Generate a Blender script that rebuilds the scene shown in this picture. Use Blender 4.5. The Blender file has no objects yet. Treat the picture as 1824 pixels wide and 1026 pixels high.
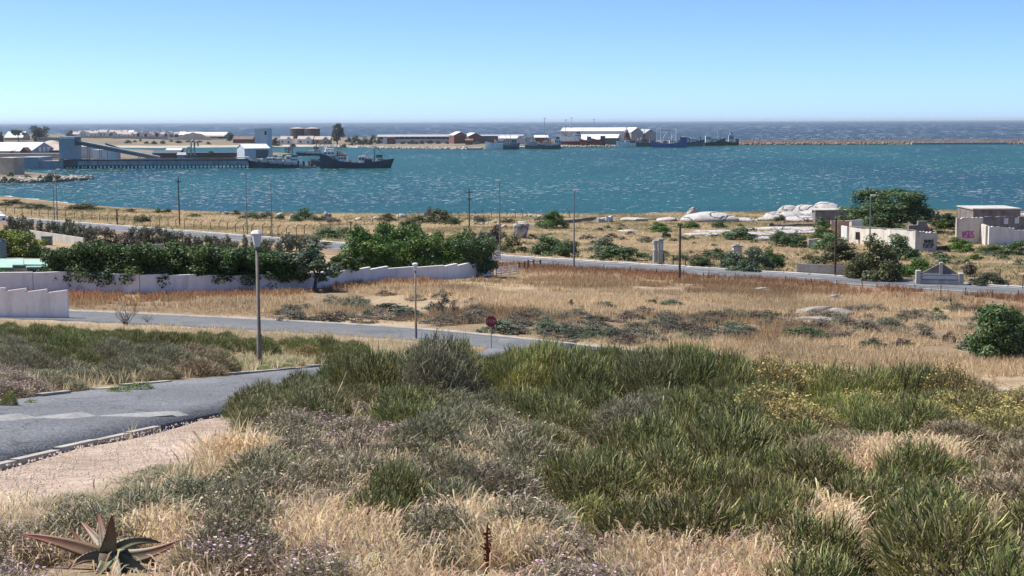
import bpy, bmesh, math, random
import numpy as np
from mathutils import Vector, Matrix

SC = bpy.context.scene
COL = SC.collection
RNG = np.random.default_rng(7)
random.seed(7)

# ------------------------------------------------------------------ camera
F = 2500.0                      # focal length in photo pixels (1824 x 1026)
CAMZ = 25.0                     # metres above the sea
PITCH = math.atan((513.0 - 215.8) / F)
ROLL = math.radians(0.204)
fw = np.array([0, math.cos(PITCH), -math.sin(PITCH)])
r0 = np.array([1.0, 0, 0]); u0 = np.array([0, math.sin(PITCH), math.cos(PITCH)])
rt = math.cos(ROLL) * r0 - math.sin(ROLL) * u0
up = math.sin(ROLL) * r0 + math.cos(ROLL) * u0
cam_d = bpy.data.cameras.new('camera')
cam_d.sensor_width = 36.0
cam_d.lens = 36.0 * F / 1824.0
cam_d.clip_start = 0.1
cam_d.clip_end = 200000.0
cam = bpy.data.objects.new('camera', cam_d)
COL.objects.link(cam)
cam.matrix_world = Matrix(((rt[0], up[0], -fw[0], 0), (rt[1], up[1], -fw[1], 0), (rt[2], up[2], -fw[2], CAMZ), (0, 0, 0, 1)))
SC.camera = cam

# ------------------------------------------------------------------ sky, sun, exposure
SUN_EL = math.radians(54.0)
SUN_AZ = math.radians(-74.0)    # measured from +Y (view direction) towards +X
sun_dir = Vector((math.sin(SUN_AZ) * math.cos(SUN_EL), math.cos(SUN_AZ) * math.cos(SUN_EL), math.sin(SUN_EL)))
world = bpy.data.worlds.new('World')
SC.world = world
world.use_nodes = True
wn = world.node_tree
bg = wn.nodes['Background']
sky = wn.nodes.new('ShaderNodeTexSky')
sky.sky_type = 'NISHITA'
sky.sun_disc = False
sky.sun_elevation = SUN_EL
sky.sun_rotation = SUN_AZ
sky.altitude = 2000.0
sky.air_density = 0.5
sky.dust_density = 2.0
sky.ozone_density = 8.0
wn.links.new(sky.outputs[0], bg.inputs[0])
bg.inputs[1].default_value = 0.145
sun_d = bpy.data.lights.new('sun', 'SUN')
sun_d.energy = 4.6
sun_d.angle = math.radians(0.53)
sun_d.color = (1.0, 0.95, 0.88)
sun = bpy.data.objects.new('sun', sun_d)
COL.objects.link(sun)
sun.rotation_euler = sun_dir.to_track_quat('Z', 'Y').to_euler()
sun.location = (-100, 60, 200)
SC.view_settings.view_transform = 'Standard'
SC.view_settings.look = 'None'
SC.view_settings.exposure = 0.62
SC.view_settings.gamma = 1.0
SC.cycles.max_bounces = 6
SC.cycles.diffuse_bounces = 3
SC.cycles.glossy_bounces = 2
SC.cycles.transmission_bounces = 4
SC.cycles.transparent_max_bounces = 6
SC.cycles.caustics_reflective = False
SC.cycles.caustics_refractive = False
SC.cycles.use_denoising = True

# ------------------------------------------------------------------ pixel <-> place
def ray(px, py):
    d = fw + (px - 912.0) / F * rt + (513.0 - py) / F * up
    return d
def W(px, py, Y):
    "the point on the ray of a pixel at forward distance Y"
    d = ray(px, py); t = Y / d[1]
    return np.array([d[0] * t, Y, CAMZ + d[2] * t])
def proj(P):
    v = np.array([P[0], P[1], P[2] - CAMZ])
    z = v @ fw
    return 912 + F * (v @ rt) / z, 513 - F * (v @ up) / z
def S(px, py, z=0.0):
    d = ray(px, py); t = (z - CAMZ) / d[2]
    return np.array([d[0] * t, d[1] * t, z])

# ------------------------------------------------------------------ terrain height (near land)
def lerp_pts(x, pts):
    p = np.array(pts, float)
    return np.interp(x, p[:, 0], p[:, 1])
R2PTS = [(-90, 108), (-60, 101), (-30, 94.5), (-6, 86), (5.7, 77.2), (12, 72.2), (24, 64.0), (60, 42)]
R1PTS = [(-330, 440), (-200, 338), (-80, 237), (-32, 196), (-1.5, 170), (49, 136), (130, 82), (300, -30)]
SHPTS = [(-600, 760), (-300, 575), (-177, 482), (-115, 406), (-76, 376), (-31, 368), (27, 364), (70, 372), (92, 380), (132, 368), (250, 380), (600, 420)]
_gx = np.arange(-330, 331, 1.5); _gy = np.arange(-60, 760, 1.0)
def _build():
    Z = np.zeros((len(_gx), len(_gy)))
    for i, x in enumerate(_gx):
        y2 = max(58.0, lerp_pts(x, R2PTS)); y1 = max(y2 + 32, lerp_pts(x, R1PTS)); ys = lerp_pts(x, SHPTS)
        ys = max(ys, y1 + 60)
        ky = [-60, -10, 3, 8.6, 0.55 * y2, y2 - 5, y2 + 4, y1 - 8, y1 + 5, y1 + 0.34 * (ys - y1), ys - 26, ys - 7, ys + 3, ys + 60, ys + 400]
        kz = [29.5, 24.2, 23.05, 22.25, 16.9, 12.15, 11.95, 8.5, 8.3, 5.0, 2.5, 1.3, -0.4, -5, -9]
        Z[i] = np.interp(_gy, ky, kz)
    k = np.ones(7) / 7
    for i in range(Z.shape[0]):
        Z[i] = np.convolve(np.pad(Z[i], 3, mode='edge'), k, 'valid')
    Zp = np.pad(Z, ((3, 3), (0, 0)), mode='edge')
    return sum(Zp[i:i + Z.shape[0]] for i in range(7)) / 7
_Z = _build()
def H0(x, y):
    x = np.asarray(x, float); y = np.asarray(y, float)
    fx = np.clip((x - _gx[0]) / 1.5, 0, len(_gx) - 1.001); fy = np.clip((y - _gy[0]) / 1.0, 0, len(_gy) - 1.001)
    i = fx.astype(int); j = fy.astype(int); a = fx - i; b = fy - j
    return _Z[i, j] * (1 - a) * (1 - b) + _Z[i + 1, j] * a * (1 - b) + _Z[i, j + 1] * (1 - a) * b + _Z[i + 1, j + 1] * a * b
def H(x, y):
    x = np.asarray(x, float); y = np.asarray(y, float)
    w = np.clip((y - 4) / 20, 0.25, 1)
    n = 0.10 * np.sin(x * 0.31 + 1.3 * np.sin(y * 0.17)) * np.cos(y * 0.27 + 0.8 * np.sin(x * 0.21)) + 0.05 * np.sin(x * 0.9 + y * 0.7) * np.sin(y * 1.1 - x * 0.4)
    i = np.clip(((x - _gx[0]) / 1.5 + .5).astype(int), 0, len(_gx) - 1); j = np.clip((y - _gy[0] + .5).astype(int), 0, len(_gy) - 1)
    return H0(x, y) + n * w * _NW[i, j]
_NW = np.ones((len(_gx), len(_gy)))      # less unevenness close to the roads, set below
def G(px, py, y0=4.0):
    "where the ray of a pixel meets the near land"
    d = ray(px, py)
    Y = np.concatenate([np.arange(y0, 120, 0.05), np.arange(120, 700, 0.2)])
    t = Y / d[1]; X = d[0] * t; Z = CAMZ + d[2] * t
    below = np.nonzero(Z <= H(X, Y))[0]
    k = below[0] if len(below) else len(Y) - 1
    return np.array([X[k], Y[k], float(H(X[k], Y[k]))])
def height_for(P, py_top):
    "height above P so that the top shows at image row py_top"
    px, _ = proj(P); q = W(px, py_top, P[1])
    return q[2] - P[2]
def ppm(P):
    return F / P[1]

# ------------------------------------------------------------------ objects
def link(o): COL.objects.link(o); return o
def tag(o, label=None, cat=None, group=None, kind=None):
    if label: o['label'] = label
    if cat:
        o['category'] = cat
        if not kind: kind = 'thing'
    if group: o['group'] = group
    if kind: o['kind'] = kind
    return o
def empty(name, loc=(0, 0, 0), rz=0.0, label=None, cat=None, group=None):
    o = bpy.data.objects.new(name, None); o.empty_display_size = 0.5
    o.location = loc; o.rotation_euler = (0, 0, rz)
    return tag(link(o), label, cat, group)
def copy_tree(src, loc, rz=0.0, sc=(1, 1, 1), label=None, group=None, parent=None):
    r = src.copy(); link(r)
    r.location = loc; r.rotation_euler = (0, 0, rz); r.scale = sc
    if label: r['label'] = label
    if group: r['group'] = group
    for ch in src.children:
        c = ch.copy(); link(c); c.parent = r
        for g in ch.children:
            e = g.copy(); link(e); e.parent = c
    return r
def drop(o):
    for ch in list(o.children): drop(ch)
    bpy.data.objects.remove(o)

class MB:
    "collects faces; build() links them as one mesh object"
    def __init__(s): s.v = []; s.f = []
    def add(s, vs, fs):
        n = len(s.v); s.v += [tuple(map(float, p)) for p in vs]; s.f += [tuple(i + n for i in f) for f in fs]; return s
    def box(s, x0, x1, y0, y1, z0, z1, rz=0.0, c=None):
        vs = [(x, y, z) for z in (z0, z1) for x, y in ((x0, y0), (x1, y0), (x1, y1), (x0, y1))]
        if rz:
            cx, cy = c if c else ((x0 + x1) / 2, (y0 + y1) / 2); ca, sa = math.cos(rz), math.sin(rz)
            vs = [(cx + (x - cx) * ca - (y - cy) * sa, cy + (x - cx) * sa + (y - cy) * ca, z) for x, y, z in vs]
        return s.add(vs, [(3, 2, 1, 0), (4, 5, 6, 7), (0, 1, 5, 4), (1, 2, 6, 5), (2, 3, 7, 6), (3, 0, 4, 7)])
    def prism(s, poly, y0, y1, axis='y'):
        "poly is a ring in x-z (axis y) or x-y (axis z), anticlockwise seen from the front / above"
        n = len(poly)
        if axis == 'y': vs = [(a, y0, b) for a, b in poly] + [(a, y1, b) for a, b in poly]
        elif axis == 'x': vs = [(y0, a, b) for a, b in poly] + [(y1, a, b) for a, b in poly]
        else: vs = [(a, b, y0) for a, b in poly] + [(a, b, y1) for a, b in poly]
        fs = [tuple(range(n)), tuple(range(2 * n - 1, n - 1, -1))] + [(i + n, (i + 1) % n + n, (i + 1) % n, i) for i in range(n)]
        if axis == 'z' : fs = [f[::-1] for f in fs]
        if axis == 'x' : fs = [f[::-1] for f in fs]
        return s.add(vs, fs)
    def tube(s, p0, p1, r0, r1=None, n=8, cap=True):
        r1 = r0 if r1 is None else r1
        a = Vector(p0); b = Vector(p1); d = (b - a)
        if d.length < 1e-6: return s
        d.normalize(); e = d.orthogonal().normalized(); g = d.cross(e)
        vs = [a + (e * math.cos(t) + g * math.sin(t)) * r0 for t in [2 * math.pi * i / n for i in range(n)]]
        vs += [b + (e * math.cos(t) + g * math.sin(t)) * r1 for t in [2 * math.pi * i / n for i in range(n)]]
        fs = [(i, (i + 1) % n, (i + 1) % n + n, i + n) for i in range(n)]
        if cap: fs += [tuple(range(n - 1, -1, -1)), tuple(range(n, 2 * n))]
        return s.add(vs, fs)
    def path(s, pts, rads, n=7):
        for i in range(len(pts) - 1): s.tube(pts[i], pts[i + 1], rads[i], rads[i + 1], n)
        return s
    def lathe(s, prof, n=16, c=(0, 0, 0)):
        vs = []; m = len(prof)
        for k in range(n):
            t = 2 * math.pi * k / n
            vs += [(c[0] + r * math.cos(t), c[1] + r * math.sin(t), c[2] + z) for r, z in prof]
        fs = []
        for k in range(n):
            k2 = (k + 1) % n
            for j in range(m - 1): fs.append((k * m + j, k2 * m + j, k2 * m + j + 1, k * m + j + 1))
        fs.append(tuple(k * m for k in range(n - 1, -1, -1))); fs.append(tuple(k * m + m - 1 for k in range(n)))
        return s.add(vs, fs)
    def build(s, name, mat, parent=None, smooth=False, bevel=0.0):
        me = bpy.data.meshes.new(name); me.from_pydata(s.v, [], s.f); me.update()
        if smooth:
            me.polygons.foreach_set('use_smooth', [True] * len(me.polygons))
        o = bpy.data.objects.new(name, me); link(o)
        if mat: me.materials.append(MAT[mat] if isinstance(mat, str) else mat)
        if parent: o.parent = parent
        if bevel:
            b = o.modifiers.new('bevel', 'BEVEL'); b.width = bevel; b.segments = 2; b.limit_method = 'ANGLE'
        return o
def mesh_np(name, V, Fq, col=None, mat=None, smooth=False):
    "fast mesh from arrays: V (n,3), Fq (m,3 or 4), col (n,3) colour per vertex"
    me = bpy.data.meshes.new(name)
    V = np.asarray(V, np.float32); Fq = np.asarray(Fq, np.int32); k = Fq.shape[1]
    me.vertices.add(len(V)); me.vertices.foreach_set('co', V.ravel())
    me.loops.add(Fq.size); me.loops.foreach_set('vertex_index', Fq.ravel())
    me.polygons.add(len(Fq)); me.polygons.foreach_set('loop_start', np.arange(0, Fq.size, k, dtype=np.int32))
    me.update(calc_edges=True)
    if smooth: me.polygons.foreach_set('use_smooth', np.ones(len(Fq), bool))
    if col is not None:
        at = me.attributes.new('Col', 'FLOAT_COLOR', 'POINT')
        c4 = np.ones((len(V), 4), np.float32); c4[:, :3] = col
        at.data.foreach_set('color', c4.ravel())
    if mat: me.materials.append(MAT[mat])
    return me
def obj_np(name, me, parent=None):
    o = link(bpy.data.objects.new(name, me))
    if parent: o.parent = parent
    return o

# ------------------------------------------------------------------ materials
MAT = {}
def nt(name):
    m = bpy.data.materials.new(name); m.use_nodes = True; MAT[name] = m
    n = m.node_tree; n.nodes.clear()
    out = n.nodes.new('ShaderNodeOutputMaterial'); b = n.nodes.new('ShaderNodeBsdfPrincipled')
    n.links.new(b.outputs[0], out.inputs[0])
    return m, n, b, out
def noise(n, scale, detail=4, rough=0.6, vec=None, dist=0.0):
    t = n.nodes.new('ShaderNodeTexNoise'); t.inputs['Scale'].default_value = scale; t.inputs['Detail'].default_value = detail
    t.inputs['Roughness'].default_value = rough; t.inputs['Distortion'].default_value = dist
    if vec is not None: n.links.new(vec, t.inputs['Vector'])
    return t.outputs[0]
def ramp(n, fac, stops):
    r = n.nodes.new('ShaderNodeValToRGB'); e = r.color_ramp.elements
    while len(e) < len(stops): e.new(0.5)
    for k, (p, c) in enumerate(stops):
        e[k].position = p; e[k].color = (*c, 1) if len(c) == 3 else c
    n.links.new(fac, r.inputs[0]); return r.outputs[0]
def mixc(n, fac, a, b, mode='MIX'):
    m = n.nodes.new('ShaderNodeMix'); m.data_type = 'RGBA'; m.blend_type = mode
    for s, v in ((m.inputs[0], fac), (m.inputs[6], a), (m.inputs[7], b)):
        if hasattr(v, 'links') or hasattr(v, 'is_linked'): n.links.new(v, s)
        elif isinstance(v, (int, float)): s.default_value = v
        else: s.default_value = (*v, 1)
    return m.outputs[2]
def coords(n, kind='Object'):
    t = n.nodes.new('ShaderNodeTexCoord'); return t.outputs[kind]
def world_pos(n):
    g = n.nodes.new('ShaderNodeNewGeometry'); return g.outputs['Position']
def bump(n, b, h, strength=0.3, dist=0.02):
    u = n.nodes.new('ShaderNodeBump'); u.inputs['Strength'].default_value = strength; u.inputs['Distance'].default_value = dist
    n.links.new(h, u.inputs['Height']); n.links.new(u.outputs[0], b.inputs['Normal'])
def grey(f): return (f, f, f)
def plain(name, col, rough=0.7, var=0.12, scale=3.0, metal=0.0, stain=None, bumpd=0.0, spec=0.3):
    "base colour with large and small noise wear"
    m, n, b, o = nt(name)
    p = world_pos(n)
    f = noise(n, scale, 6, 0.65, p)
    dk = tuple(c * (1 - var * 1.6) for c in col); lt = tuple(min(1, c * (1 + var)) for c in col)
    c = ramp(n, f, [(0.3, dk), (0.7, lt)])
    if stain:
        mp = n.nodes.new('ShaderNodeMapping'); mp.inputs['Scale'].default_value = (1, 1, 0.18); n.links.new(p, mp.inputs[0])
        s = ramp(n, noise(n, scale * 1.3, 6, 0.7, mp.outputs[0]), [(0.5, grey(0)), (0.72, grey(1))])
        c = mixc(n, s, c, stain)
    n.links.new(c, b.inputs['Base Color']); b.inputs['Roughness'].default_value = rough; b.inputs['Metallic'].default_value = metal
    b.inputs['Specular IOR Level'].default_value = spec
    if bumpd: bump(n, b, noise(n, scale * 6, 5, 0.7, p), 0.6, bumpd)
    return m
def corrugated(name, col, pitch=0.8, axis='X', rough=0.45, stain=None, var=0.1):
    m, n, b, o = nt(name)
    p = coords(n); mp = n.nodes.new('ShaderNodeMapping'); n.links.new(p, mp.inputs[0])
    w = n.nodes.new('ShaderNodeTexWave'); w.wave_type = 'BANDS'; w.bands_direction = axis; w.inputs['Scale'].default_value = 0.314 / pitch
    n.links.new(mp.outputs[0], w.inputs[0])
    f = noise(n, 0.35, 5, 0.65, p)
    c = ramp(n, f, [(0.3, tuple(v * (1 - 1.5 * var) for v in col)), (0.7, tuple(min(1, v * (1 + var)) for v in col))])
    if stain:
        s = ramp(n, noise(n, 0.8, 6, 0.7, p), [(0.52, grey(0)), (0.7, grey(1))]); c = mixc(n, s, c, stain)
    n.links.new(c, b.inputs['Base Color']); b.inputs['Roughness'].default_value = rough
    b.inputs['Specular IOR Level'].default_value = 0.3
    bump(n, b, w.outputs[1], 0.4, 0.05)
    return m
def veg(name, trans=0.25, rough=0.6, rnd=0.16, spec=0.25):
    "plants: the mesh carries the leaf colours, each copy differs a little"
    m, n, b, out = nt(name)
    a = n.nodes.new('ShaderNodeAttribute'); a.attribute_name = 'Col'
    oi = n.nodes.new('ShaderNodeObjectInfo')
    h = n.nodes.new('ShaderNodeHueSaturation')
    mr = n.nodes.new('ShaderNodeMapRange'); n.links.new(oi.outputs['Random'], mr.inputs[0])
    mr.inputs[3].default_value = 1 - rnd; mr.inputs[4].default_value = 1 + rnd; n.links.new(mr.outputs[0], h.inputs['Value'])
    ma = n.nodes.new('ShaderNodeMath'); ma.operation = 'MULTIPLY'; ma.inputs[1].default_value = 7.31; n.links.new(oi.outputs['Random'], ma.inputs[0])
    fr = n.nodes.new('ShaderNodeMath'); fr.operation = 'FRACT'; n.links.new(ma.outputs[0], fr.inputs[0])
    mh = n.nodes.new('ShaderNodeMapRange'); n.links.new(fr.outputs[0], mh.inputs[0]); mh.inputs[3].default_value = 0.485; mh.inputs[4].default_value = 0.515
    n.links.new(mh.outputs[0], h.inputs['Hue']); n.links.new(a.outputs['Color'], h.inputs['Color'])
    n.links.new(h.outputs[0], b.inputs['Base Color']); b.inputs['Roughness'].default_value = rough; b.inputs['Specular IOR Level'].default_value = spec
    if trans:
        t = n.nodes.new('ShaderNodeBsdfTranslucent'); n.links.new(h.outputs[0], t.inputs[0])
        mx = n.nodes.new('ShaderNodeMixShader'); mx.inputs[0].default_value = trans
        n.links.new(b.outputs[0], mx.inputs[1]); n.links.new(t.outputs[0], mx.inputs[2]); n.links.new(mx.outputs[0], out.inputs[0])
    return m
# ================================================================== SETTING: ground, roads, sea, far shore
def polyline(pts, step):
    "smooth resampled plan curve"
    P = np.array(pts, float); d = np.r_[0, np.cumsum(np.hypot(*np.diff(P, axis=0).T))]
    n = max(2, int(d[-1] / step)); s = np.linspace(0, d[-1], n)
    x = np.interp(s, d, P[:, 0]); y = np.interp(s, d, P[:, 1])
    k = max(1, int(6 / step))
    if n > 4 * k:
        ker = np.ones(2 * k + 1) / (2 * k + 1)
        for _ in range(2):
            xs = np.convolve(np.pad(x, k, mode='reflect', reflect_type='odd'), ker, 'valid'); ys = np.convolve(np.pad(y, k, mode='reflect', reflect_type='odd'), ker, 'valid')
            x, y = xs, ys
    return np.c_[x, y]
def normals(C):
    t = np.gradient(C, axis=0); t /= np.linalg.norm(t, axis=1)[:, None]
    return np.c_[-t[:, 1], t[:, 0]]
ROAD1 = polyline(R1PTS, 1.5)                       # main coastal road
ROAD2 = polyline(R2PTS, 1.0)                       # side road crossing the slope
ROADA = polyline([(-9.5, -25), (-8.2, 6), (-7.8, 14), (-7.45, 20), (-6.75, 27), (-5.3, 34), (-3.7, 42), (-2.2, 52), (-0.5, 66), (1.6, 84)], 0.6)
def dist_to(C, x, y):
    x = np.asarray(x); best = np.full(x.shape, 1e9)
    for i in range(len(C) - 1):
        a = C[i]; b = C[i + 1]; ab = b - a; t = np.clip(((x - a[0]) * ab[0] + (y - a[1]) * ab[1]) / (ab @ ab), 0, 1)
        best = np.minimum(best, np.hypot(x - a[0] - t * ab[0], y - a[1] - t * ab[1]))
    return best
R1W, R2W, RAW = 4.1, 2.5, 2.3                     # half widths
def road_mask(x, y):
    return np.minimum.reduce([dist_to(ROAD1[::3], x, y) - R1W, dist_to(ROAD2[::3], x, y) - R2W, dist_to(ROADA[::3], x, y) - RAW])

_a, _b = np.meshgrid(_gx, _gy, indexing='ij')
_NW[:] = np.clip((road_mask(_a.ravel(), _b.ravel()).reshape(_a.shape) - 0.5) / 2.5, 0, 1)
# ---- materials of the setting
m, n, b, o = nt('ground')
at = n.nodes.new('ShaderNodeAttribute'); at.attribute_name = 'Col'
p = world_pos(n)
f1 = noise(n, 0.35, 6, 0.7, p); f2 = noise(n, 4.0, 6, 0.75, p); f3 = noise(n, 22.0, 4, 0.7, p)
c = mixc(n, ramp(n, f1, [(0.35, grey(0)), (0.65, grey(0.55))]), at.outputs['Color'], (0.20, 0.135, 0.085))
c = mixc(n, 1.0, c, ramp(n, f2, [(0.25, grey(0.62)), (0.75, grey(1.25))]), 'MULTIPLY')
c = mixc(n, 1.0, c, ramp(n, f3, [(0.3, grey(0.7)), (0.7, grey(1.2))]), 'MULTIPLY')
n.links.new(c, b.inputs['Base Color']); b.inputs['Roughness'].default_value = 0.95; b.inputs['Specular IOR Level'].default_value = 0.05
bump(n, b, f2, 0.8, 0.06)
def asphalt(name, c0, c1, sc):
    m, n, b, o = nt(name); p = world_pos(n)
    f = noise(n, sc, 3, 0.7, p); g = noise(n, 0.4, 4, 0.6, p)
    c = mixc(n, 1.0, ramp(n, f, [(0.32, c0), (0.68, c1)]), ramp(n, g, [(0.3, grey(0.85)), (0.7, grey(1.12))]), 'MULTIPLY')
    v = n.nodes.new('ShaderNodeTexVoronoi'); v.inputs['Scale'].default_value = sc * 1.5; n.links.new(p, v.inputs['Vector'])
    cr = n.nodes.new('ShaderNodeTexVoronoi'); cr.feature = 'DISTANCE_TO_EDGE'; cr.inputs['Scale'].default_value = 0.45; cr.inputs['Randomness'].default_value = 1.0
    wv = n.nodes.new('ShaderNodeVectorMath'); wv.operation = 'ADD'; nz = n.nodes.new('ShaderNodeTexNoise'); nz.inputs['Scale'].default_value = 1.2; nz.inputs['Detail'].default_value = 5; n.links.new(p, nz.inputs['Vector']); n.links.new(p, wv.inputs[0]); n.links.new(nz.outputs[1], wv.inputs[1]); n.links.new(wv.outputs[0], cr.inputs['Vector'])
    c = mixc(n, ramp(n, cr.outputs['Distance'], [(0.0, grey(0.75)), (0.016, grey(0))]), c, (0.05, 0.05, 0.05))
    c = mixc(n, ramp(n, noise(n, 0.25, 2, 0.5, p), [(0.62, grey(0)), (0.64, grey(0.35))]), c, (0.10, 0.10, 0.105))
    n.links.new(c, b.inputs['Base Color']); b.inputs['Roughness'].default_value = 0.85; b.inputs['Specular IOR Level'].default_value = 0.2
    bump(n, b, v.outputs['Distance'], 0.6, 0.02)
asphalt('asphalt_old', (0.07, 0.073, 0.082), (0.24, 0.245, 0.255), 17.0)
asphalt('asphalt', (0.13, 0.133, 0.14), (0.185, 0.187, 0.19), 6.0)
def worn_paint(name, col, lo=0.42, hi=0.62, sc=5.0, under=(0.17, 0.17, 0.175)):
    m, n, b, o = nt(name); p = world_pos(n)
    s = ramp(n, noise(n, sc, 6, 0.75, p), [(lo, grey(0)), (hi, grey(1))])
    n.links.new(mixc(n, s, under, col), b.inputs['Base Color']); b.inputs['Roughness'].default_value = 0.8
worn_paint('road_paint', (0.66, 0.66, 0.64), 0.3, 0.48)
worn_paint('faded_paint', (0.33, 0.32, 0.30), 0.32, 0.62, 9.0, (0.19, 0.19, 0.195))
plain('kerb_concrete', (0.40, 0.37, 0.32), 0.9, 0.2, 1.5, bumpd=0.01)
plain('kerb_white', (0.58, 0.57, 0.54), 0.85, 0.2, 0.8)

# sea
m, n, b, o = nt('water'); p = world_pos(n)
sx = n.nodes.new('ShaderNodeSeparateXYZ'); n.links.new(p, sx.inputs[0])
mp = n.nodes.new('ShaderNodeMapping'); n.links.new(p, mp.inputs[0]); mp.inputs['Scale'].default_value = (1, 0.35, 1)
big = noise(n, 0.006, 4, 0.6, mp.outputs[0], 0.6)
bay = ramp(n, big, [(0.34, (0.006, 0.044, 0.054)), (0.52, (0.009, 0.072, 0.062)), (0.70, (0.013, 0.086, 0.068))])
deep = ramp(n, big, [(0.35, (0.016, 0.030, 0.041)), (0.65, (0.025, 0.042, 0.052))])
mr = n.nodes.new('ShaderNodeMapRange'); n.links.new(sx.outputs[1], mr.inputs[0]); mr.inputs[1].default_value = 1500; mr.inputs[2].default_value = 1620
c = mixc(n, mr.outputs[0], bay, deep)
n.links.new(c, b.inputs['Base Color'])
b.inputs['Roughness'].default_value = 0.32; b.inputs['IOR'].default_value = 1.33; b.inputs['Specular IOR Level'].default_value = 0.11
w1 = noise(n, 0.22, 3, 0.6, mp.outputs[0]); w2 = noise(n, 0.9, 3, 0.6, p)
ad = n.nodes.new('ShaderNodeMath'); ad.operation = 'MULTIPLY_ADD'; ad.inputs[1].default_value = 0.4; n.links.new(w2, ad.inputs[0]); n.links.new(w1, ad.inputs[2])
bump(n, b, ad.outputs[0], 1.0, 1.6)
plain('foam', (0.50, 0.55, 0.57), 0.9, 0.1, 0.3)
plain('far_ground', (0.21, 0.17, 0.115), 0.95, 0.25, 0.02, stain=None)
plain('sand', (0.44, 0.385, 0.30), 0.95, 0.12, 0.1)
plain('rubble', (0.38, 0.34, 0.29), 0.9, 0.35, 0.15)
plain('dark_mound', (0.065, 0.058, 0.055), 0.95, 0.3, 0.05)

# ---- ground colour by place
GRAVEL_POLY = [(-3.0, 31), (-4.6, 26), (-5.1, 20), (-5.5, 14), (-6.0, -20), (-4.5, -20), (-4.1, 8.5), (-3.8, 11), (-3.5, 13), (-3.3, 15), (-3.8, 18), (-4.3, 22), (-3.6, 27)]
def in_poly(poly, x, y):
    P = np.array(poly); r = np.zeros(np.shape(x), bool); j = len(P) - 1
    for i in range(len(P)):
        xi, yi = P[i]; xj, yj = P[j]
        r ^= ((yi > y) != (yj > y)) & (x < (xj - xi) * (y - yi) / (yj - yi + 1e-12) + xi); j = i
    return r
def vnoise(x, y, s, seed=0):
    r = np.random.default_rng(seed); T = r.random((64, 64)); fx = x / s; fy = y / s
    i = np.floor(fx).astype(int); j = np.floor(fy).astype(int); a = fx - i; b = fy - j; a = a * a * (3 - 2 * a); b = b * b * (3 - 2 * b)
    g = lambda i, j: T[i % 64, j % 64]
    return g(i, j) * (1 - a) * (1 - b) + g(i + 1, j) * a * (1 - b) + g(i, j + 1) * (1 - a) * b + g(i + 1, j + 1) * a * b
def fbm(x, y, s, seed=0):
    return 0.5 * vnoise(x, y, s, seed) + 0.3 * vnoise(x, y, s / 2.1, seed + 1) + 0.2 * vnoise(x, y, s / 4.3, seed + 2)
def ground_col(x, y):
    n1 = fbm(x, y, 9, 3)[:, None]; n2 = fbm(x, y, 30, 9)[:, None]
    straw = np.array([0.47, 0.365, 0.235]); tan = np.array([0.33, 0.245, 0.16]); olive = np.array([0.15, 0.14, 0.075]); pink = np.array([0.56, 0.44, 0.355]); red = np.array([0.30, 0.165, 0.095])
    soil = np.array([0.30, 0.23, 0.155])
    c = np.where(n1 > 0.55, straw, np.where(n1 > 0.4, tan, tan * 0.85))
    near = (y < 62)[:, None]
    c = np.where(near, soil * (0.8 + 0.6 * n1), c)
    d1 = dist_to(ROAD1[::3], x, y)[:, None]
    y1 = lerp_pts(x, R1PTS)
    coast = (y > y1)[:, None]
    c = np.where(coast, np.where(n1 > 0.5, np.array([0.40, 0.30, 0.18]), np.where(n2 > 0.48, np.array([0.30, 0.225, 0.13]), np.array([0.20, 0.165, 0.09]))), c)
    w = np.clip(1 - (d1 - R1W) / 7, 0, 1) * (~coast) * np.clip(n1 * 1.6, 0, 1); c = c * (1 - 0.7 * w) + red * 0.7 * w
    w = np.clip(1 - (d1 - R1W) / 1.8, 0, 1) * coast; c = c * (1 - 0.6 * w) + np.array([0.30, 0.25, 0.20]) * 0.6 * w
    d2 = dist_to(ROAD2[::3], x, y)[:, None]; w = np.clip(1 - (d2 - R2W - 0.3) / 1.3, 0, 1); c = c * (1 - 0.75 * w) + np.array([0.55, 0.45, 0.33]) * 0.75 * w
    g = in_poly(GRAVEL_POLY, x + 0.9 * (fbm(x, y, 1.4, 5) - 0.5), y + 1.2 * (fbm(x, y, 1.7, 6) - 0.5))[:, None]; c = np.where(g, pink, c)
    da = dist_to(ROADA[::3], x, y)[:, None]; w = np.clip(1 - (da - RAW) / 1.0, 0, 1) * (~g) * near; c = c * (1 - w) + np.array([0.42, 0.33, 0.21]) * w
    sh = (y > lerp_pts(x, SHPTS) - 9)[:, None]; c = np.where(sh, np.array([0.36, 0.31, 0.24]), c)
    return c
def axis(parts):
    return np.unique(np.concatenate([np.arange(a, b, s) for a, b, s in parts]))
ax = axis([(-330, -120, 6), (-120, -40, 2), (-40, -14, 0.8), (-14, 14, 0.4), (14, 40, 0.8), (40, 130, 2), (130, 331, 6)])
ay = axis([(-60, 0, 3), (0, 5, 0.8), (5, 46, 0.35), (46, 110, 0.8), (110, 190, 1.3), (190, 420, 3), (420, 640, 8)])
GX, GY = np.meshgrid(ax, ay); gx = GX.ravel(); gy = GY.ravel()
rm = road_mask(gx, gy)
gz = H(gx, gy) - 0.14 * np.clip(-(rm - 0.1) / 0.3, 0, 1) - 0.03 * (rm < 1.5)
nx = len(ax); idx = np.arange(len(gx)).reshape(len(ay), nx)
quads = np.stack([idx[:-1, :-1], idx[:-1, 1:], idx[1:, 1:], idx[1:, :-1]], -1).reshape(-1, 4)
ground = obj_np('ground', mesh_np('ground', np.c_[gx, gy, gz], quads, ground_col(gx, gy), 'ground', True)); tag(ground, kind='structure')

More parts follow.
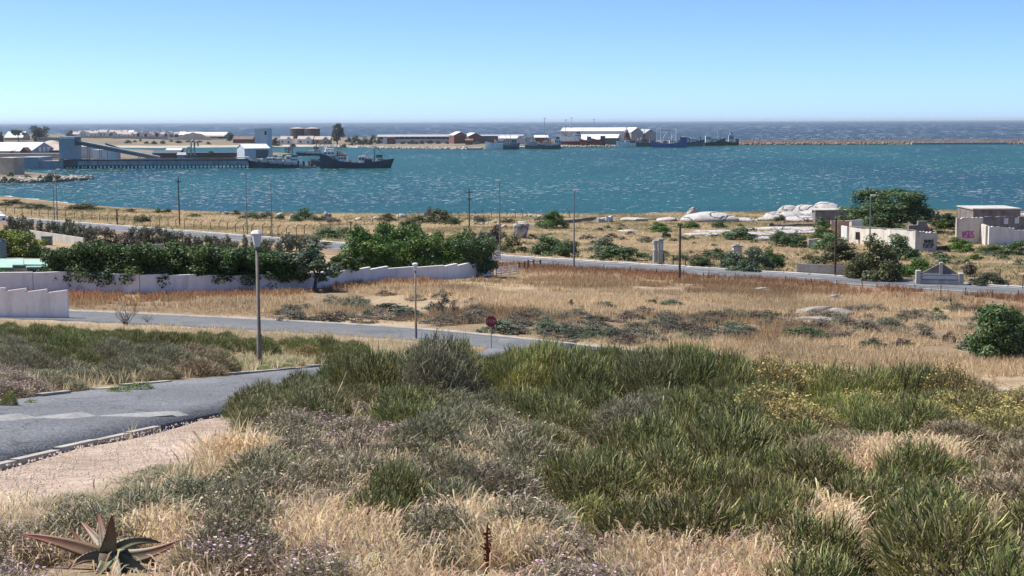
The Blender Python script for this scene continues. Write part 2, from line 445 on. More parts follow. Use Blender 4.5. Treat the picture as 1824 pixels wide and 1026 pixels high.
def strip(C, a, b, dz, i0=0, i1=None, flat=None, thick=0.0):
    "a band along a centre line between signed offsets a < b (left positive)"
    C = C[i0:i1]; Nn = normals(C); rows = []
    offs = np.linspace(a, b, max(2, int(abs(b - a) / 1.2) + 2))
    for o_ in offs:
        P = C + Nn * o_; rows.append(np.c_[P, H(P[:, 0], P[:, 1]) * 0 + H0(P[:, 0], P[:, 1]) * 0 + ROADZ(C, Nn, o_) + dz])
    V = np.concatenate(rows); m_ = len(C); Q = []
    for r in range(len(offs) - 1):
        i = np.arange(m_ - 1); Q.append(np.c_[r * m_ + i, r * m_ + i + 1, (r + 1) * m_ + i + 1, (r + 1) * m_ + i])
    Q = np.concatenate(Q)[:, ::-1]
    if thick:
        n0 = len(V); V2 = V.copy(); V2[:, 2] -= thick; V = np.r_[V, V2]; i = np.arange(m_ - 1); L = (len(offs) - 1) * m_
        Q = np.r_[Q, np.c_[i, i + 1, i + 1 + n0, i + n0], np.c_[L + i + n0, L + i + 1 + n0, L + i + 1, L + i]]
    return V, Q
def ROADZ(C, Nn, off):
    "road surfaces: height of the land at the centre line plus a gentle cross slope"
    z = H0(C[:, 0], C[:, 1]); P = C + Nn * 4; M = C - Nn * 4
    sl = (H0(P[:, 0], P[:, 1]) - H0(M[:, 0], M[:, 1])) / 8
    return z + sl * off
def band(name, C, a, b, dz, mat, parent=None, kind='structure', i0=0, i1=None, thick=0.0):
    V, Q = strip(C, a, b, dz, i0, i1, thick=thick)
    o = obj_np(name, mesh_np(name, V, Q, None, mat), parent)
    if not parent: tag(o, kind=kind)
    return o
main_road = band('road', ROAD1, -R1W, R1W, 0.0, 'asphalt', i0=2, i1=-4, thick=0.6)
# ROAD1 runs left to right (towards the camera): its left side (positive) is the seaward, far side
band('edge_line', ROAD1, -3.5, -3.28, 0.006, 'road_paint', main_road, i0=2, i1=-4)
band('edge_line', ROAD1, 3.18, 3.36, 0.006, 'road_paint', main_road, i0=2, i1=-4)
for k in range(60, len(ROAD1) - 8, 8):
    band('centre_dash', ROAD1, -0.07, 0.09, 0.006, 'road_paint', main_road, i0=k, i1=k + 3)
side_road = band('road', ROAD2, -R2W, R2W, 0.0, 'asphalt', i0=1, i1=-2, thick=0.6)
band('kerb', ROAD2, R2W - 0.05, R2W + 0.16, 0.07, 'kerb_concrete', thick=0.4, i0=1, i1=-2)
hill_road = band('road', ROADA, -RAW, RAW, 0.0, 'asphalt_old', i0=1, i1=-1, thick=0.5)
ka = int(np.argmin(np.hypot(ROADA[:, 0] + 7.5, ROADA[:, 1] - 20)))
# kerb stones of the hill road, each a stone of its own
kerb_far = empty('kerb', (0, 0, 0)); tag(kerb_far, kind='structure')
NA = normals(ROADA)
def kerb_stones(par, off, i0, i1, skip, h=0.10, w=0.22, ROADA=ROADA, NA=NA, mat='kerb_concrete'):
    i = i0
    while i < i1:
        j = min(i + 2, i1)
        if RNG.random() > skip:
            a = ROADA[i] + NA[i] * off; b = ROADA[j] + NA[j] * off; d = b - a; L = np.hypot(*d)
            za = ROADZ(ROADA[i:i + 1], NA[i:i + 1], off)[0]; zb = ROADZ(ROADA[j:j + 1], NA[j:j + 1], off)[0]
            nn = NA[i] * w / 2; a2 = a + d * 0.02; b2 = b - d * 0.02; hh = h + RNG.normal(0, 0.012)
            q = MB(); vs = []
            for z_ in (-0.25, hh):
                vs += [(*(a2 - nn), za + z_), (*(b2 - nn), zb + z_), (*(b2 + nn), zb + z_), (*(a2 + nn), za + z_)]
            q.add(vs, [(3, 2, 1, 0), (4, 5, 6, 7), (0, 1, 5, 4), (1, 2, 6, 5), (2, 3, 7, 6), (3, 0, 4, 7)])
            q.build('kerb_stone', mat, par)
        i = j
kerb_stones(kerb_far, RAW + 0.02, max(0, ka - 14), ka + 60, 0.25, 0.045, 0.18)
kerb_main = empty('kerb', (0, 0, 0)); tag(kerb_main, kind='structure')
kerb_stones(kerb_main, 4.0, 30, len(ROAD1) - 60, 0.0, 0.12, 0.55, ROAD1, normals(ROAD1), 'kerb_white')
kerb_near = empty('kerb', (0, 0, 0)); tag(kerb_near, kind='structure')
kerb_stones(kerb_near, -RAW - 0.02, max(0, ka - 24), ka + 1, 0.10, 0.012, 0.11)
# the faded line across the hill road
pa = G(-40, 750); pb = G(335, 741); V = []; Nn_ = 14
for k in range(Nn_ + 1):
    t = k / Nn_; x = pa[0] + (pb[0] - pa[0]) * t; y = pa[1] + (pb[1] - pa[1]) * t + 0.25 * math.sin(t * 3); w = 0.34 * (1 - 0.55 * t)
    ci = int(np.argmin(np.hypot(ROADA[:, 0] - x, ROADA[:, 1] - y)))
    for s_ in (-w, w):
        q = np.array([x, y + s_]); off = (q - ROADA[ci]) @ NA[ci]
        V.append((x, y + s_, ROADZ(ROADA[ci:ci + 1], NA[ci:ci + 1], off)[0] + 0.008))
Q = [(2 * k, 2 * k + 2, 2 * k + 3, 2 * k + 1) for k in range(Nn_)]
obj_np('faded_line', mesh_np('faded_line', V, Q, None, 'faded_paint'), hill_road)

# ---- sea
q = MB(); L = 90000.0
xs = [-L, -6000, -1500, 1500, 6000, L]; ys = [-200, 300, 900, 1700, 6000, L]
for i in range(5):
    for j in range(5): q.add([(xs[i], ys[j], 0), (xs[i + 1], ys[j], 0), (xs[i + 1], ys[j + 1], 0), (xs[i], ys[j + 1], 0)], [(0, 1, 2, 3)])
sea = q.build('sea', 'water'); tag(sea, kind='structure')
# whitecaps: small broken patches of foam lying on the water
def foam(rows):
    V = []; Fc = []
    for (cx, cy, l, w, a, bend) in rows:
        n = 4; k0 = len(V) ; up_ = []; dn = []
        for i in range(n + 1):
            t = i / n - 0.5; wd = w * (0.25 + (1 - (2 * t) ** 2)) * (0.6 + 0.8 * RNG.random())
            x = t * l; y = bend * l * (t * t) ; ca, sa = math.cos(a), math.sin(a)
            for s_ in (-1, 1):
                yy = y + s_ * wd / 2; V.append((cx + x * ca - yy * sa, cy + x * sa + yy * ca, 0.03))
        for i in range(n): Fc.append((k0 + 2 * i, k0 + 2 * i + 2, k0 + 2 * i + 3, k0 + 2 * i + 1))
    return V, Fc
rows = []
rf = np.random.default_rng(21)
def far_front(px): return float(np.interp(px, [-200, 0, 300, 640, 820, 1000, 1170, 1320, 1824, 2100], [300, 299, 299, 266, 268, 263, 264, 262, 257, 256]))
while len(rows) < 6600:
    px = rf.uniform(-150, 1980); t = rf.random()
    yf = far_front(px) + 1.5; yn = 386
    py = yf + (yn - yf) * t ** 1.15
    P = S(px, py)
    dens = fbm(np.array([P[0]]), np.array([P[1] * 0.5]), 70, 31)[0]
    if rf.random() > 0.18 + max(0, dens - 0.40) * 3.5 or P[1] < lerp_pts(P[0], SHPTS) + 6: continue
    if py > 362 and rf.random() < 0.75: continue
    sc = P[1] / 520
    rows.append((P[0], P[1], (0.8 + 2.6 * rf.random() ** 4) * sc ** 0.75, (0.42 + 0.65 * rf.random()) * sc ** 1.25 * (0.5 + 0.6 * rf.random()), rf.normal(0.0, 0.3), rf.normal(0, 0.25)))
V, Q = foam(rows)
tag(obj_np('foam', mesh_np('foam', V, Q, None, 'foam')), 'white foam of small wind waves across the bay', 'foam', kind='stuff')
rows = []
while len(rows) < 2600:
    px = rf.uniform(-150, 1980); py = rf.uniform(222.5, 252)
    P = S(px, py)
    if P[1] < 1750: continue
    dens = fbm(np.array([P[0]]), np.array([P[1] * 0.4]), 400, 41)[0]
    if dens < 0.38 and rf.random() < 0.7: continue
    sc = P[1] / 1500
    rows.append((P[0], P[1], (3.0 + 5.0 * rf.random() ** 2.5) * sc, (4.0 + 4 * rf.random()) * sc ** 2 * 0.6, rf.normal(0, 0.25), rf.normal(0, 0.2)))
V, Q = foam(rows)
tag(obj_np('foam', mesh_np('foam', V, Q, None, 'foam')), 'whitecaps scattered over the open sea to the horizon', 'foam', kind='stuff')

# ---- far shore: the low headland across the bay
FRONT = [(-420, 262.5), (-150, 262.5), (0, 263), (220, 263), (300, 263.5), (400, 262.5), (500, 261.5), (600, 261.5), (640, 263), (700, 265), (760, 265.5), (830, 266.5), (1000, 262), (1100, 261), (1180, 260.5), (1215, 258)]
BACK = [(-420, 2700), (0, 2600), (250, 2300), (420, 2100), (640, 2000), (800, 1900), (1000, 1850), (1180, 1760), (1215, 1600)]
HMAX = [(-420, 7.0), (100, 7.0), (300, 5.2), (420, 5.6), (600, 5.2), (700, 4.4), (820, 3.6), (1000, 3.0), (1180, 2.6), (1215, 0.6)]
def far_z(px_, Y):
    f_ = S(px_, np.interp(px_, *zip(*FRONT)))[1]; bk = np.interp(px_, *zip(*BACK)); hm = np.interp(px_, *zip(*HMAX))
    return float(np.interp(Y, [f_ - 30, f_, f_ + 18, f_ + 60, f_ + 220, bk - 60, bk], [-2.5, -0.3, 1.5, 2.4, hm, hm * 0.8, -1]))
V = []; pxs = np.linspace(-420, 1215, 130); J = 26
for px_ in pxs:
    f_ = S(px_, np.interp(px_, *zip(*FRONT)))[1]; bk = np.interp(px_, *zip(*BACK))
    for j in range(J):
        t = j / (J - 1); Y = (f_ - 30) + (bk + 20 - f_) * t ** 1.8
        x = (px_ - 912) / F * Y / fw[1] * 0.995
        V.append((x, Y, far_z(px_, Y) + 0.35 * math.sin(px_ * 0.31 + j) * (0.15 + t)))
Q = [(i * J + j, (i + 1) * J + j, (i + 1) * J + j + 1, i * J + j + 1) for i in range(len(pxs) - 1) for j in range(J - 1)]
far = obj_np('far_shore', mesh_np('far_shore', V, Q, None, 'far_ground', True)); tag(far, kind='structure')
def on_far(px, Y):
    P = W(px, 250, Y); return np.array([P[0], Y, far_z(px, Y)])
# pale beach along the inner water
V = []; 
for k, px_ in enumerate(np.linspace(-150, 640, 80)):
    f_ = S(px_, np.interp(px_, *zip(*FRONT)))[1]
    for y_, z_ in ((f_ - 4, 0.12), (f_ + 4, 0.75), (f_ + 20 + 6 * math.sin(k), 1.85)):
        V.append(((px_ - 912) / F * y_ / fw[1] * 0.995, y_, z_))
Q = [(3 * i + j, 3 * i + 3 + j, 3 * i + 4 + j, 3 * i + 1 + j) for i in range(79) for j in range(2)]
tag(obj_np('beach', mesh_np('beach', V, Q, None, 'sand')), kind='structure')

V = []; xsf = np.linspace(-190, -95, 60)
for k, x in enumerate(xsf):
    y = float(lerp_pts(x, SHPTS)) ; w = 2.2 + 1.6 * math.sin(k * .7) + 1.2 * math.sin(k * 1.9) + (3 if x < -130 else 0)
    V += [(x, y - 1.5, .035), (x, y + max(.6, w), .035)]
tag(obj_np('foam', mesh_np('foam', V, [(2 * i, 2 * i + 2, 2 * i + 3, 2 * i + 1) for i in range(59)], None, 'foam')), 'line of surf foam along the left beach', 'foam', kind='stuff')
# ================================================================== PLANT SHAPES (normalised: about 1 wide, 1 high, base at z = 0)
veg('leaf', 0.22, 0.55, 0.18, 0.3)
veg('stem', 0.14, 0.7, 0.15, 0.15)
veg('straw', 0.5, 0.8, 0.10, 0.1)
plain('bark', (0.16, 0.12, 0.09), 0.9, 0.25, 6.0)
def unit(v): return v / (np.linalg.norm(v, axis=1)[:, None] + 1e-9)
PAL = {
    'dark':   [(0.030, 0.062, 0.018), (0.062, 0.118, 0.028), (0.125, 0.190, 0.048)],
    'green':  [(0.045, 0.105, 0.018), (0.090, 0.175, 0.030), (0.150, 0.240, 0.050)],
    'lime':   [(0.090, 0.150, 0.022), (0.170, 0.240, 0.035), (0.260, 0.310, 0.060)],
    'olive':  [(0.085, 0.095, 0.055), (0.140, 0.150, 0.095), (0.215, 0.220, 0.145)],
    'sage':   [(0.060, 0.095, 0.050), (0.105, 0.150, 0.085), (0.190, 0.230, 0.145)],
    'coast':  [(0.045, 0.085, 0.028), (0.085, 0.135, 0.045), (0.150, 0.200, 0.080)],
    'brown':  [(0.075, 0.060, 0.048), (0.125, 0.098, 0.072), (0.190, 0.150, 0.105)],
    'greyb':  [(0.090, 0.080, 0.062), (0.150, 0.138, 0.105), (0.215, 0.195, 0.150)],
    'rust':   [(0.150, 0.070, 0.038), (0.235, 0.115, 0.060), (0.320, 0.175, 0.095)],
    'far':    [(0.045, 0.065, 0.042), (0.070, 0.095, 0.055), (0.105, 0.125, 0.075)],
    'bronze': [(0.062, 0.066, 0.026), (0.105, 0.112, 0.042), (0.165, 0.165, 0.065)],
}
def palmix(pal, f):
    P = np.array(PAL[pal]); f = np.clip(f, 0, 1) * 2; i = np.minimum(f.astype(int), 1); a = (f - i)[:, None]
    return P[i] * (1 - a) + P[i + 1] * a
_cache = {}
def crown(shape, pal, seed, n, leaf):
    key = (shape, pal, seed, n, leaf)
    if key in _cache: return _cache[key]
    r = np.random.default_rng(seed * 97 + 5); n = int(n * 1.05); leaf = leaf * 1.30
    B = []
    def blob(x, y, z, s): B.append((x, y, z, s * r.uniform(.85, 1.15), s * r.uniform(.85, 1.15), s * r.uniform(.75, 1.0)))
    if shape == 'dome':
        for k in range(22):
            a = r.uniform(0, 6.28); d = math.sqrt(r.random()) * .40; h = math.sqrt(max(0, 1 - (d / .46) ** 2)); z = r.uniform(.12, .84 * h + .02); blob(d * math.cos(a), d * math.sin(a), z, r.uniform(.09, .17))
        blob(0, 0, .35, .3)
    elif shape == 'mound':
        for k in range(26):
            a = r.uniform(0, 6.28); d = math.sqrt(r.random()) * .42; h = max(.15, 1 - (d / .5) ** 1.5); blob(d * math.cos(a), d * math.sin(a), r.uniform(.3, .85) * h, r.uniform(.10, .17))
    elif shape == 'hedge':
        for k in range(34):
            a = r.uniform(0, 6.28); z = r.uniform(.12, .86); d = (.40 - .16 * abs(z - .45)) * r.uniform(.5, 1); blob(d * math.cos(a), d * math.sin(a), z, r.uniform(.10, .19))
        blob(0, 0, .5, .30)
    elif shape == 'over':
        for k in range(40):
            a = r.uniform(0, 6.28); z = r.uniform(.30, .88); d = (.42 - .14 * abs(z - .5)) * r.uniform(.5, 1); blob(d * math.cos(a), d * math.sin(a), z, r.uniform(.09, .17))
        blob(0, 0, .58, .30)
    elif shape == 'umbrella':
        for k in range(18):
            a = r.uniform(0, 6.28); d = math.sqrt(r.random()) * .42; blob(d * math.cos(a), d * math.sin(a), r.uniform(.62, .86) - .2 * d, r.uniform(.09, .15))
    elif shape == 'tall':
        for k in range(24):
            z = r.uniform(.25, .93); a = r.uniform(0, 6.28); d = (.34 if z < .7 else .22) * r.uniform(.3, 1); blob(d * math.cos(a) + .05 * (1 - z), d * math.sin(a), z, r.uniform(.09, .16))
    elif shape == 'open':
        for k in range(26):
            a = r.uniform(0, 6.28); d = math.sqrt(r.random()) * .44; z = r.uniform(.30, .90) - .25 * d; blob(d * math.cos(a), d * math.sin(a), z, r.uniform(.05, .12))
    elif shape == 'tiers':
        for k in range(46):
            z = r.uniform(.2, .88); a = r.uniform(0, 6.28); d = (.44 if z < .55 else .44 - .55 * (z - .55)) * r.uniform(.6, 1); blob(d * math.cos(a), d * math.sin(a), z, r.uniform(.07, .12))
        blob(0, 0, .5, .34)
        for k in range(30):
            z = r.choice([.25, .38, .5, .62, .74, .86]) + r.normal(0, .03); a = r.uniform(0, 6.28); d = (.46 if z < .6 else .46 - .5 * (z - .6)) * r.uniform(.35, 1); B.append((d * math.cos(a), d * math.sin(a), z, r.uniform(.10, .16), r.uniform(.10, .16), r.uniform(.045, .07)))
        blob(0, 0, .4, .26)
    B = np.array(B); vol = (B[:, 3] * B[:, 4] + B[:, 3] * B[:, 5] + B[:, 4] * B[:, 5]); k = r.choice(len(B), n, p=vol / vol.sum())
    d = unit(r.normal(size=(n, 3))); d[:, 2] += 0.12; d = unit(d); rad = 1 - 0.55 * r.random(n) ** 2.2
    C = B[k, :3] + d * B[k, 3:6] * rad[:, None] + r.normal(0, leaf * .35, (n, 3))
    C[:, 2] = np.abs(C[:, 2] - .01) + .01
    nrm = unit(d * .75 + r.normal(size=(n, 3)) * .55 + np.array([0, 0, .25])); t = unit(np.cross(nrm, r.normal(size=(n, 3)))); s = np.cross(nrm, t)
    L = (leaf * r.uniform(.65, 1.35, n))[:, None]; Wd = L * r.uniform(.6, .95, n)[:, None]
    V = np.stack([C - t * L * .5, C + s * Wd * .5, C + t * L * .5, C - s * Wd * .5], 1).reshape(-1, 3)
    Fq = np.arange(4 * n).reshape(n, 4)
    tint = r.normal(.45, .20, len(B))[k] + r.normal(0, .17, n)
    col = np.repeat(palmix(pal, tint), 4, 0)
    me = mesh_np('crown', V, Fq, col, 'leaf'); _cache[key] = me
    return me
def trunk_mesh(seed, h=.5, r_=.03, limbs=5, lean=.05, mat='bark'):
    key = ('trunk', seed, h, r_, limbs, lean)
    if key in _cache: return _cache[key]
    r = random.Random(seed); q = MB(); top = (r.uniform(-lean, lean), r.uniform(-lean, lean), h * .55)
    q.path([(0, 0, -.06), (top[0] * .4, top[1] * .4, h * .25), top], [r_ * 1.4, r_ * 1.05, r_ * .8], 7)
    for k in range(limbs):
        a = 6.28 * k / limbs + r.uniform(-.4, .4); o_ = r.uniform(.14, .3); e = (top[0] + o_ * math.cos(a), top[1] + o_ * math.sin(a), h * r.uniform(.95, 1.35)); mid = ((top[0] + e[0]) / 2 + .02, (top[1] + e[1]) / 2, (top[2] + e[2]) / 2 - .02)
        q.path([top, mid, e], [r_ * .6, r_ * .42, r_ * .2], 5)
    me = bpy.data.meshes.new('trunk'); me.from_pydata(q.v, [], q.f); me.update(); me.polygons.foreach_set('use_smooth', [True] * len(me.polygons)); me.materials.append(MAT[mat]); _cache[key] = me
    return me
def plant(name, label, cat, P, w, h, cr, tr=None, rz=None, group=None, depth=None, sink=0.03):
    "an Empty at the foot that parents trunk and crown"
    e = empty(name, (P[0], P[1], P[2] - sink * h), RNG.uniform(0, 6.28) if rz is None else rz, label, cat, group)
    c = obj_np('crown', cr, e); c.scale = (w, depth or w, h)
    if tr: t = obj_np('trunk', tr, e); t.scale = (min(w, h), min(w, h), h)
    return e
def at_px(cx, base, wpx, top, Y=None):
    "ground point, width and height in metres of something seen at these pixels"
    P = G(cx, base) if Y is None else W(cx, base, Y)
    return P, wpx / F * P[1], height_for(P, top)

def stems(seed, n_main, n_side, spread, base_r, width, cb, ct, curve=.25, side_len=.45, wiggle=.06, tips=None, tipn=0, tips_sz=.02, hvar=.3, low=.35, upright=False):
    "a clump of tapering stems that fork; colours run from wood (cb) to tip (ct)"
    r = np.random.default_rng(seed)
    def ribs(A, M, Bt, w0, colA, colB):
        n = len(A); d = Bt - A; sd = unit(np.cross(d, r.normal(size=(n, 3))))
        V = np.stack([A - sd * w0, A + sd * w0, M + sd * w0 * .8, M - sd * w0 * .8, Bt + sd * w0 * .25, Bt - sd * w0 * .25], 1)
        i = np.arange(n)[:, None] * 6; Q = np.concatenate([i + np.array([[0, 1, 2, 3]]), i + np.array([[3, 2, 4, 5]])])
        mid = (colA + colB * 1.2) / 2.2
        C = np.stack([colA, colA, mid, mid, colB, colB], 1)
        return V.reshape(-1, 3), Q, C.reshape(-1, 3)
    a = r.uniform(0, 6.28, n_main); br = base_r * np.sqrt(r.random(n_main)); A = np.c_[br * np.cos(a), br * np.sin(a), np.zeros(n_main)]
    ph = (a + r.normal(0, .35, n_main)) if upright else r.uniform(0, 6.28, n_main); out = np.clip(br * spread / base_r + r.normal(0, .05, n_main), 0, spread) if upright else spread * np.sqrt(r.random(n_main)); hh = (1 - hvar * r.random(n_main)) * np.sqrt(np.clip(1 - (.86 if upright else .55) * (out / spread) ** 2, .1, 1))
    Bt = np.c_[out * np.cos(ph), out * np.sin(ph), hh]
    M = A + (Bt - A) * .5; M[:, 2] += curve * hh * .35; M[:, :2] *= (1 - curve * .5); M += r.normal(0, wiggle, M.shape) * .5
    cb = np.array(cb, float); ct = np.array(ct, float)
    tint = lambda n: (ct[None] * (1 + r.normal(0, .22, (n, 1))) + r.normal(0, .012, (n, 3))).clip(.005, 1) if ct.ndim == 1 else (ct[r.integers(0, len(ct), n)] * (1 + r.normal(0, .18, (n, 1)))).clip(.005, 1)
    t1 = tint(n_main); base = np.repeat(cb[None], n_main, 0) * (1 + r.normal(0, .15, (n_main, 1)))
    out_ = [ribs(A, M, Bt, np.full((n_main, 1), width), base, t1)]
    if n_side:
        k = r.integers(0, n_main, n_side); u = r.uniform(low, .9, n_side)[:, None]
        P0 = np.where(u < .5, A[k] + (M[k] - A[k]) * u * 2, M[k] + (Bt[k] - M[k]) * (u - .5) * 2)
        d = unit(Bt[k] - A[k]) + r.normal(0, .24 if upright else .42, (n_side, 3)); d[:, 2] = np.abs(d[:, 2]) + (.35 if upright else .12)
        L = side_len * r.uniform(.5, 1.1, n_side)[:, None] * (1.15 - u * .6); P1 = P0 + unit(d) * L; Mm = (P0 + P1) / 2 + r.normal(0, wiggle * .5, P0.shape)
        cl = tint(n_side); out_.append(ribs(P0, Mm, P1, np.full((n_side, 1), width * .7), base[k] * .5 + cl * .5, cl))
    ends = np.concatenate([Bt] + ([P1] if n_side else []))
    if tips is not None and tipn:
        k = r.choice(len(ends), tipn, p=(np.clip(ends[:, 2], .05, None) ** 2) / (np.clip(ends[:, 2], .05, None) ** 2).sum()); C0 = ends[k] + r.normal(0, .02, (tipn, 3)); T = np.array(tips, float)
        nn = unit(r.normal(size=(tipn, 3)) + np.array([0, 0, .8])); t = unit(np.cross(nn, r.normal(size=(tipn, 3)))); s = np.cross(nn, t); L = tips_sz * r.uniform(.6, 1.4, tipn)[:, None]
        V = np.stack([C0 - t * L, C0 + s * L, C0 + t * L, C0 - s * L], 1).reshape(-1, 3)
        out_.append((V, np.arange(4 * tipn).reshape(-1, 4), np.repeat(T[r.integers(0, len(T), tipn)] * (1 + r.normal(0, .15, (tipn, 1))), 4, 0).clip(0, 1)))
    Vs, Qs, Cs = [], [], []; o_ = 0
    for V, Q, C in out_: Vs.append(V); Qs.append(Q + o_); Cs.append(C); o_ += len(V)
    return np.concatenate(Vs), np.concatenate(Qs), np.concatenate(Cs)
def stem_mesh(key, **kw):
    if key in _cache: return _cache[key]
    V, Q, C = stems(**kw); me = mesh_np('stems', V, Q, C, 'stem'); _cache[key] = me; return me
def blades(seed, n, spread, width, cols, lean=.5, hv=.4, head=False, simple=False):
    "a tuft of grass: thin bent blades, some with seed heads"
    r = np.random.default_rng(seed); a = r.uniform(0, 6.28, n); A = np.c_[.25 * spread * r.normal(size=n), .25 * spread * r.normal(size=n), np.full(n, -.05)]
    h = 1 - hv * r.random(n); o_ = lean * r.random(n) ** .7 * .6; B = A + np.c_[o_ * np.cos(a), o_ * np.sin(a), h]; M = A + (B - A) * .55; M[:, 2] += .08 * h
    sd = unit(np.cross(B - A, r.normal(size=(n, 3)))) * width
    c = np.array(cols)[r.integers(0, len(cols), n)] * (1 + r.normal(0, .12, (n, 1)))
    if simple:
        V = np.stack([A - sd, A + sd, B + sd * .2, B - sd * .2], 1).reshape(-1, 3); Q = np.arange(4 * n).reshape(n, 4); C = np.repeat(c, 4, 0)
    elif head:
        T = B + (B - M) * .12 + np.c_[.06 * np.cos(a), .06 * np.sin(a), -.02 * np.ones(n)]
        V = np.stack([A - sd * .5, A + sd * .5, M + sd * .4, M - sd * .4, B + sd * 1.9, B - sd * 1.9, T + sd * .3, T - sd * .3], 1).reshape(-1, 3); i = np.arange(n)[:, None] * 8
        Q = np.concatenate([i + np.array([[0, 1, 2, 3]]), i + np.array([[3, 2, 4, 5]]), i + np.array([[5, 4, 6, 7]])]); C = np.repeat(c, 8, 0)
    else:
        V = np.stack([A - sd, A + sd, M + sd * .8, M - sd * .8, B + sd * .15, B - sd * .15], 1).reshape(-1, 3); i = np.arange(n)[:, None] * 6
        Q = np.concatenate([i + np.array([[0, 1, 2, 3]]), i + np.array([[3, 2, 4, 5]])]); C = np.repeat(c, 6, 0)
    return V, Q, C.clip(0, 1)
def scatter(name, protos, P, sc, hs, tint, mat, label, cat='grass', pick=None):
    "many small plants nobody could count, as one mesh"
    r = np.random.default_rng(len(P)); Vs, Qs, Cs = [], [], []; off = 0
    pick = r.integers(0, len(protos), len(P)) if pick is None else pick
    for k, (V, Q, C) in enumerate(protos):
        s = np.nonzero(pick == k)[0]
        if not len(s): continue
        a = r.uniform(0, 6.28, len(s)); ca, sa = np.cos(a)[:, None], np.sin(a)[:, None]
        x = (V[None, :, 0] * ca - V[None, :, 1] * sa) * sc[s][:, None] + P[s][:, 0:1]; y = (V[None, :, 0] * sa + V[None, :, 1] * ca) * sc[s][:, None] + P[s][:, 1:2]; z = V[None, :, 2] * hs[s][:, None] + P[s][:, 2:3]
        Vs.append(np.stack([x, y, z], -1).reshape(-1, 3)); m_ = len(V)
        Qs.append((Q[None] + (np.arange(len(s)) * m_)[:, None, None]).reshape(-1, Q.shape[1]) + off); off += m_ * len(s)
        Cs.append((C[None] * tint[s][:, None, :]).reshape(-1, 3))
    me = mesh_np(name, np.concatenate(Vs), np.concatenate(Qs), np.clip(np.concatenate(Cs), 0, 1), mat)
    return tag(obj_np(name, me), label, cat, kind='stuff')

def mound_stems(seed, n, length, width, cb, ct, up_=.75, jit=.25, lumps=5, n_main=40, tips=None, tipn=0, tips_sz=.012, wig=.02, inner=.35):
    "a rounded bush: short stiff twigs standing out of a lumpy dome, darker wood behind them"
    r = np.random.default_rng(seed); ct = np.array(ct, float); cb = np.array(cb, float)
    d = unit(r.normal(size=(n, 3))); d[:, 2] = np.abs(d[:, 2]); L0 = unit(r.normal(size=(lumps, 3)) + np.array([0, 0, .6])); L0[:, 2] = np.abs(L0[:, 2])
    lump = np.max(np.exp(-((1 - d @ L0.T) / .10)) * r.uniform(.5, 1, lumps)[None], 1)
    depth = 1 - inner * r.random(n) ** 1.6
    R = (.74 + .20 * lump) * depth; S0 = d * R[:, None] * np.array([[.5, .5, .86]]) * .92; S0[:, 2] = np.maximum(S0[:, 2] - .04, 0)
    dr = unit(d * .6 + np.array([[0, 0, up_]]) + r.normal(0, jit, (n, 3))); Ln = (length * r.uniform(.55, 1.25, n) * (.75 + .4 * lump))[:, None]
    E = S0 + dr * Ln; M = (S0 + E) / 2 + r.normal(0, wig, (n, 3)); sd = unit(np.cross(dr, r.normal(size=(n, 3)))) * width * r.uniform(.7, 1.3, n)[:, None]
    c = (ct[r.integers(0, len(ct), n)] * (1 + r.normal(0, .16, (n, 1)))).clip(.005, 1); c0 = (cb[None] * (1 + r.normal(0, .15, (n, 1))) + c * .45) / 1.45
    V = np.stack([S0 - sd, S0 + sd, M + sd * .9, M - sd * .9, E + sd * .3, E - sd * .3], 1).reshape(-1, 3); i = np.arange(n)[:, None] * 6
    Q = np.concatenate([i + np.array([[0, 1, 2, 3]]), i + np.array([[3, 2, 4, 5]])]); C = np.stack([c0, c0, c, c, c, c], 1).reshape(-1, 3); Vs, Qs, Cs = [V], [Q], [C]; off = len(V)
    a = r.uniform(0, 6.28, n_main); B0 = np.c_[.1 * np.cos(a), .1 * np.sin(a), np.full(n_main, -.03)]; E2 = d[:n_main] * np.array([[.40, .40, .66]]); sd2 = unit(np.cross(E2 - B0, r.normal(size=(n_main, 3)))) * width * 1.5
    V = np.stack([B0 - sd2, B0 + sd2, E2 + sd2 * .5, E2 - sd2 * .5], 1).reshape(-1, 3); Vs.append(V); Qs.append(np.arange(4 * n_main).reshape(-1, 4) + off); Cs.append(np.repeat(np.repeat(cb[None], n_main, 0), 4, 0)); off += len(V)
    if tips is not None and tipn:
        T = np.array(tips, float); k = r.choice(n, tipn, p=depth ** 6 / (depth ** 6).sum()); C0 = E[k] + r.normal(0, .008, (tipn, 3)); nn = unit(r.normal(size=(tipn, 3)) + np.array([0, 0, .8])); t = unit(np.cross(nn, r.normal(size=(tipn, 3)))); s_ = np.cross(nn, t); L = tips_sz * r.uniform(.6, 1.4, tipn)[:, None]
        V = np.stack([C0 - t * L, C0 + s_ * L, C0 + t * L, C0 - s_ * L], 1).reshape(-1, 3); Vs.append(V); Qs.append(np.arange(4 * tipn).reshape(-1, 4) + off); Cs.append(np.repeat((T[r.integers(0, len(T), tipn)] * (1 + r.normal(0, .15, (tipn, 1)))).clip(0, 1), 4, 0))
    return np.concatenate(Vs), np.concatenate(Qs), np.concatenate(Cs)
def mound_mesh(key, **kw):
    if key in _cache: return _cache[key]
    V, Q, C = mound_stems(**kw); me = mesh_np('stems', V, Q, C, 'stem'); _cache[key] = me; return me
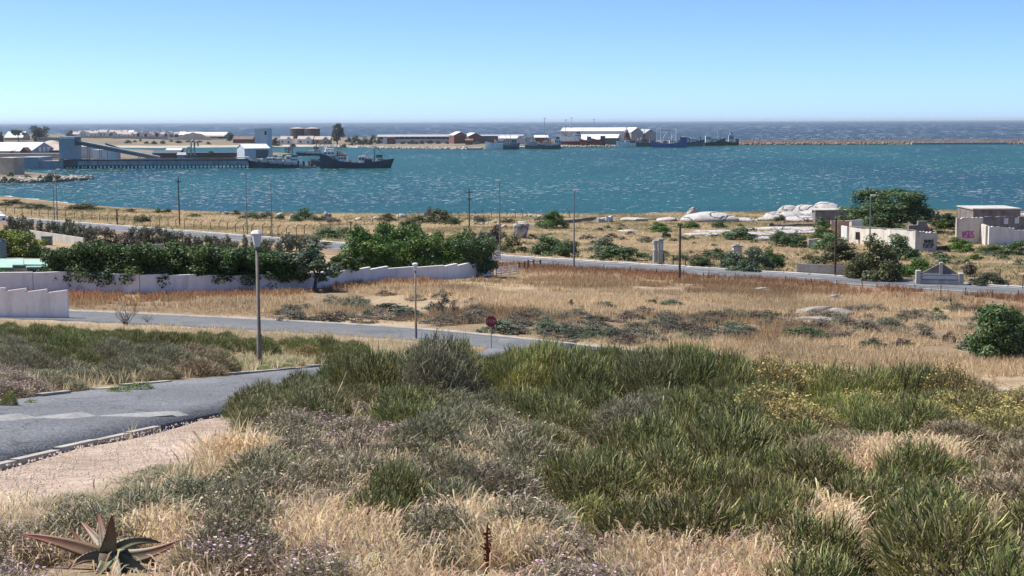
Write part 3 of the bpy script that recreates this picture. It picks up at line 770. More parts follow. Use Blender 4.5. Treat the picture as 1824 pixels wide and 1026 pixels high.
# ================================================================== HARBOUR: jetty, sheds, tower, boats, breakwater
corrugated('steel_grey', (0.27, 0.33, 0.38), 0.6, 'X'); corrugated('steel_dark', (0.10, 0.12, 0.14), 0.6, 'X')
corrugated('steel_pale', (0.55, 0.57, 0.58), 0.6, 'X'); corrugated('roof_white', (0.74, 0.74, 0.72), 1.0, 'X', stain=(0.5, 0.48, 0.44)); corrugated('roof_grey', (0.42, 0.43, 0.43), 1.0, 'X', stain=(0.30, 0.27, 0.24))
corrugated('wall_pale', (0.48, 0.49, 0.48), 0.7, 'X'); plain('concrete', (0.36, 0.36, 0.35), 0.9, 0.18, 0.4, stain=(0.19, 0.17, 0.15)); plain('concrete_dark', (0.10, 0.105, 0.11), 0.9, 0.25, 0.3)
plain('panel_grey', (0.30, 0.34, 0.37), 0.8, 0.12, 0.25, stain=(0.16, 0.16, 0.16)); plain('brick_red', (0.19, 0.085, 0.065), 0.9, 0.2, 0.8); plain('tan_wall', (0.45, 0.38, 0.29), 0.9, 0.15, 0.3)
plain('white_wall_far', (0.66, 0.65, 0.62), 0.85, 0.08, 0.3); plain('roof_brown', (0.20, 0.15, 0.12), 0.9, 0.2, 0.3); plain('roof_tile_pale', (0.46, 0.40, 0.35), 0.9, 0.15, 0.3)
plain('tank_rust', (0.085, 0.062, 0.055), 0.7, 0.25, 0.15, stain=(0.13, 0.075, 0.05)); plain('tank_roof', (0.42, 0.36, 0.32), 0.8, 0.15, 0.2); plain('window_dark', (0.025, 0.03, 0.035), 0.2, 0.1, 1.0, spec=0.5)
plain('hull_blue', (0.030, 0.055, 0.095), 0.5, 0.25, 0.3, stain=(0.09, 0.06, 0.05)); plain('hull_royal', (0.035, 0.12, 0.33), 0.5, 0.15, 0.4, stain=(0.10, 0.09, 0.09)); plain('hull_white', (0.84, 0.84, 0.82), 0.5, 0.1, 0.4, stain=(0.40, 0.30, 0.22)); plain('hull_grey', (0.10, 0.12, 0.15), 0.5, 0.2, 0.4, stain=(0.12, 0.07, 0.05)); plain('hull_red', (0.17, 0.045, 0.035), 0.7, 0.2, 0.5)
plain('boot_top', (0.035, 0.03, 0.03), 0.6, 0.2, 0.5); plain('boat_white', (0.86, 0.85, 0.82), 0.5, 0.08, 0.5, stain=(0.45, 0.33, 0.22)); plain('deck_grey', (0.30, 0.28, 0.25), 0.9, 0.25, 0.5); plain('steel_mast', (0.30, 0.31, 0.32), 0.6, 0.15, 1.0); plain('rust', (0.20, 0.09, 0.05), 0.9, 0.3, 1.0); plain('boat_orange', (0.42, 0.17, 0.08), 0.7, 0.15, 1.0); plain('net_teal', (0.10, 0.22, 0.21), 0.9, 0.25, 1.0); plain('duct_beige', (0.52, 0.46, 0.36), 0.7, 0.15, 0.5); plain('boat_green', (0.05, 0.14, 0.10), 0.6, 0.2, 0.6)
def ext(px0, px1, pt, pb, Y):
    a = W(px0, pb, Y); b_ = W(px1, pt, Y); return a[0], b_[0], a[2], b_[2]
def shed(name, label, cat, px0, px1, yr, ye, yb, Y, depth, wall, roof, ridge='x', rz=0.0, group=None, win=None, door=None, base=None, over=.4):
    "gabled building; yr / ye / yb are the image rows of ridge, eaves and foot of the front"
    x0, x1, z0, ze = ext(px0, px1, ye, yb, Y); zr = W((px0 + px1) / 2, yr, Y + (depth / 2 if ridge == 'x' else 0))[2]
    if base is not None: z0 = base
    z0 -= .8; L = x1 - x0; e = empty(name, ((x0 + x1) / 2, Y + depth / 2, z0), rz, label, cat, group); h = ze - z0; g = max(.3, zr - ze); D = depth
    if ridge == 'x':
        MB().prism([(-D / 2, 0), (D / 2, 0), (D / 2, h), (0, h + g), (-D / 2, h)], -L / 2, L / 2, 'x').build('wall', wall, e)
        t = .25; sl = g / (D / 2)
        q = MB().prism([(-D / 2 - over, h - over * sl + .03), (0, h + g + .03), (0, h + g + t), (-D / 2 - over, h - over * sl + t)], -L / 2 - over, L / 2 + over, 'x')
        q.build('roof_slope', roof, e)
        MB().prism([(0, h + g + .04), (D / 2 + over, h - over * sl + .03), (D / 2 + over, h - over * sl + t), (0, h + g + t + .01)], -L / 2 - over, L / 2 + over, 'x').build('roof_slope', roof, e)
    else:
        MB().prism([(-L / 2, 0), (L / 2, 0), (L / 2, h), (0, h + g), (-L / 2, h)], -D / 2, D / 2, 'y').build('wall', wall, e)
        t = .25; sl = g / (L / 2)
        for s in (-1, 1):
            MB().prism([(0, h + g + .03), (s * (L / 2 + over), h - over * sl + .03), (s * (L / 2 + over), h - over * sl + t), (0, h + g + t)], -D / 2 - over, D / 2 + over, 'y').build('roof_slope', roof, e)
    for (fx, fz, fwid, fh, mt) in (win or []):
        MB().box((fx - fwid / 2) * L, (fx + fwid / 2) * L, -D / 2 - .08, -D / 2 + .1, h * fz, h * (fz + fh)).build('window', mt, e)
    for (fx, fwid, fh, mt) in (door or []):
        MB().box((fx - fwid / 2) * L, (fx + fwid / 2) * L, -D / 2 - .07, -D / 2 + .1, .8, .8 + (h - .8) * fh).build('door', mt, e)
    return e
def block(name, label, cat, px0, px1, pt, pb, Y, depth, wall, roof, group=None, rz=0.0, extra=0.8, parapet=0.3):
    x0, x1, z0, z1 = ext(px0, px1, pt, pb, Y); z0 -= extra; e = empty(name, ((x0 + x1) / 2, Y + depth / 2, z0), rz, label, cat, group); L = x1 - x0
    MB().box(-L / 2, L / 2, -depth / 2, depth / 2, 0, z1 - z0).build('wall', wall, e)
    MB().box(-L / 2 - .3, L / 2 + .3, -depth / 2 - .3, depth / 2 + .3, z1 - z0 + .003, z1 - z0 + parapet).build('roof', roof, e)
    e['size'] = (L, depth, z1 - z0)
    return e
JY = 771.0
# --- jetty on piles with a front of concrete panels
jt = empty('jetty', (0, 0, 0), 0, 'long grey jetty on dark piles with panelled front', 'jetty')
x0, x1, zb, zt = ext(139, 441, 284.0, 299.5, JY); zp = W(250, 294, JY)[2]
xl = W(113, 290, JY)[0]
MB().box(xl, x1, JY + .25, JY + 15, zt - .5, zt).build('deck', 'concrete', jt)
npan = 17; pw = (x1 - x0) / npan
for k in range(npan):
    MB().box(x0 + k * pw + .12, x0 + (k + 1) * pw - .12, JY - .1, JY + .25, zp, zt - .62).build('panel', 'panel_grey', jt)
MB().box(xl, x1, JY - .2, JY + .3, zt - .6, zt + .35).build('edge_beam', 'concrete_dark', jt)
MB().box(xl, x1, JY + .26, JY + .5, zp - .4, zt - .5).build('back_beam', 'concrete_dark', jt)
for k in range(48):
    for r_ in range(3):
        if RNG.random() < .85:
            xx = xl + (x1 - xl) * (k + .5 * (r_ % 2)) / 47.6
            MB().tube((xx, JY + .6 + r_ * 5, -3), (xx, JY + .6 + r_ * 5, zp + .2), .34, n=6).build('pile', 'concrete_dark', jt)
MB().tube((xl, JY + 1.2, zt + .25), (x1 - 30, JY + 1.2, zt + .25), .22, n=6).build('pipe', 'steel_dark', jt)
for k in range(26):
    xx = x0 + (x1 - x0) * k / 25.5; MB().tube((xx, JY + .8, zt), (xx, JY + .8, zt + 1.0), .05, n=5).build('rail_post', 'steel_mast', jt)
MB().tube((x0, JY + .8, zt + 1.0), (x1, JY + .8, zt + 1.0), .04, n=5).build('rail', 'steel_mast', jt)
# white awnings on the jetty end
xa, xb, _, za = ext(420, 441, 279.5, 284, JY + 2); MB().box(xa, xb, JY + 1.5, JY + 8, za - .5, za).build('awning', 'roof_white', jt)
for xx in (xa + .3, xb - .3): MB().tube((xx, JY + 1.8, zt), (xx, JY + 1.8, za - .5), .12, n=6).build('awning_post', 'steel_mast', jt)
# --- harbour land left and behind the jetty
q = MB(); land = [S(-520, 299.0), S(112, 299.0), S(118, 292.5), S(300, 287), S(470, 284.5), S(520, 279.5), S(500, 277), S(330, 276.5), S(250, 271), S(130, 266.5), S(-520, 266)]
q.prism([(p_[0], p_[1]) for p_ in land], -3, 2.3, 'z'); tag(q.build('harbour_ground', 'far_ground'), kind='structure')
HZ = 2.3
block('warehouse', 'low grey warehouse at the root of the jetty', 'warehouse', 30, 68, 281, 299.5, JY + .5, 24, 'steel_grey', 'roof_grey')
block('quay_wall', 'pale grey quay wall between warehouse and tower', 'wall', 68.6, 112.6, 287.5, 299.5, JY + .8, 6, 'panel_grey', 'concrete', extra=1.5)
# --- loading tower with conveyor
tw = empty('loading_tower', (*W(126, 284, JY + 7)[:2], zt), math.radians(-6), 'tall windowless blue-grey tower with white roof at head of conveyor', 'tower')
tx0, tx1, tz0, tz1 = ext(113, 139, 243, 284, JY + 2); TL = tx1 - tx0; TH = tz1 - zt
MB().box(-TL / 2, TL / 2, -5, 5, 0, TH - 1.2).build('wall', 'steel_grey', tw)
MB().box(-TL / 2 + .8, TL / 2 + .2, -5.3, 5.3, TH - 1.19, TH).build('roof', 'roof_white', tw)
MB().box(-TL / 2 - .25, TL / 2 + .25, -5.4, -5.01, -3.9, .4).build('base_beam', 'concrete_dark', tw)
MB().box(TL / 2 + .01, TL / 2 + .4, -3.6, 3.6, TH * .62, TH * .97).build('hatch', 'steel_dark', tw)
cv = empty('conveyor', (*W(139, 252, JY + 7)[:2], zt), 0, 'long enclosed conveyor sloping down from the loading tower', 'conveyor')
A = W(139.5, 252.5, JY + 7); B_ = W(284, 280.5, JY + 7); o_ = np.array(cv.location)
a_ = A - o_; b2 = B_ - o_
def beam(q, a, b, w, h0, h1):
    q.add([(a[0], a[1] - w, a[2] + h0), (a[0], a[1] + w, a[2] + h0), (a[0], a[1] + w, a[2] + h1), (a[0], a[1] - w, a[2] + h1), (b[0], b[1] - w, b[2] + h0), (b[0], b[1] + w, b[2] + h0), (b[0], b[1] + w, b[2] + h1), (b[0], b[1] - w, b[2] + h1)], [(0, 3, 2, 1), (4, 5, 6, 7), (0, 1, 5, 4), (1, 2, 6, 5), (2, 3, 7, 6), (3, 0, 4, 7)]); return q
beam(MB(), a_, b2, 1.3, -1.6, .15).build('gallery', 'steel_dark', cv); beam(MB(), a_, b2, 1.6, .16, .75).build('roof', 'roof_grey', cv)
for t in (.12, .27, .5, .75):
    c_ = a_ + (b2 - a_) * t
    MB().tube((c_[0] - .5, c_[1], 0), (c_[0] - .5, c_[1], c_[2] - 1.5), .22, n=6).tube((c_[0] + .5, c_[1], 0), (c_[0] + .5, c_[1], c_[2] - 1.5), .22, n=6).build('trestle', 'steel_mast', cv)
c2 = empty('conveyor', (*W(190, 256, JY + 60)[:2], zt), 0, 'thin dark conveyor boom behind the long one', 'conveyor')
A = W(188, 255, JY + 60) - np.array(c2.location); B_ = W(216, 264, JY + 60) - np.array(c2.location); beam(MB(), A, B_, .7, -.9, .1).build('gallery', 'steel_dark', c2)
for t in (.1, .9):
    c_ = A + (B_ - A) * t; MB().tube((c_[0], c_[1], -2.6), (c_[0], c_[1], c_[2] - .8), .2, n=6).build('trestle', 'steel_mast', c2)
# --- concrete silo house on the spit
block('pump_house', 'brownish concrete block building with bright flat roof on the rocky spit', 'building', 2, 31, 281.5, 312, 655, 7.5, 'tan_wall', 'roof_white', rz=math.radians(-20))
# --- sheds and houses on the harbour land
def HY(pb): return S(0, pb, HZ)[1]
w = shed('warehouse', 'white roofed warehouse with gable and three white windows', 'warehouse', -60, 72, 254, 269, 279, 930, 30, 'steel_grey', 'roof_white', 'x', math.radians(-14), base=HZ)
for k in range(3):
    MB().box(66 / 2 * 0 + 19.9 + 1.2, 19.9 + 1.5, -6 + k * 5, -3.6 + k * 5, 4.6, 7.4).build('window', 'boat_white', w)
L_ = (W(72, 270, 930)[0] - W(-60, 270, 930)[0]) / 2
for ch in [c for c in w.children if c.name.startswith('window')]:
    for v in ch.data.vertices: v.co.x += L_ - 19.9 - 1.15
shed('brick_house', 'small brown gabled house in front of the white roofed warehouse', 'house', 37, 48, 263, 269, 276, 905, 8, 'brick_red', 'roof_brown', 'y', base=HZ)
shed('brick_house', 'tiny brown gabled hut beside the white roofed warehouse', 'house', 17, 26, 269, 271.5, 277, 900, 6, 'brick_red', 'roof_brown', 'y', base=HZ)
block('long_shed', 'long low beige shed below the white roofed warehouse', 'shed', -40, 112, 274, 281, 870, 10, 'tan_wall', 'roof_grey')
shed('long_shed', 'brown roofed shed between warehouse and loading tower', 'shed', 74, 114, 257.5, 268, 277, 945, 30, 'roof_brown', 'roof_tile_pale', 'x', base=HZ)
block('workshop', 'white flat roofed workshop under the conveyor', 'workshop', 165, 205, 267.5, 282, 880, 12, 'white_wall_far', 'roof_white')
block('workshop', 'pale long workshop wall behind the loading tower', 'workshop', 141, 166, 262, 282, 900, 10, 'wall_pale', 'roof_grey')
shed('brick_shed', 'dark red brick shed with pale roof strips behind the jetty', 'shed', 272, 318, 268, 273, 283, 905, 14, 'brick_red', 'steel_dark', 'x', base=HZ)
for k, (a, b_) in enumerate(((296, 303), (305, 312), (314, 322))):
    shed('roof_monitor', 'dark raised roof of the brick shed, %s of three' % ['first from the tower', 'middle one', 'nearest the ducts'][k], 'shed', a, b_, 264.5, 268, 274, 912, 8, 'steel_dark', 'roof_white', 'x')
block('brick_shed', 'long low dark red shed along the jetty end', 'shed', 333, 428, 272.5, 284, 905, 16, 'brick_red', 'steel_dark')
shed('hut', 'small grey gabled hut beside the beige ducts', 'hut', 316, 331, 272, 276, 283, 880, 6, 'concrete', 'roof_grey', 'x')
for k, px_ in enumerate((333, 341, 347)):
    dq = empty('duct', (*W(px_, 283, 880)[:2], HZ), 0, 'tall beige bent ventilation duct on the quay, %s' % ['shortest one', 'tallest one', 'slim one next to the tallest'][k], 'duct')
    hh = W(px_, (262, 250, 252)[k], 880)[2] - HZ
    MB().path([(0, 0, -.3), (0, 0, hh - 1.2), (.6, 0, hh - .3), (1.5, 0, hh), (2.2, 0, hh - .8), (2.3, 0, hh - 3)], [.55, .55, .55, .55, .5, .5], 8).build('pipe', 'duct_beige', dq); MB().box(-1, 1, -1, 1, -.2, 2.2).build('base', 'steel_dark', dq)
wsh = shed('gabled_shed', 'pale blue gabled shed with bright roof beside the white tower', 'shed', 424, 470, 257, 264.5, 277, 890, 16, 'steel_pale', 'roof_white', 'x', math.radians(28), base=HZ, door=[(.2, .5, .85, 'steel_dark')])
st = block('silo_tower', 'white slab-sided tower with dark square opening near its top', 'tower', 456, 479, 229.5, 277, 930, 8, 'steel_pale', 'roof_white', rz=math.radians(-10)); L_, D_, H_ = st['size']
MB().box(L_ * .25, L_ * .42, -D_ / 2 - .05, -D_ / 2 + .2, H_ * .78, H_ * .92).build('opening', 'window_dark', st); MB().box(-L_ * .1, L_ * .62, -D_ / 2 - 1, -D_ / 2 + 2, H_ + .31, H_ + .6).build('canopy', 'roof_white', st)
# --- spit with rocks
q = MB(); sp = [S(-400, 327), S(-100, 327), S(20, 326), S(90, 324.5), S(140, 322), S(162, 320), S(150, 317.5), S(110, 313), S(60, 309.5), S(-100, 308), S(-400, 308)]
V = [(p_[0], p_[1], -.6) for p_ in sp]; cen = np.mean([p_[:2] for p_ in sp], 0); Vi = [(cen[0] + (p_[0] - cen[0]) * .93, p_[1] + (7 if i < 6 else -7), 1.1) for i, p_ in enumerate(sp)]; nsp = len(sp)
q.add(V + Vi, [(i, (i + 1) % nsp, (i + 1) % nsp + nsp, i + nsp) for i in range(nsp)] + [tuple(range(nsp, 2 * nsp))]); tag(q.build('spit', 'far_ground'), kind='structure')
def rock_mass(name, pts, label, mat='rubble', kind='stuff'):
    "loose rocks too small to tell apart"
    V = []; Fc = []
    base = [(-1, -1, -1), (1, -1, -1), (1, 1, -1), (-1, 1, -1), (-1, -1, 1), (1, -1, 1), (1, 1, 1), (-1, 1, 1)]; fs = [(3, 2, 1, 0), (4, 5, 6, 7), (0, 1, 5, 4), (1, 2, 6, 5), (2, 3, 7, 6), (3, 0, 4, 7)]
    for (x, y, z, s) in pts:
        M_ = Matrix.Rotation(RNG.uniform(0, 6.28), 3, 'Z') @ Matrix.Rotation(RNG.uniform(-.5, .5), 3, 'X'); k = len(V)
        for b_ in base:
            v = M_ @ Vector((b_[0] * s * RNG.uniform(.5, 1.0), b_[1] * s * RNG.uniform(.5, 1), b_[2] * s * RNG.uniform(.35, .75))); V.append((x + v.x, y + v.y, z + v.z))
        Fc += [tuple(i + k for i in f) for f in fs]
    o = obj_np(name, mesh_np(name, V, Fc, None, mat)); tag(o, label, 'rocks', kind=kind); return o
pts = []
for k in range(420):
    px_ = RNG.uniform(-150, 164); yy = np.interp(px_, [-150, 20, 90, 140, 164], [327, 326, 324.5, 322, 320]) - RNG.random() ** 1.5 * 4; P = S(px_, yy); pts.append((P[0], P[1], .3 + RNG.uniform(0, .9) * (1 - .2), RNG.uniform(.5, 1.2)))
rock_mass('rocks', pts, 'pale boulders along the water edge of the spit')
fc = empty('spit_fence', (*S(110, 318)[:2], 0), 0, 'thin post fence along the back of the rocky spit', 'fence'); o_ = np.array(fc.location)
for k in range(14):
    P = S(92 + 5.2 * k, 313.5 + .42 * k) - o_; MB().tube((P[0], P[1], -.2), (P[0], P[1], 2.6), .06, n=5).build('post', 'steel_mast', fc)
# --- far shore buildings
def FB(px, Y): return far_z(px, Y)
block('long_building', 'long low pale building with a row of windows by the big far tree', 'building', 66, 112, 245, 252, 1560, 14, 'wall_pale', 'roof_grey')
for k in range(12):
    P0 = W(70 + 3.4 * k, 248.2, 1560); MB().box(-.7, .7, -.1, .1, -.8, .8).build('window', 'window_dark', [o for o in bpy.data.objects if o.name.startswith('long_building')][-1]).location = (P0[0] - W(89, 248, 1560)[0], -7.1, 3.4)
shed('long_building', 'wide white roofed building beneath the umbrella tree', 'building', 8, 40, 234.5, 245, 252, 1600, 26, 'tan_wall', 'roof_white', 'x')
q = MB(); pts_ = [(58, 262), (75, 255), (95, 251), (118, 251.5), (135, 256), (150, 262)]
rt_ = empty('town_wall', (0, 0, 0)); tag(rt_, 'long tan boundary wall in front of the far white town', 'wall')
for (a, b_, Yw) in ((140, 200, 1720), (200, 250, 1700), (250, 300, 1690)):
    A = on_far(a, Yw); B_ = on_far(b_, Yw); MB().box(A[0], B_[0] - .3, Yw, Yw + .6, A[2] - 1, A[2] + 2.6).build('wall_section', 'tan_wall', rt_)
towns = []
rr = random.Random(5)
for k in range(34):
    px_ = 122 + (355 - 122) * k / 33 + rr.uniform(-3, 3); Yh = rr.choice([1800, 1900, 2050, 2200]); wpx = rr.uniform(8, 17); z = FB(px_, Yh); yb = proj((W(px_, 245, Yh)[0], Yh, z))[1]
    hh = rr.uniform(3.5, 6.5); ye = proj((W(px_, 245, Yh)[0], Yh, z + hh))[1]; ridge = rr.choice(['x', 'x', 'y'])
    roof = rr.choice(['roof_white', 'roof_tile_pale', 'roof_tile_pale', 'roof_grey', 'roof_brown'])
    nm = {'roof_white': 'white', 'roof_tile_pale': 'pale tiled', 'roof_grey': 'grey', 'roof_brown': 'brown'}[roof]
    shed('town_house', 'small white house with %s roof, %s on, in the far coastal town' % (nm, {'x': 'eaves', 'y': 'gable'}[ridge]), 'house', px_ - wpx / 2, px_ + wpx / 2, ye - rr.uniform(2.2, 4), ye, yb, Yh, 12, 'white_wall_far', roof, ridge, group='houses of the far town', win=[(-.2, .4, .12, .3, 'window_dark'), (.22, .4, .12, .3, 'window_dark')])
    if rr.random() < .35:
        e = [o for o in bpy.data.objects if o.name.startswith('town_house') and o.type == 'EMPTY'][-1]
        MB().box(1.5, 2.4, 1, 1.9, hh, hh + 4.2).build('chimney', 'white_wall_far', e)
shed('long_building', 'long white roofed hall behind the dark mound', 'building', 318, 402, 235.5, 240, 250, 1780, 26, 'wall_pale', 'roof_white', 'x')
shed('long_building', 'long brown shed right of the dark mound', 'building', 352, 399, 240.5, 243, 251, 1640, 18, 'brick_red', 'roof_tile_pale', 'x')
shed('brick_house', 'low brown house left of the white silo tower', 'house', 415, 450, 243, 248, 256, 1500, 14, 'brick_red', 'roof_brown', 'x')
# dark mound
V = []; K = 40
for i in range(K + 1):
    px_ = 285 + 115 * i / K; hh = 1.5 + 6.8 * math.exp(-((px_ - 345) / 24) ** 2) + 1.1 * math.sin(i * 1.3) * .4
    for j in range(7):
        t = j / 6; Y = 1600 + 90 * t; P = W(px_, 250, Y); V.append((P[0], Y, FB(px_, Y) - .5 + hh * math.sin(math.pi * t) ** .8 * (1 if 0 < i < K else 0) + RNG.normal(0, .15)))
Q = [(i * 7 + j, (i + 1) * 7 + j, (i + 1) * 7 + j + 1, i * 7 + j + 1) for i in range(K) for j in range(6)]
tag(obj_np('hill', mesh_np('hill', V, Q, None, 'dark_mound', True)), kind='structure')
# sand bank at left
V = []
for i in range(K + 1):
    px_ = 40 + 110 * i / K; hh = 9.5 * math.exp(-((px_ - 92) / 30) ** 2)
    for j in range(7):
        t = j / 6; Y = 1120 + 110 * t; P = W(px_, 255, Y); V.append((P[0], Y, 1 + hh * math.sin(math.pi * t) * (1 if 0 < i < K else 0)))
tag(obj_np('sand_bank', mesh_np('sand_bank', V, Q, None, 'sand', True)), kind='structure')
for k, (a, b_) in enumerate(((515.5, 541), (542, 568.5))):
    Y = 1700; P = on_far((a + b_) / 2, Y); R_ = (b_ - a) / 2 / F * Y; hh = W(a, 229.5, Y)[2] - P[2]; e = empty('storage_tank', (P[0], Y + R_, P[2] - 1), 0, 'big dark rusty storage tank, the %s of the pair' % ['one nearer the white tower', 'one nearer the tall tree'][k], 'tank', 'pair of storage tanks')
    MB().lathe([(R_, 0), (R_, hh + 1)], 28).build('shell', 'tank_rust', e, False); MB().lathe([(R_ + .15, hh + 1), (R_ + .15, hh + 1.3), (R_ * .4, hh + 2.6), (.3, hh + 3.1)], 28).build('roof', 'tank_roof', e)
    MB().tube((-R_ * .2, -R_ - .2, 0), (-R_ * .2, -R_ - .2, hh + 1.5), .12, n=5).build('ladder', 'steel_mast', e)
for (a, b_, yr, ye, yb, wall, lab) in ((499, 520, 243.5, 249, 257, 'white_wall_far', 'white gabled house with porch below the dark tanks'), (530, 557, 243, 249, 258, 'white_wall_far', 'white gabled house with low dark front in front of the tanks'), (560, 588, 243.5, 249.5, 258, 'tan_wall', 'tan gabled house left of the tall far tree')):
    shed('gabled_house', lab, 'house', a, b_, yr - .5, ye - 1, yb, 1460, 14, wall, 'roof_tile_pale', 'x', win=[(-.3, .45, .12, .3, 'window_dark')], base=FB(a, 1460))
    shed('house_wing', 'gable wing of the ' + lab.replace('white gabled ', 'white ').replace('tan gabled ', 'tan '), 'house', a + (b_ - a) * .5, a + (b_ - a) * .9, yr + .5, ye, yb, 1453, 7, wall, 'roof_tile_pale', 'y', base=FB(a, 1460), win=[(0, .4, .3, .35, 'window_dark')])
ls = shed('long_shed', 'long open sided shed with grey roof above the rocky shore', 'shed', 672, 812, 240, 243.3, 260, 1440, 18, 'wall_pale', 'roof_grey', 'x', base=FB(740, 1440))
D_ = 18; Ls = W(812, 250, 1440)[0] - W(672, 250, 1440)[0]; zt_ = W(740, 243.4, 1440)[2] - FB(740, 1440) + .8
MB().box(-Ls / 2 + 1, Ls / 2 - .2, -9.12, -8.95, zt_ - 2.6, zt_ - .1).build('opening', 'window_dark', ls)
for k in range(15): MB().box(-Ls / 2 + 1 + k * Ls / 15, -Ls / 2 + 1.3 + k * Ls / 15, -9.3, -9.13, .5, zt_).build('post', 'tan_wall', ls)
block('brick_block', 'red brown block standing in front of the long open shed', 'building', 690, 703, 244.5, 261, 1405, 12, 'brick_red', 'tan_wall')
block('lean_to', 'pale lean-to beside the red brown block', 'building', 683, 689.5, 246, 261, 1406, 10, 'white_wall_far', 'roof_grey')
shed('brick_shed', 'red brick gabled shed with white roof, left of two', 'shed', 803, 828, 235, 241, 258, 1405, 30, 'brick_red', 'roof_white', 'y', math.radians(12), base=FB(815, 1405))
shed('brick_shed', 'red brick gabled shed with white roof, right of two', 'shed', 829, 853, 237, 242.5, 258, 1395, 30, 'brick_red', 'roof_white', 'y', math.radians(12), base=FB(840, 1395))
shed('brick_hut', 'small dark brick hut on the shore by the brick sheds', 'hut', 829, 842, 247.5, 250, 259.5, 1360, 7, 'brick_red', 'roof_brown', 'x', base=FB(835, 1360))
shed('long_shed', 'long low dark shed with pale roof edge behind the moored boats', 'shed', 854, 932, 240, 242, 255, 1420, 16, 'steel_dark', 'roof_grey', 'x', base=FB(890, 1420))
shed('white_shed', 'cream roofed shed behind the white fishing boats', 'shed', 888, 922, 242.2, 246.5, 256, 1395, 12, 'tan_wall', 'roof_white', 'x', base=FB(900, 1395))
shed('white_shed', 'grey gable shed in the middle of the small quay', 'shed', 921, 934, 241.5, 246, 256, 1392, 14, 'wall_pale', 'roof_white', 'y', base=FB(925, 1392))
block('quay_office', 'pale flat roofed quay office right of the grey gable shed', 'building', 934.6, 948, 244.6, 256, 1400, 10, 'wall_pale', 'roof_grey')
shed('brick_shed', 'brown low shed with white roof behind the blue boats', 'shed', 952, 976, 241, 245, 256, 1410, 14, 'brick_red', 'roof_white', 'x', base=FB(960, 1410))
# big white shed and its neighbours
bs = shed('big_shed', 'biggest white roofed shed on the far quay', 'shed', 1004, 1118, 227.5, 233.5, 257, 1480, 40, 'wall_pale', 'roof_white', 'x', math.radians(-10), base=FB(1060, 1480))
shed('lean_to_shed', 'bright white sloping roof shed in front of the biggest shed', 'shed', 1034, 1106, 239.5, 249.0, 257, 1420, 46, 'wall_pale', 'roof_white', 'x', math.radians(-10), base=FB(1060, 1420))
shed('gabled_shed', 'grey gabled shed joined to the right end of the biggest shed', 'shed', 1119, 1141, 227.5, 235.5, 258, 1475, 44, 'concrete', 'roof_white', 'y', math.radians(8), base=FB(1130, 1475))
shed('gabled_shed', 'grey shed with small white roof patch at far right of sheds', 'shed', 1142, 1166, 230.5, 238.5, 258, 1480, 40, 'concrete', 'roof_grey', 'y', math.radians(8), base=FB(1150, 1480))
q = MB(); qp = [S(822, 266.4), S(856, 266.4), S(862, 264.4), S(1000, 264.2), S(1004, 262.4), S(822, 262.6)]; q.prism([(p_[0], p_[1]) for p_ in qp], -2, 1.3, 'z'); tag(q.build('quay', 'concrete'), 'low dark quay under the moored white boats', 'quay')
# light masts
for k, (px_, pt) in enumerate(((970, 211), (1008, 214), (1018, 210.5), (1058, 213))):
    P = on_far(px_, 1500); hh = W(px_, pt, 1500)[2] - P[2]
    e = empty('light_mast', P, 0, 'thin light mast on far quay, %s' % ['alone to the left of the biggest shed', 'shorter of the two at the shed end', 'tallest, at shed roof end', 'rising from the middle of the shed roof'][k], 'mast')
    MB().tube((0, 0, -1), (0, 0, hh), .3, .22, 6).build('pole', 'steel_mast', e); MB().box(-1.2, 1.2, -.3, .3, hh, hh + .5).build('lamp_head', 'steel_mast', e)
# --- breakwater
V = []; n_ = 110
for i in range(n_ + 1):
    px_ = 1165 + (2350 - 1165) * i / n_; y_w = np.interp(px_, [1165, 1320, 1824, 2350], [260.5, 258.3, 256.5, 254.5]); P = S(px_, y_w)
    for dy, z in ((0, -1), (4, 1.2), (8, 2.0 + RNG.normal(0, .15)), (9, 4.3), (18, 4.6), (24, -1)): V.append((P[0], P[1] + dy, z))
Q = [(i * 6 + j, (i + 1) * 6 + j, (i + 1) * 6 + j + 1, i * 6 + j + 1) for i in range(n_) for j in range(5)]
plain('breakwater_top', (0.16, 0.115, 0.09), 0.95, 0.25, 0.1)
tag(obj_np('breakwater', mesh_np('breakwater', V, Q, None, 'breakwater_top')), 'long low stone breakwater closing the bay', 'breakwater')
pts = []
for k in range(900):
    px_ = RNG.uniform(1180, 2300); P = S(px_, np.interp(px_, [1165, 1320, 1824, 2350], [260.5, 258.3, 256.5, 254.5])); t = RNG.random(); pts.append((P[0], P[1] + 1 + 6 * t, .2 + 2.0 * t, RNG.uniform(.7, 1.5)))
for k in range(60):
    px_ = RNG.uniform(1320, 2300); P = S(px_, np.interp(px_, [1165, 1320, 1824, 2350], [260.5, 258.3, 256.5, 254.5])); pts.append((P[0], P[1] + 14, 5.0, RNG.uniform(.5, 1.1)))
plain('armour', (0.24, 0.215, 0.19), 0.9, 0.35, 0.15); rock_mass('rocks', pts, 'grey armour rocks along the foot of the breakwater', 'armour')
qa = S(1622, 257.2); qb = S(1790, 256.6); q = MB().box(qa[0], qb[0], qa[1] - 5, qa[1] + 6, -2, 1.9); tag(q.build('landing_quay', 'concrete'), 'low concrete landing on the breakwater', 'quay')
for k, (px_, pt) in enumerate(((1625, 241), (1788, 237))):
    P = S(px_, 256.8); hh = W(px_, pt, P[1] + 12)[2]; e = empty('lamp_pole', (P[0], P[1] + 12, 4.4), 0, 'thin lamp pole on the breakwater, %s' % ['by the start of the landing', 'by the end of the landing'][k], 'pole'); MB().tube((0, 0, -.5), (0, 0, hh - 4.4), .14, n=6).build('pole', 'steel_mast', e); MB().box(-.6, .6, -.2, .2, hh - 4.4, hh - 4.1).build('lamp_head', 'steel_mast', e)
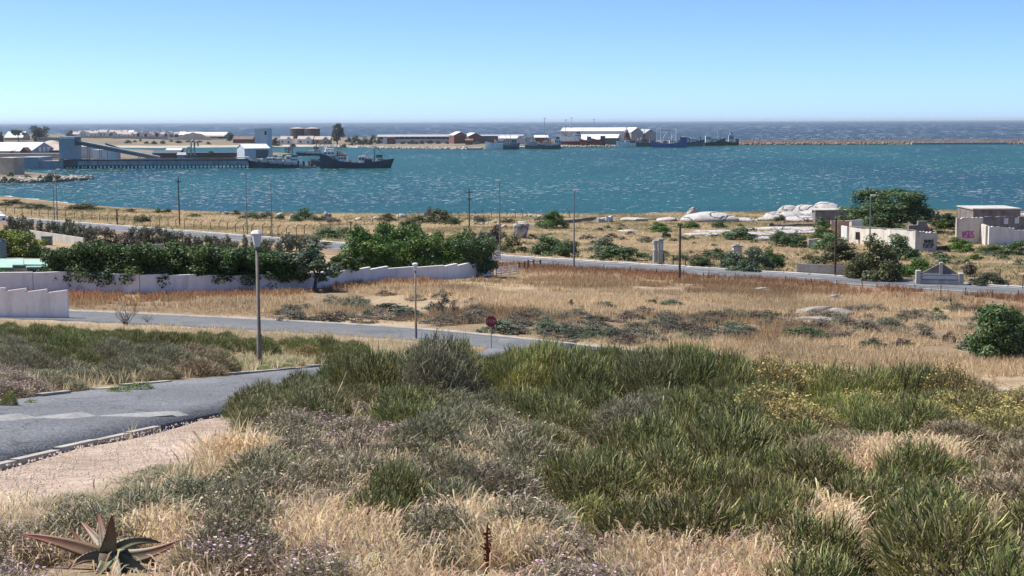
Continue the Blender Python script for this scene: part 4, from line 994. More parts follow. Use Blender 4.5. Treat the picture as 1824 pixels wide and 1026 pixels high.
# shore rocks of the headland
pts = []
for k in range(700):
    px_ = RNG.uniform(560, 832); P = S(px_, np.interp(px_, *zip(*FRONT))); t = RNG.random() ** 1.3; pts.append((P[0], P[1] + 16 * t - 2, .2 + 1.5 * t, RNG.uniform(.6, 1.5)))
for k in range(260):
    px_ = RNG.uniform(1002, 1180); P = S(px_, np.interp(px_, *zip(*FRONT))); t = RNG.random() ** 1.3; pts.append((P[0], P[1] + 9 * t - 2, .1 + 1.0 * t, RNG.uniform(.5, 1.1)))
rock_mass('rocks', pts, 'pale rocks along the far shore', 'rubble')

# ------------------------------------------------------------------ boats
def boat(name, label, px0, px1, wl, bow, sheer, hull, house, extras=(), cat='fishing boat', beam_f=.125, rz=0.0, stripe=None, group=None, z=0.0, Y=None, below=1.2, bottom='boot_top', rake=.05, fenders=0):
    "bow is 'L' or 'R'; sheer: (t, metres) from stern to bow; house: list of (t0, t1, z0, z1, width factor, material, windows)"
    A = S(px0, wl, z) if Y is None else W(px0, wl, Y); B_ = S(px1, wl, z) if Y is None else W(px1, wl, Y); L = abs(B_[0] - A[0]); c_ = (A + B_) / 2
    e = empty(name, (c_[0], c_[1], z), (math.pi if bow == 'L' else 0) + rz, label, cat, group); Bm = L * beam_f; e.scale.z = 1.22 if c_[1] > 1200 else 1.0
    N_ = 18; T = np.linspace(0, 1, N_); sh = np.interp(T, *zip(*sheer)); hb = Bm * np.where(T < .12, .8 + T * 1.67, np.where(T < .5, 1, np.clip(1 - ((T - .5) / .5) ** 2.4, .02, 1)))
    hmax = sh[-1]; q = MB(); qb = MB(); V = []
    lev = [(-below, .55), (-.0, .86), (.45, .93), (1.0, 1.0)]
    for i, t in enumerate(T):
        for f_, wf in lev:
            zz = f_ if f_ <= 0 else sh[i] * f_; x = -L / 2 + t * L * (1 - rake) + rake * L * (t ** 4) * max(0, zz / hmax); V.append((x, hb[i] * wf, zz))
    V += [(x, -y, zz) for x, y, zz in V]; M_ = N_ * 4; fu = []; fl = []
    for i in range(N_ - 1):
        for j in range(3):
            a = (i * 4 + j, (i + 1) * 4 + j, (i + 1) * 4 + j + 1, i * 4 + j + 1); b_ = tuple(k + M_ for k in a)[::-1]
            (fl if j == 0 else fu).extend([a[::-1], b_[::-1]])
    fu += [(1, 2, 2 + M_, 1 + M_), (2, 3, 3 + M_, 2 + M_)]; fl += [(0, 1, 1 + M_, M_)]
    q.add(V, fu); q.build('hull', hull, e); qb.add([(x, y, zz - .001) for x, y, zz in V], fl); qb.build('hull_bottom', bottom, e)
    q = MB()
    for i in range(N_ - 1):
        a = V[i * 4 + 3]; b_ = V[(i + 1) * 4 + 3]; dz = .7 if hmax > 2.5 else .4
        q.add([(a[0], -a[1] * .97, a[2] - dz), (b_[0], -b_[1] * .97, b_[2] - dz), (b_[0], b_[1] * .97, b_[2] - dz), (a[0], a[1] * .97, a[2] - dz)], [(0, 1, 2, 3)])
    q.build('deck', 'deck_grey', e)
    if stripe:
        q = MB()
        for s in (0, M_):
            for i in range(N_ - 1):
                a = Vector(V[i * 4 + 3 + s]); b_ = Vector(V[(i + 1) * 4 + 3 + s]); o = Vector((0, .05 if s == 0 else -.05, 0)); d_ = stripe[1]
                q.add([a + o, b_ + o, b_ + o * .8 - Vector((0, 0, d_)), a + o * .8 - Vector((0, 0, d_))], [(0, 1, 2, 3), (3, 2, 1, 0)])
        q.build('bulwark', stripe[0], e)
    for (t0, t1, z0, z1, wf, mt, nw) in house:
        xa = -L / 2 + t0 * L; xb = -L / 2 + t1 * L; wy = Bm * wf
        hs = MB().box(xa, xb, -wy, wy, z0, z1).build('wheelhouse' if nw else 'deckhouse', mt, e)
        MB().box(xa - .25, xb + .25, -wy - .2, wy + .2, z1 + .003, z1 + .18).build('roof', mt, hs)
        for k in range(nw):
            wx = xa + (xb - xa) * (k + .5) / nw; ww = (xb - xa) / nw * .32
            for s in (-1, 1): MB().box(wx - ww, wx + ww, s * wy - .06, s * wy + .06, z0 + (z1 - z0) * .5, z0 + (z1 - z0) * .82).build('window', 'window_dark', hs)
    for x in extras:
        k = x[0]
        if k == 'mast': MB().tube((-L / 2 + x[1] * L, 0, x[2]), (-L / 2 + (x[1] + (x[4] if len(x) > 4 else 0)) * L, 0, x[3]), .26, .16, 6).build('mast', 'steel_mast' if len(x) < 6 else x[5], e)
        elif k == 'boom': MB().tube((-L / 2 + x[1] * L, 0, x[2]), (-L / 2 + x[3] * L, 0, x[4]), .2, .14, 6).build('boom', x[5] if len(x) > 5 else 'steel_mast', e)
        elif k == 'gantry':
            xx = -L / 2 + x[1] * L; w_ = Bm * .75; q = MB()
            for s in (-1, 1): q.tube((xx - .06 * L * 0, s * w_, x[2]), (xx + x[4] * L, s * w_, x[3]), .2, n=6)
            q.tube((xx + x[4] * L, -w_, x[3]), (xx + x[4] * L, w_, x[3]), .2, n=6).build('gantry', 'boat_white', e)
        elif k == 'ring':
            xx = -L / 2 + x[1] * L; q = MB(); R_ = x[3]; pts_ = [(xx + R_ * math.cos(a), 0, x[2] + R_ * math.sin(a)) for a in np.linspace(0, 2 * math.pi, 15)]
            for a, b_ in zip(pts_[:-1], pts_[1:]): q.tube(a, b_, .28, n=6)
            q.build('net_drum', 'concrete', e)
        elif k == 'gear':
            xa, xb = -L / 2 + x[1] * L, -L / 2 + x[2] * L; rg = random.Random(int(x[1] * 1000) + int(px0))
            for _ in range(x[5]):
                cx = rg.uniform(xa, xb); s = rg.uniform(.3, .9); zz = x[3] + rg.uniform(0, x[4]); MB().box(cx - s, cx + s, -s * .8, s * .8, x[3] - .5, zz, rg.uniform(0, 3)).build('deck_gear', rg.choice(['rust', 'boat_white', 'deck_grey', 'steel_dark', 'duct_beige', 'boat_orange']), e)
    for k in range(fenders):
        t = .12 + .7 * k / max(1, fenders - 1); i = int(t * (N_ - 1)); v = V[i * 4 + 3]
        for s in (-1, 1): MB().tube((v[0], s * (abs(v[1]) + .2), v[2] - 2.1), (v[0], s * (abs(v[1]) + .2), v[2] - 1.1), .38, n=8).build('tyre_fender', 'boot_top', e)
    return e
boat('trawler', 'big dark blue trawler with high stern and net drum at jetty end', 572.5, 702, 299.3, 'R', [(0, 8.0), (.1, 7.4), (.18, 5.4), (.28, 4.0), (.42, 3.1), (.6, 2.9), (.75, 3.4), (.9, 4.4), (1, 5.2)], 'hull_blue',
     [(.05, .2, 6.6, 8.9, .7, 'boat_white', 3), (.08, .17, 9.0, 10.4, .5, 'boat_white', 3), (.24, .36, 3.4, 6.4, .6, 'boat_white', 3), (.25, .35, 6.5, 7.2, .62, 'boat_orange', 0), (.52, .60, 2.4, 6.3, .5, 'boat_white', 2), (.6, .7, 2.6, 4.6, .7, 'hull_blue', 0), (.78, .84, 3.0, 5.4, .5, 'boat_white', 2), (.76, .84, 5.6, 7.0, .45, 'boat_green', 0)],
     [('mast', .29, 6, 11.2, 0), ('mast', .745, 2.6, 12.2, 0, 'boat_white'), ('boom', .72, 2.8, .735, 10.6), ('mast', .73, 2.6, 9.8, 0, 'hull_blue'), ('boom', .06, 8, .1, 12.4), ('boom', .04, 7.6, .085, 11.4, 'boat_white'), ('gantry', .03, 7.4, 11.0, .03), ('ring', .21, 7.6, 1.7), ('gear', .12, .3, 6.5, 3.0, 12), ('gear', .38, .62, 2.6, 1.6, 16), ('gear', .62, .72, 4.0, 2.2, 10), ('gear', .8, .93, 3.6, 1.4, 8), ('boom', .745, 11.5, .56, 6.5), ('boom', .745, 11.5, .93, 5)], 'trawler', stripe=None, fenders=0)
boat('longliner', 'long dark blue vessel with white bulwark and white wheelhouse aft', 441, 531, 299.0, 'L', [(0, 3.2), (.2, 3.3), (.5, 4.0), (.8, 4.9), (1, 5.8)], 'hull_blue',
     [(.005, .13, 2.6, 5.6, .9, 'boat_white', 3), (.02, .12, 5.7, 6.9, .7, 'boat_green', 0), (.13, .22, 2.9, 6.6, .7, 'boat_white', 3), (.3, .42, 3.0, 5.2, .7, 'boat_white', 4), (.44, .6, 3.2, 5.4, .7, 'boat_white', 3), (.32, .4, 5.3, 6.6, .5, 'boat_white', 2)],
     [('mast', .15, 6, 11.8), ('mast', .5, 4, 10.0), ('boom', .5, 4.5, .3, 9.0), ('boom', .62, 4.2, .52, 9.5), ('gear', .1, .5, 5, 2.2, 16), ('gear', .6, .85, 4.2, 1.4, 10), ('mast', .2, 6, 9.4)], 'fishing boat', stripe=('boat_white', 1.5), fenders=5)
boat('fishing_boat', 'grey hulled boat stern showing between the two large vessels', 553, 586, 296.2, 'L', [(0, 3.6), (.6, 3.6), (1, 4.4)], 'hull_grey', [(.3, .6, 3, 4.4, .6, 'duct_beige', 2)], [], stripe=('duct_beige', .9))
fl = S(541, 298.8); q = MB().box(fl[0] - 4.2, fl[0] + 6.5, fl[1] - 2, fl[1] + 3, -.6, 1.0); bp = empty('work_float', (fl[0], fl[1], 0), 0, 'low work float with gear between the two large vessels', 'float')
o = q.build('pontoon', 'deck_grey', bp); 
for v in o.data.vertices: v.co.x -= fl[0]; v.co.y -= fl[1]
for k in range(6): MB().box(-3.5 + k * 1.5, -2.4 + k * 1.5, -1, .4, .98, 1.4 + RNG.uniform(.3, 2.6)).build('crate', ['rust', 'duct_beige', 'steel_dark', 'boat_white', 'boat_orange', 'boot_top'][k], bp)
boat('fishing_boat', 'white topped dark hulled boat lying beyond the jetty', 527, 573, 277.5, 'L', [(0, 2.6), (.5, 2.6), (1, 3.6)], 'hull_blue', [(.05, .3, 2, 4.4, .7, 'boat_white', 4), (.3, .5, 2.1, 3.5, .7, 'boat_white', 3), (.12, .3, 4.4, 6.4, .4, 'steel_dark', 0)], [('mast', .2, 4, 9), ('mast', .6, 2, 6.5)], stripe=('boat_white', .9))
for k, (a, b_, lab) in enumerate(((509, 513, 'slender mooring dolphin left of the piles'), (515, 521, 'mooring piles behind the longliner'))):
    P = S((a + b_) / 2, 276); e = empty('mooring_dolphin', (P[0], P[1], 0), 0, lab, 'dolphin')
    for j in range(3): MB().tube((j * 1.3 - 1.3, 0, -3), (j * 1.3 - 1.3 + .2, 0, 5.5 + j * .4), .3, n=6).build('pile', 'rust', e)
    MB().box(-1.8, 1.8, -.5, .5, 4.2, 4.8).build('cap', 'rust', e)
# small quay boats
boat('fishing_boat', 'white fishing boat with sharp bow, first at small quay', 864, 900, 265.6, 'L', [(0, 3.6), (.5, 4.2), (1, 5.6)], 'hull_white', [(.08, .32, 3, 6.4, .7, 'boat_white', 3), (.34, .5, 3.2, 5.4, .6, 'boat_white', 2)], [('mast', .3, 6, 11.5), ('mast', .12, 5, 9), ('gear', .05, .5, 5, 2.5, 10)], stripe=None)
boat('fishing_boat', 'dark blue boat with grey wheelhouse beside white sharp bowed one', 896, 926, 266.0, 'R', [(0, 3.8), (.5, 3.6), (1, 4.6)], 'hull_blue', [(.5, .8, 3, 7.4, .7, 'steel_grey', 3), (.1, .4, 3, 5, .6, 'boat_white', 2)], [('mast', .45, 4, 12), ('boom', .45, 5, .1, 10), ('gear', .05, .6, 4, 3.5, 14)], stripe=('steel_grey', 1.6))
boat('fishing_boat', 'pale blue stern boat with orange gear at small quay', 934, 962, 265.2, 'L', [(0, 4.4), (.5, 4.0), (1, 5.2)], 'hull_grey', [(.0, .38, 2.5, 5.0, .85, 'steel_pale', 2), (.42, .6, 3, 5.6, .6, 'boat_white', 2)], [('mast', .5, 5, 12.5), ('gear', .3, .8, 4, 4, 14)], stripe=('boat_white', 2.0))
boat('fishing_boat', 'blue and white boat with square white stern house at quay end', 957, 999, 265.4, 'L', [(0, 4.6), (.4, 3.4), (1, 4.8)], 'hull_blue', [(.0, .28, 2.4, 7.0, .8, 'boat_white', 3), (.05, .22, 7.2, 8.6, .5, 'steel_dark', 2), (.5, .72, 3, 5.6, .6, 'boat_white', 3)], [('mast', .3, 6, 12.5), ('mast', .62, 5, 11), ('gear', .25, .85, 4, 4, 16)], stripe=('boat_white', 1.2))
# boats hauled out on the slip
SL = 1390
boat('hauled_boat', 'large white boat on the slipway with red underside', 994, 1035, 251.5, 'L', [(0, 3.0), (.5, 3.2), (1, 5.0)], 'hull_white', [(.0, .3, 2.6, 5.6, .7, 'boat_white', 4), (.05, .2, 5.7, 7.4, .4, 'steel_dark', 0), (.35, .6, 2.8, 4.8, .6, 'boat_white', 3)], [('mast', .68, 4, 11.5), ('boom', .68, 5, .9, 9, 'boat_orange'), ('gear', .4, .8, 4, 2.2, 8)], z=W(1010, 251.5, SL)[2], Y=SL, below=3.8, bottom='hull_red')
boat('hauled_boat', 'red bottomed boat without paint beside the large white one', 1032, 1053, 254.5, 'L', [(0, 2.2), (.5, 2.2), (1, 3.6)], 'hull_red', [(.0, .35, 2, 4.8, .7, 'steel_dark', 2)], [('mast', .3, 4, 7)], z=W(1040, 254.5, SL - 10)[2], Y=SL - 10, below=2.2, bottom='hull_red', stripe=('hull_white', .5))
boat('hauled_boat', 'dark red hull on the slip, furthest along', 1050, 1078, 254.5, 'L', [(0, 3.4), (.5, 2.6), (1, 4.0)], 'hull_red', [(.0, .3, 2.6, 5.4, .8, 'steel_dark', 2)], [], z=W(1060, 254.5, SL - 10)[2], Y=SL - 10, below=2.2, bottom='hull_red')
blk = block('boat_shed', 'dark flat shed with blue tarpaulin by the hauled out boats', 'shed', 1077, 1103, 246.5, 257, 1400, 12, 'steel_dark', 'steel_dark')
# moored row on the right
boat('fishing_boat', 'white boat with orange mast gear, first of row right of slip', 1097, 1133, 261.3, 'L', [(0, 3.0), (.4, 2.9), (1, 4.6)], 'hull_white', [(.3, .55, 2.6, 5.0, .7, 'boat_white', 3), (.35, .5, 5.1, 7.0, .5, 'boat_orange', 2)], [('mast', .5, 6, 12.5, 0, 'boat_orange'), ('boom', .5, 6, .7, 10, 'boat_orange'), ('gear', .05, .5, 3, 2.5, 12)])
boat('fishing_boat', 'rusty crowded dark boat between the white and royal blue boats', 1126, 1162, 261.0, 'L', [(0, 3.0), (.5, 3.0), (1, 3.8)], 'hull_grey', [(.3, .5, 3, 6, .7, 'boat_orange', 2), (.6, .75, 3, 5.4, .6, 'boat_white', 2)], [('gear', .05, .95, 3.4, 4, 26), ('mast', .4, 4, 15, 0, 'boot_top'), ('mast', .8, 4, 9)])
boat('fishing_boat', 'royal blue fishing boat with twin masts and gantry', 1158, 1224, 262.5, 'L', [(0, 6.0), (.22, 5.6), (.3, 3.6), (.55, 2.8), (.8, 3.6), (1, 5.6)], 'hull_royal', [(.02, .2, 5, 7.6, .7, 'steel_dark', 3), (.3, .48, 3, 5.4, .6, 'boat_white', 3), (.56, .66, 2.6, 4.8, .6, 'steel_grey', 2)], [('mast', .83, 4, 15, 0, 'boat_white'), ('mast', .72, 3, 14.4, 0, 'boat_white'), ('boom', .72, 13.4, .42, 13.0, 'rust'), ('mast', .42, 5, 13, 0, 'boat_white'), ('gantry', .3, 4, 14, 0), ('boom', .66, 7, .54, 12, 'boat_white'), ('boom', .3, 14, .43, 13.6, 'boat_white'), ('gear', .3, .7, 3.5, 2.6, 16), ('mast', .97, 5, 11)], stripe=None)
boat('fishing_boat', 'slate hulled boat with white deck house behind royal blue one', 1206, 1256, 260.3, 'R', [(0, 3.2), (.5, 3.2), (1, 5.2)], 'hull_grey', [(.2, .4, 3, 7.6, .7, 'boat_white', 3), (.45, .7, 3.2, 6.0, .7, 'boat_white', 4)], [('gear', .1, .9, 4, 3.4, 20), ('mast', .3, 6, 12), ('mast', .75, 4, 10)], stripe=('hull_blue', 1.0))
boat('fishing_boat', 'black hulled boat with raised bow and white wheelhouse', 1254, 1293, 259.6, 'R', [(0, 2.6), (.5, 3.2), (1, 6.2)], 'boot_top', [(.05, .28, 2.4, 8.0, .8, 'boat_white', 3), (.4, .6, 3, 6.0, .7, 'boat_white', 3)], [('mast', .62, 5, 14, 0, 'boat_white'), ('gear', .3, .8, 3.5, 3, 14), ('mast', .75, 5, 11)])
boat('fishing_boat', 'last dark boat of the row with stubby white wheelhouse', 1284, 1316, 258.9, 'L', [(0, 2.2), (.5, 2.6), (1, 4.2)], 'boot_top', [(.3, .58, 2.2, 8.4, .7, 'steel_pale', 3), (.36, .5, 8.5, 10.6, .5, 'steel_pale', 2), (.0, .18, 2, 5.2, .6, 'steel_dark', 0)], [('mast', .44, 9, 13), ('gear', .6, .9, 3, 2.6, 8)])
nh = empty('net_heap', on_far(850, 1375), 0, 'heap of teal nets beside the small brick hut', 'nets'); V = [];
nm_ = crown('dome', 'far', 3, 300, .12); c_ = obj_np('netting', nm_.copy(), nh); c_.data.materials[0] = MAT['net_teal']; c_.scale = (8, 6, 4)
# --- far trees and bushes
far_items = [('umbrella_tree', 'flat topped umbrella tree above the white roofed far building', 33, 26, 250, 227.5, 'umbrella', 1570, 1), ('big_tree', 'biggest dark double crowned tree on the far left shore', 73, 43, 249, 221.5, 'hedge', 1570, 1), ('dark_tree', 'dark tree cut by the left edge of the picture', -2, 22, 256, 231.5, 'hedge', 1400, 1), ('small_tree', 'small dark tree just above the loading tower', 126, 17, 247, 231, 'dome', 1650, 1), ('dark_tree', 'round dark tree between long brown shed and white tower', 408, 21, 249, 233.5, 'dome', 1560, 1), ('tall_tree', 'tallest ragged tree on the far shore beside the tanks', 601, 30, 259, 217.5, 'tall', 1445, 1)]
for nm_, lab, cx, wp, yb, yt, shp, Y, tr in far_items:
    P = on_far(cx, Y); plant(nm_, lab, 'tree', P, wp / F * Y, W(cx, yt, Y)[2] - P[2], crown(shp, 'far', cx % 7, 1500, .055), trunk_mesh(cx % 5, .75 if shp in ('umbrella', 'tall') else .5, .035), rz=0.3)
rr = random.Random(9)
def far_bush(cx, wp, hp, Y, lab, pal='far'):
    P = on_far(cx, Y); plant('shore_bush', lab, 'bush', P, wp / F * Y, hp / F * Y, crown(rr.choice(['dome', 'mound']), pal, rr.randint(0, 3), 500, .10), group='bushes of the far shore')
for cx, wp, hp, Y in ((228, 13, 8, 1500), (250, 5, 6, 1560), (261, 10, 5, 1480), (274, 13, 7, 1470), (290, 13, 7, 1470), (318, 16, 6, 1500), (338, 18, 5, 1520), (371, 9, 6, 1460), (355, 14, 4, 1520), (240, 8, 4, 1530), (305, 8, 4, 1540)): far_bush(cx, wp, hp, Y, 'low round bush on the far field behind the conveyor')
for cx, wp, hp, Y in ((490, 22, 17, 1440), (503, 14, 12, 1500), (521, 12, 9, 1425), (519, 14, 14, 1520), (540, 12, 14, 1500), (566, 16, 15, 1490), (577, 12, 10, 1480), (486, 9, 8, 1400), (521, 11, 9, 1390)): far_bush(cx, wp, hp, Y, 'dark bush among the gabled houses below the tanks')
for cx, wp, hp, Y in ((634, 20, 16, 1480), (650, 16, 14, 1440), (664, 16, 16, 1460), (641, 18, 9, 1410), (627, 12, 8, 1400), (675, 12, 11, 1420), (659, 14, 9, 1400), (612, 14, 9, 1390), (600, 10, 7, 1385), (582, 10, 6, 1390), (622, 18, 11, 1500)): far_bush(cx, wp, hp, Y, 'green bush on the slope right of the tall far tree')
for cx, wp, hp, Y in ((733, 16, 8, 1400), (752, 11, 7, 1395), (765, 14, 8, 1400), (718, 10, 6, 1395), (780, 12, 6, 1395), (796, 9, 5, 1395), (742, 10, 5, 1390)): far_bush(cx, wp, hp, Y, 'bush in front of the long open sided shed')
plant('yard_tree', 'small light green tree on the yard behind the jetty', 'tree', np.array([*W(376, 276, 890)[:2], HZ]), 4.2, 5.2, crown('umbrella', 'coast', 2, 500, .09), trunk_mesh(2, .7, .04))
for cx, wp, hp, yb, lab in ((89, 22, 14, 320, 'dark wind-bent bush in the middle of the spit'), (72, 9, 8, 319, 'small bush left of the dark bush on the spit'), (103, 14, 10, 319.5, 'green bush right of the dark bush on the spit'), (23, 16, 9, 323.5, 'round dark bush by the rocks at the spit'), (8, 12, 9, 322.5, 'dark bush at the spit edge near the picture border'), (20, 16, 9, 314, 'bush in front of the concrete block building'), (48, 18, 6, 317, 'low olive bush on the spit beside the block building')):
    P = S(cx, yb, 1.1); plant('spit_bush', lab, 'bush', P, wp / F * P[1], hp / F * P[1], crown('dome', 'far' if 'dark' in lab else 'coast', cx % 4, 700, .08))
def granite(name, col, stain):
    m, n, b, o = nt(name); p = world_pos(n)
    c = ramp(n, noise(n, 0.5, 7, 0.7, p), [(0.3, stain), (0.5, col), (0.75, tuple(min(1, v * 1.18) for v in col))])
    mp = n.nodes.new('ShaderNodeMapping'); mp.inputs['Scale'].default_value = (0.13, 0.16, 0.42); n.links.new(p, mp.inputs[0])
    wv = n.nodes.new('ShaderNodeVectorMath'); wv.operation = 'ADD'; nz = n.nodes.new('ShaderNodeTexNoise'); nz.inputs['Scale'].default_value = 0.25; n.links.new(p, nz.inputs['Vector']); n.links.new(mp.outputs[0], wv.inputs[0]); n.links.new(nz.outputs[1], wv.inputs[1])
    v = n.nodes.new('ShaderNodeTexVoronoi'); v.feature = 'DISTANCE_TO_EDGE'; v.inputs['Scale'].default_value = 1.0; n.links.new(wv.outputs[0], v.inputs['Vector'])
    c = mixc(n, ramp(n, v.outputs['Distance'], [(0.0, grey(0.9)), (0.05, grey(0))]), c, tuple(x * 0.4 for x in stain))
    mp2 = n.nodes.new('ShaderNodeMapping'); mp2.inputs['Scale'].default_value = (1, 1, 0.15); n.links.new(p, mp2.inputs[0])
    c = mixc(n, ramp(n, noise(n, 0.9, 6, 0.7, mp2.outputs[0]), [(0.55, grey(0)), (0.75, grey(0.7))]), c, stain)
    n.links.new(c, b.inputs['Base Color']); b.inputs['Roughness'].default_value = 0.92; b.inputs['Specular IOR Level'].default_value = 0.15
    hgt = n.nodes.new('ShaderNodeMath'); hgt.operation = 'ADD'; n.links.new(noise(n, 1.5, 7, 0.7, p), hgt.inputs[0]); n.links.new(ramp(n, v.outputs['Distance'], [(0.0, grey(0)), (0.08, grey(1))]), hgt.inputs[1])
    bump(n, b, hgt.outputs[0], 1.0, 0.35)
# ================================================================== NEAR LAND: walls, house, poles, fences, ruins, rocks, signs
plain('white_wall', (0.80, 0.79, 0.765), 0.9, 0.05, 1.2, stain=(0.58, 0.56, 0.53), bumpd=0.01); plain('coping', (0.78, 0.77, 0.75), 0.85, 0.06, 1.5)
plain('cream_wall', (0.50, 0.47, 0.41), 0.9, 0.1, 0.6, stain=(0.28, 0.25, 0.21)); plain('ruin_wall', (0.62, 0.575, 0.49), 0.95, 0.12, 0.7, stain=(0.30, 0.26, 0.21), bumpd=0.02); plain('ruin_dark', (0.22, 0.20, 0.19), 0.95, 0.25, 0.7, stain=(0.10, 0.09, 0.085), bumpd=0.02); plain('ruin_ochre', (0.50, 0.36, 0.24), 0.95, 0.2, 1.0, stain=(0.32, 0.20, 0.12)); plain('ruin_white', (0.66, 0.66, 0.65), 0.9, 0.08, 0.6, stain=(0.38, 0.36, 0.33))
plain('green_roof', (0.36, 0.53, 0.44), 0.6, 0.08, 1.0); plain('green_fascia', (0.08, 0.16, 0.12), 0.6, 0.1, 1.0); plain('wood_pole', (0.085, 0.062, 0.048), 0.9, 0.25, 3.0); plain('wood_grey', (0.24, 0.20, 0.17), 0.9, 0.2, 4.0); plain('steel_pole', (0.17, 0.20, 0.21), 0.5, 0.1, 1.0); plain('lamp_concrete', (0.21, 0.185, 0.155), 0.9, 0.18, 3.0); plain('lantern', (0.72, 0.72, 0.70), 0.35, 0.05, 2.0, spec=0.5); plain('lantern_bowl', (0.60, 0.62, 0.62), 0.25, 0.05, 2.0, spec=0.5); plain('sign_red', (0.24, 0.022, 0.03), 0.5, 0.12, 4.0); plain('sign_rim', (0.42, 0.36, 0.36), 0.5, 0.1, 4.0); plain('sign_letter', (0.46, 0.36, 0.40), 0.5, 0.08, 4.0); plain('sign_white', (0.74, 0.74, 0.74), 0.5, 0.05, 4.0); granite('granite', (0.50, 0.475, 0.44), (0.33, 0.30, 0.27)); granite('granite_brown', (0.40, 0.35, 0.29), (0.26, 0.21, 0.17)); plain('paint_purple', (0.36, 0.10, 0.33), 0.7, 0.1, 2.0); plain('paint_black', (0.06, 0.06, 0.065), 0.7, 0.1, 2.0); plain('paint_pale', (0.56, 0.33, 0.52), 0.7, 0.1, 2.0); plain('post_rust', (0.14, 0.09, 0.065), 0.9, 0.2, 3.0)
def V3(P, dz=0): return np.array([P[0], P[1], P[2] + dz])
def wall_run(name, label, pts, thick, mat, cop=None, cat='wall', per=None, slope=0.0, z_below=.6, group=None):
    "pts: (x, y, z_foot, height) along the wall; each stretch becomes a stepped panel of its own"
    o0 = np.array(pts[0][:3]); e = empty(name, o0, 0, label, cat, group)
    for a, b in zip(pts[:-1], pts[1:]):
        A = np.array(a[:2]) - o0[:2]; B = np.array(b[:2]) - o0[:2]; d = B - A; L = np.hypot(*d); d /= L; n = np.array([-d[1], d[0]]) * thick / 2; k = per or max(1, round(L / 2.6))
        for i in range(k):
            t0, t1 = i / k, (i + 1) / k; p = A + d * L * t0; q_ = A + d * L * (t1 - .002); zf = min(a[2] + (b[2] - a[2]) * t0, a[2] + (b[2] - a[2]) * t1) - o0[2]; h = a[3] + (b[3] - a[3]) * t0; zt = max(a[2] + (b[2] - a[2]) * t0, a[2] + (b[2] - a[2]) * t1) - o0[2] + h; s0, s1 = (0, slope * L / k)
            vs = [(*(p - n), zf - z_below), (*(q_ - n), zf - z_below), (*(q_ + n), zf - z_below), (*(p + n), zf - z_below), (*(p - n), zt + s0), (*(q_ - n), zt + s1), (*(q_ + n), zt + s1), (*(p + n), zt + s0)]
            fs = [(3, 2, 1, 0), (4, 5, 6, 7), (0, 1, 5, 4), (1, 2, 6, 5), (2, 3, 7, 6), (3, 0, 4, 7)]
            w_ = MB().add(vs, fs).build('wall_panel', mat, e)
            if cop:
                m_ = n * 1.35; vs = [(*(p - m_), zt + s0 + .003), (*(q_ - m_), zt + s1 + .003), (*(q_ + m_), zt + s1 + .003), (*(p + m_), zt + s0 + .003), (*(p - m_), zt + s0 + .075), (*(q_ - m_), zt + s1 + .075), (*(q_ + m_), zt + s1 + .075), (*(p + m_), zt + s0 + .075)]
                MB().add(vs, fs).build('coping', cop, w_)
    return e
# long white garden wall
wp = [(-60, 522, 36), (60, 523, 36), (125, 523, 36), (250, 523, 32), (400, 521, 28), (480, 518.5, 26), (560, 513.5, 25), (625, 507, 24), (690, 501.5, 22), (790, 497, 22), (878, 490.5, 20)]
GW = [G(a, b) for a, b, _ in wp]
wall_run('garden_wall', 'long whitewashed garden wall with stepped top below the dark hedge trees', [(*P[:2], P[2], h / ppm(P)) for P, (_, _, h) in zip(GW, wp)], .22, 'white_wall', 'coping', slope=0.0)
pe = G(122, 566); sl = [(122, 566, 42)]
e = wall_run('garden_wall', 'near white boundary wall in five stepped panels at left edge', [(pe[0] - 1.42 * k, pe[1] + .12 * k, pe[2], 1.55 + (.05 * k if k else 0)) for k in range(0, 8)][::-1], .22, 'white_wall', 'coping', per=1, slope=.14)
# low cream walls behind the hedge
for k, (a, ya, b, yb, h, lab) in enumerate(((55, 424, 150, 438, 14, 'low cream wall below the olive trees'), (254, 447, 292, 447, 11, 'short cream wall piece above the dark hedge'), (366, 452, 418, 458, 12, 'low cream wall seen over the middle of the hedge'), (215, 450, 240, 450, 5, 'sliver of cream wall above the hedge'))):
    A = G(a, ya); B = G(b, yb); wall_run('low_wall', lab, [(*A[:2], A[2], h / ppm(A)), (*B[:2], B[2], h / ppm(B))], .25, 'cream_wall')
P = G(84, 437); e = empty('meter_box', P, 0, 'dark grey box standing on the low cream wall', 'box'); MB().box(-.6, .6, -.4, .4, 0, height_for(P, 421.5)).build('cabinet', 'steel_dark', e, bevel=.04); MB().box(-.64, .64, -.44, .44, height_for(P, 421.5) + .003, height_for(P, 421.5) + .07).build('lid', 'steel_pole', e)
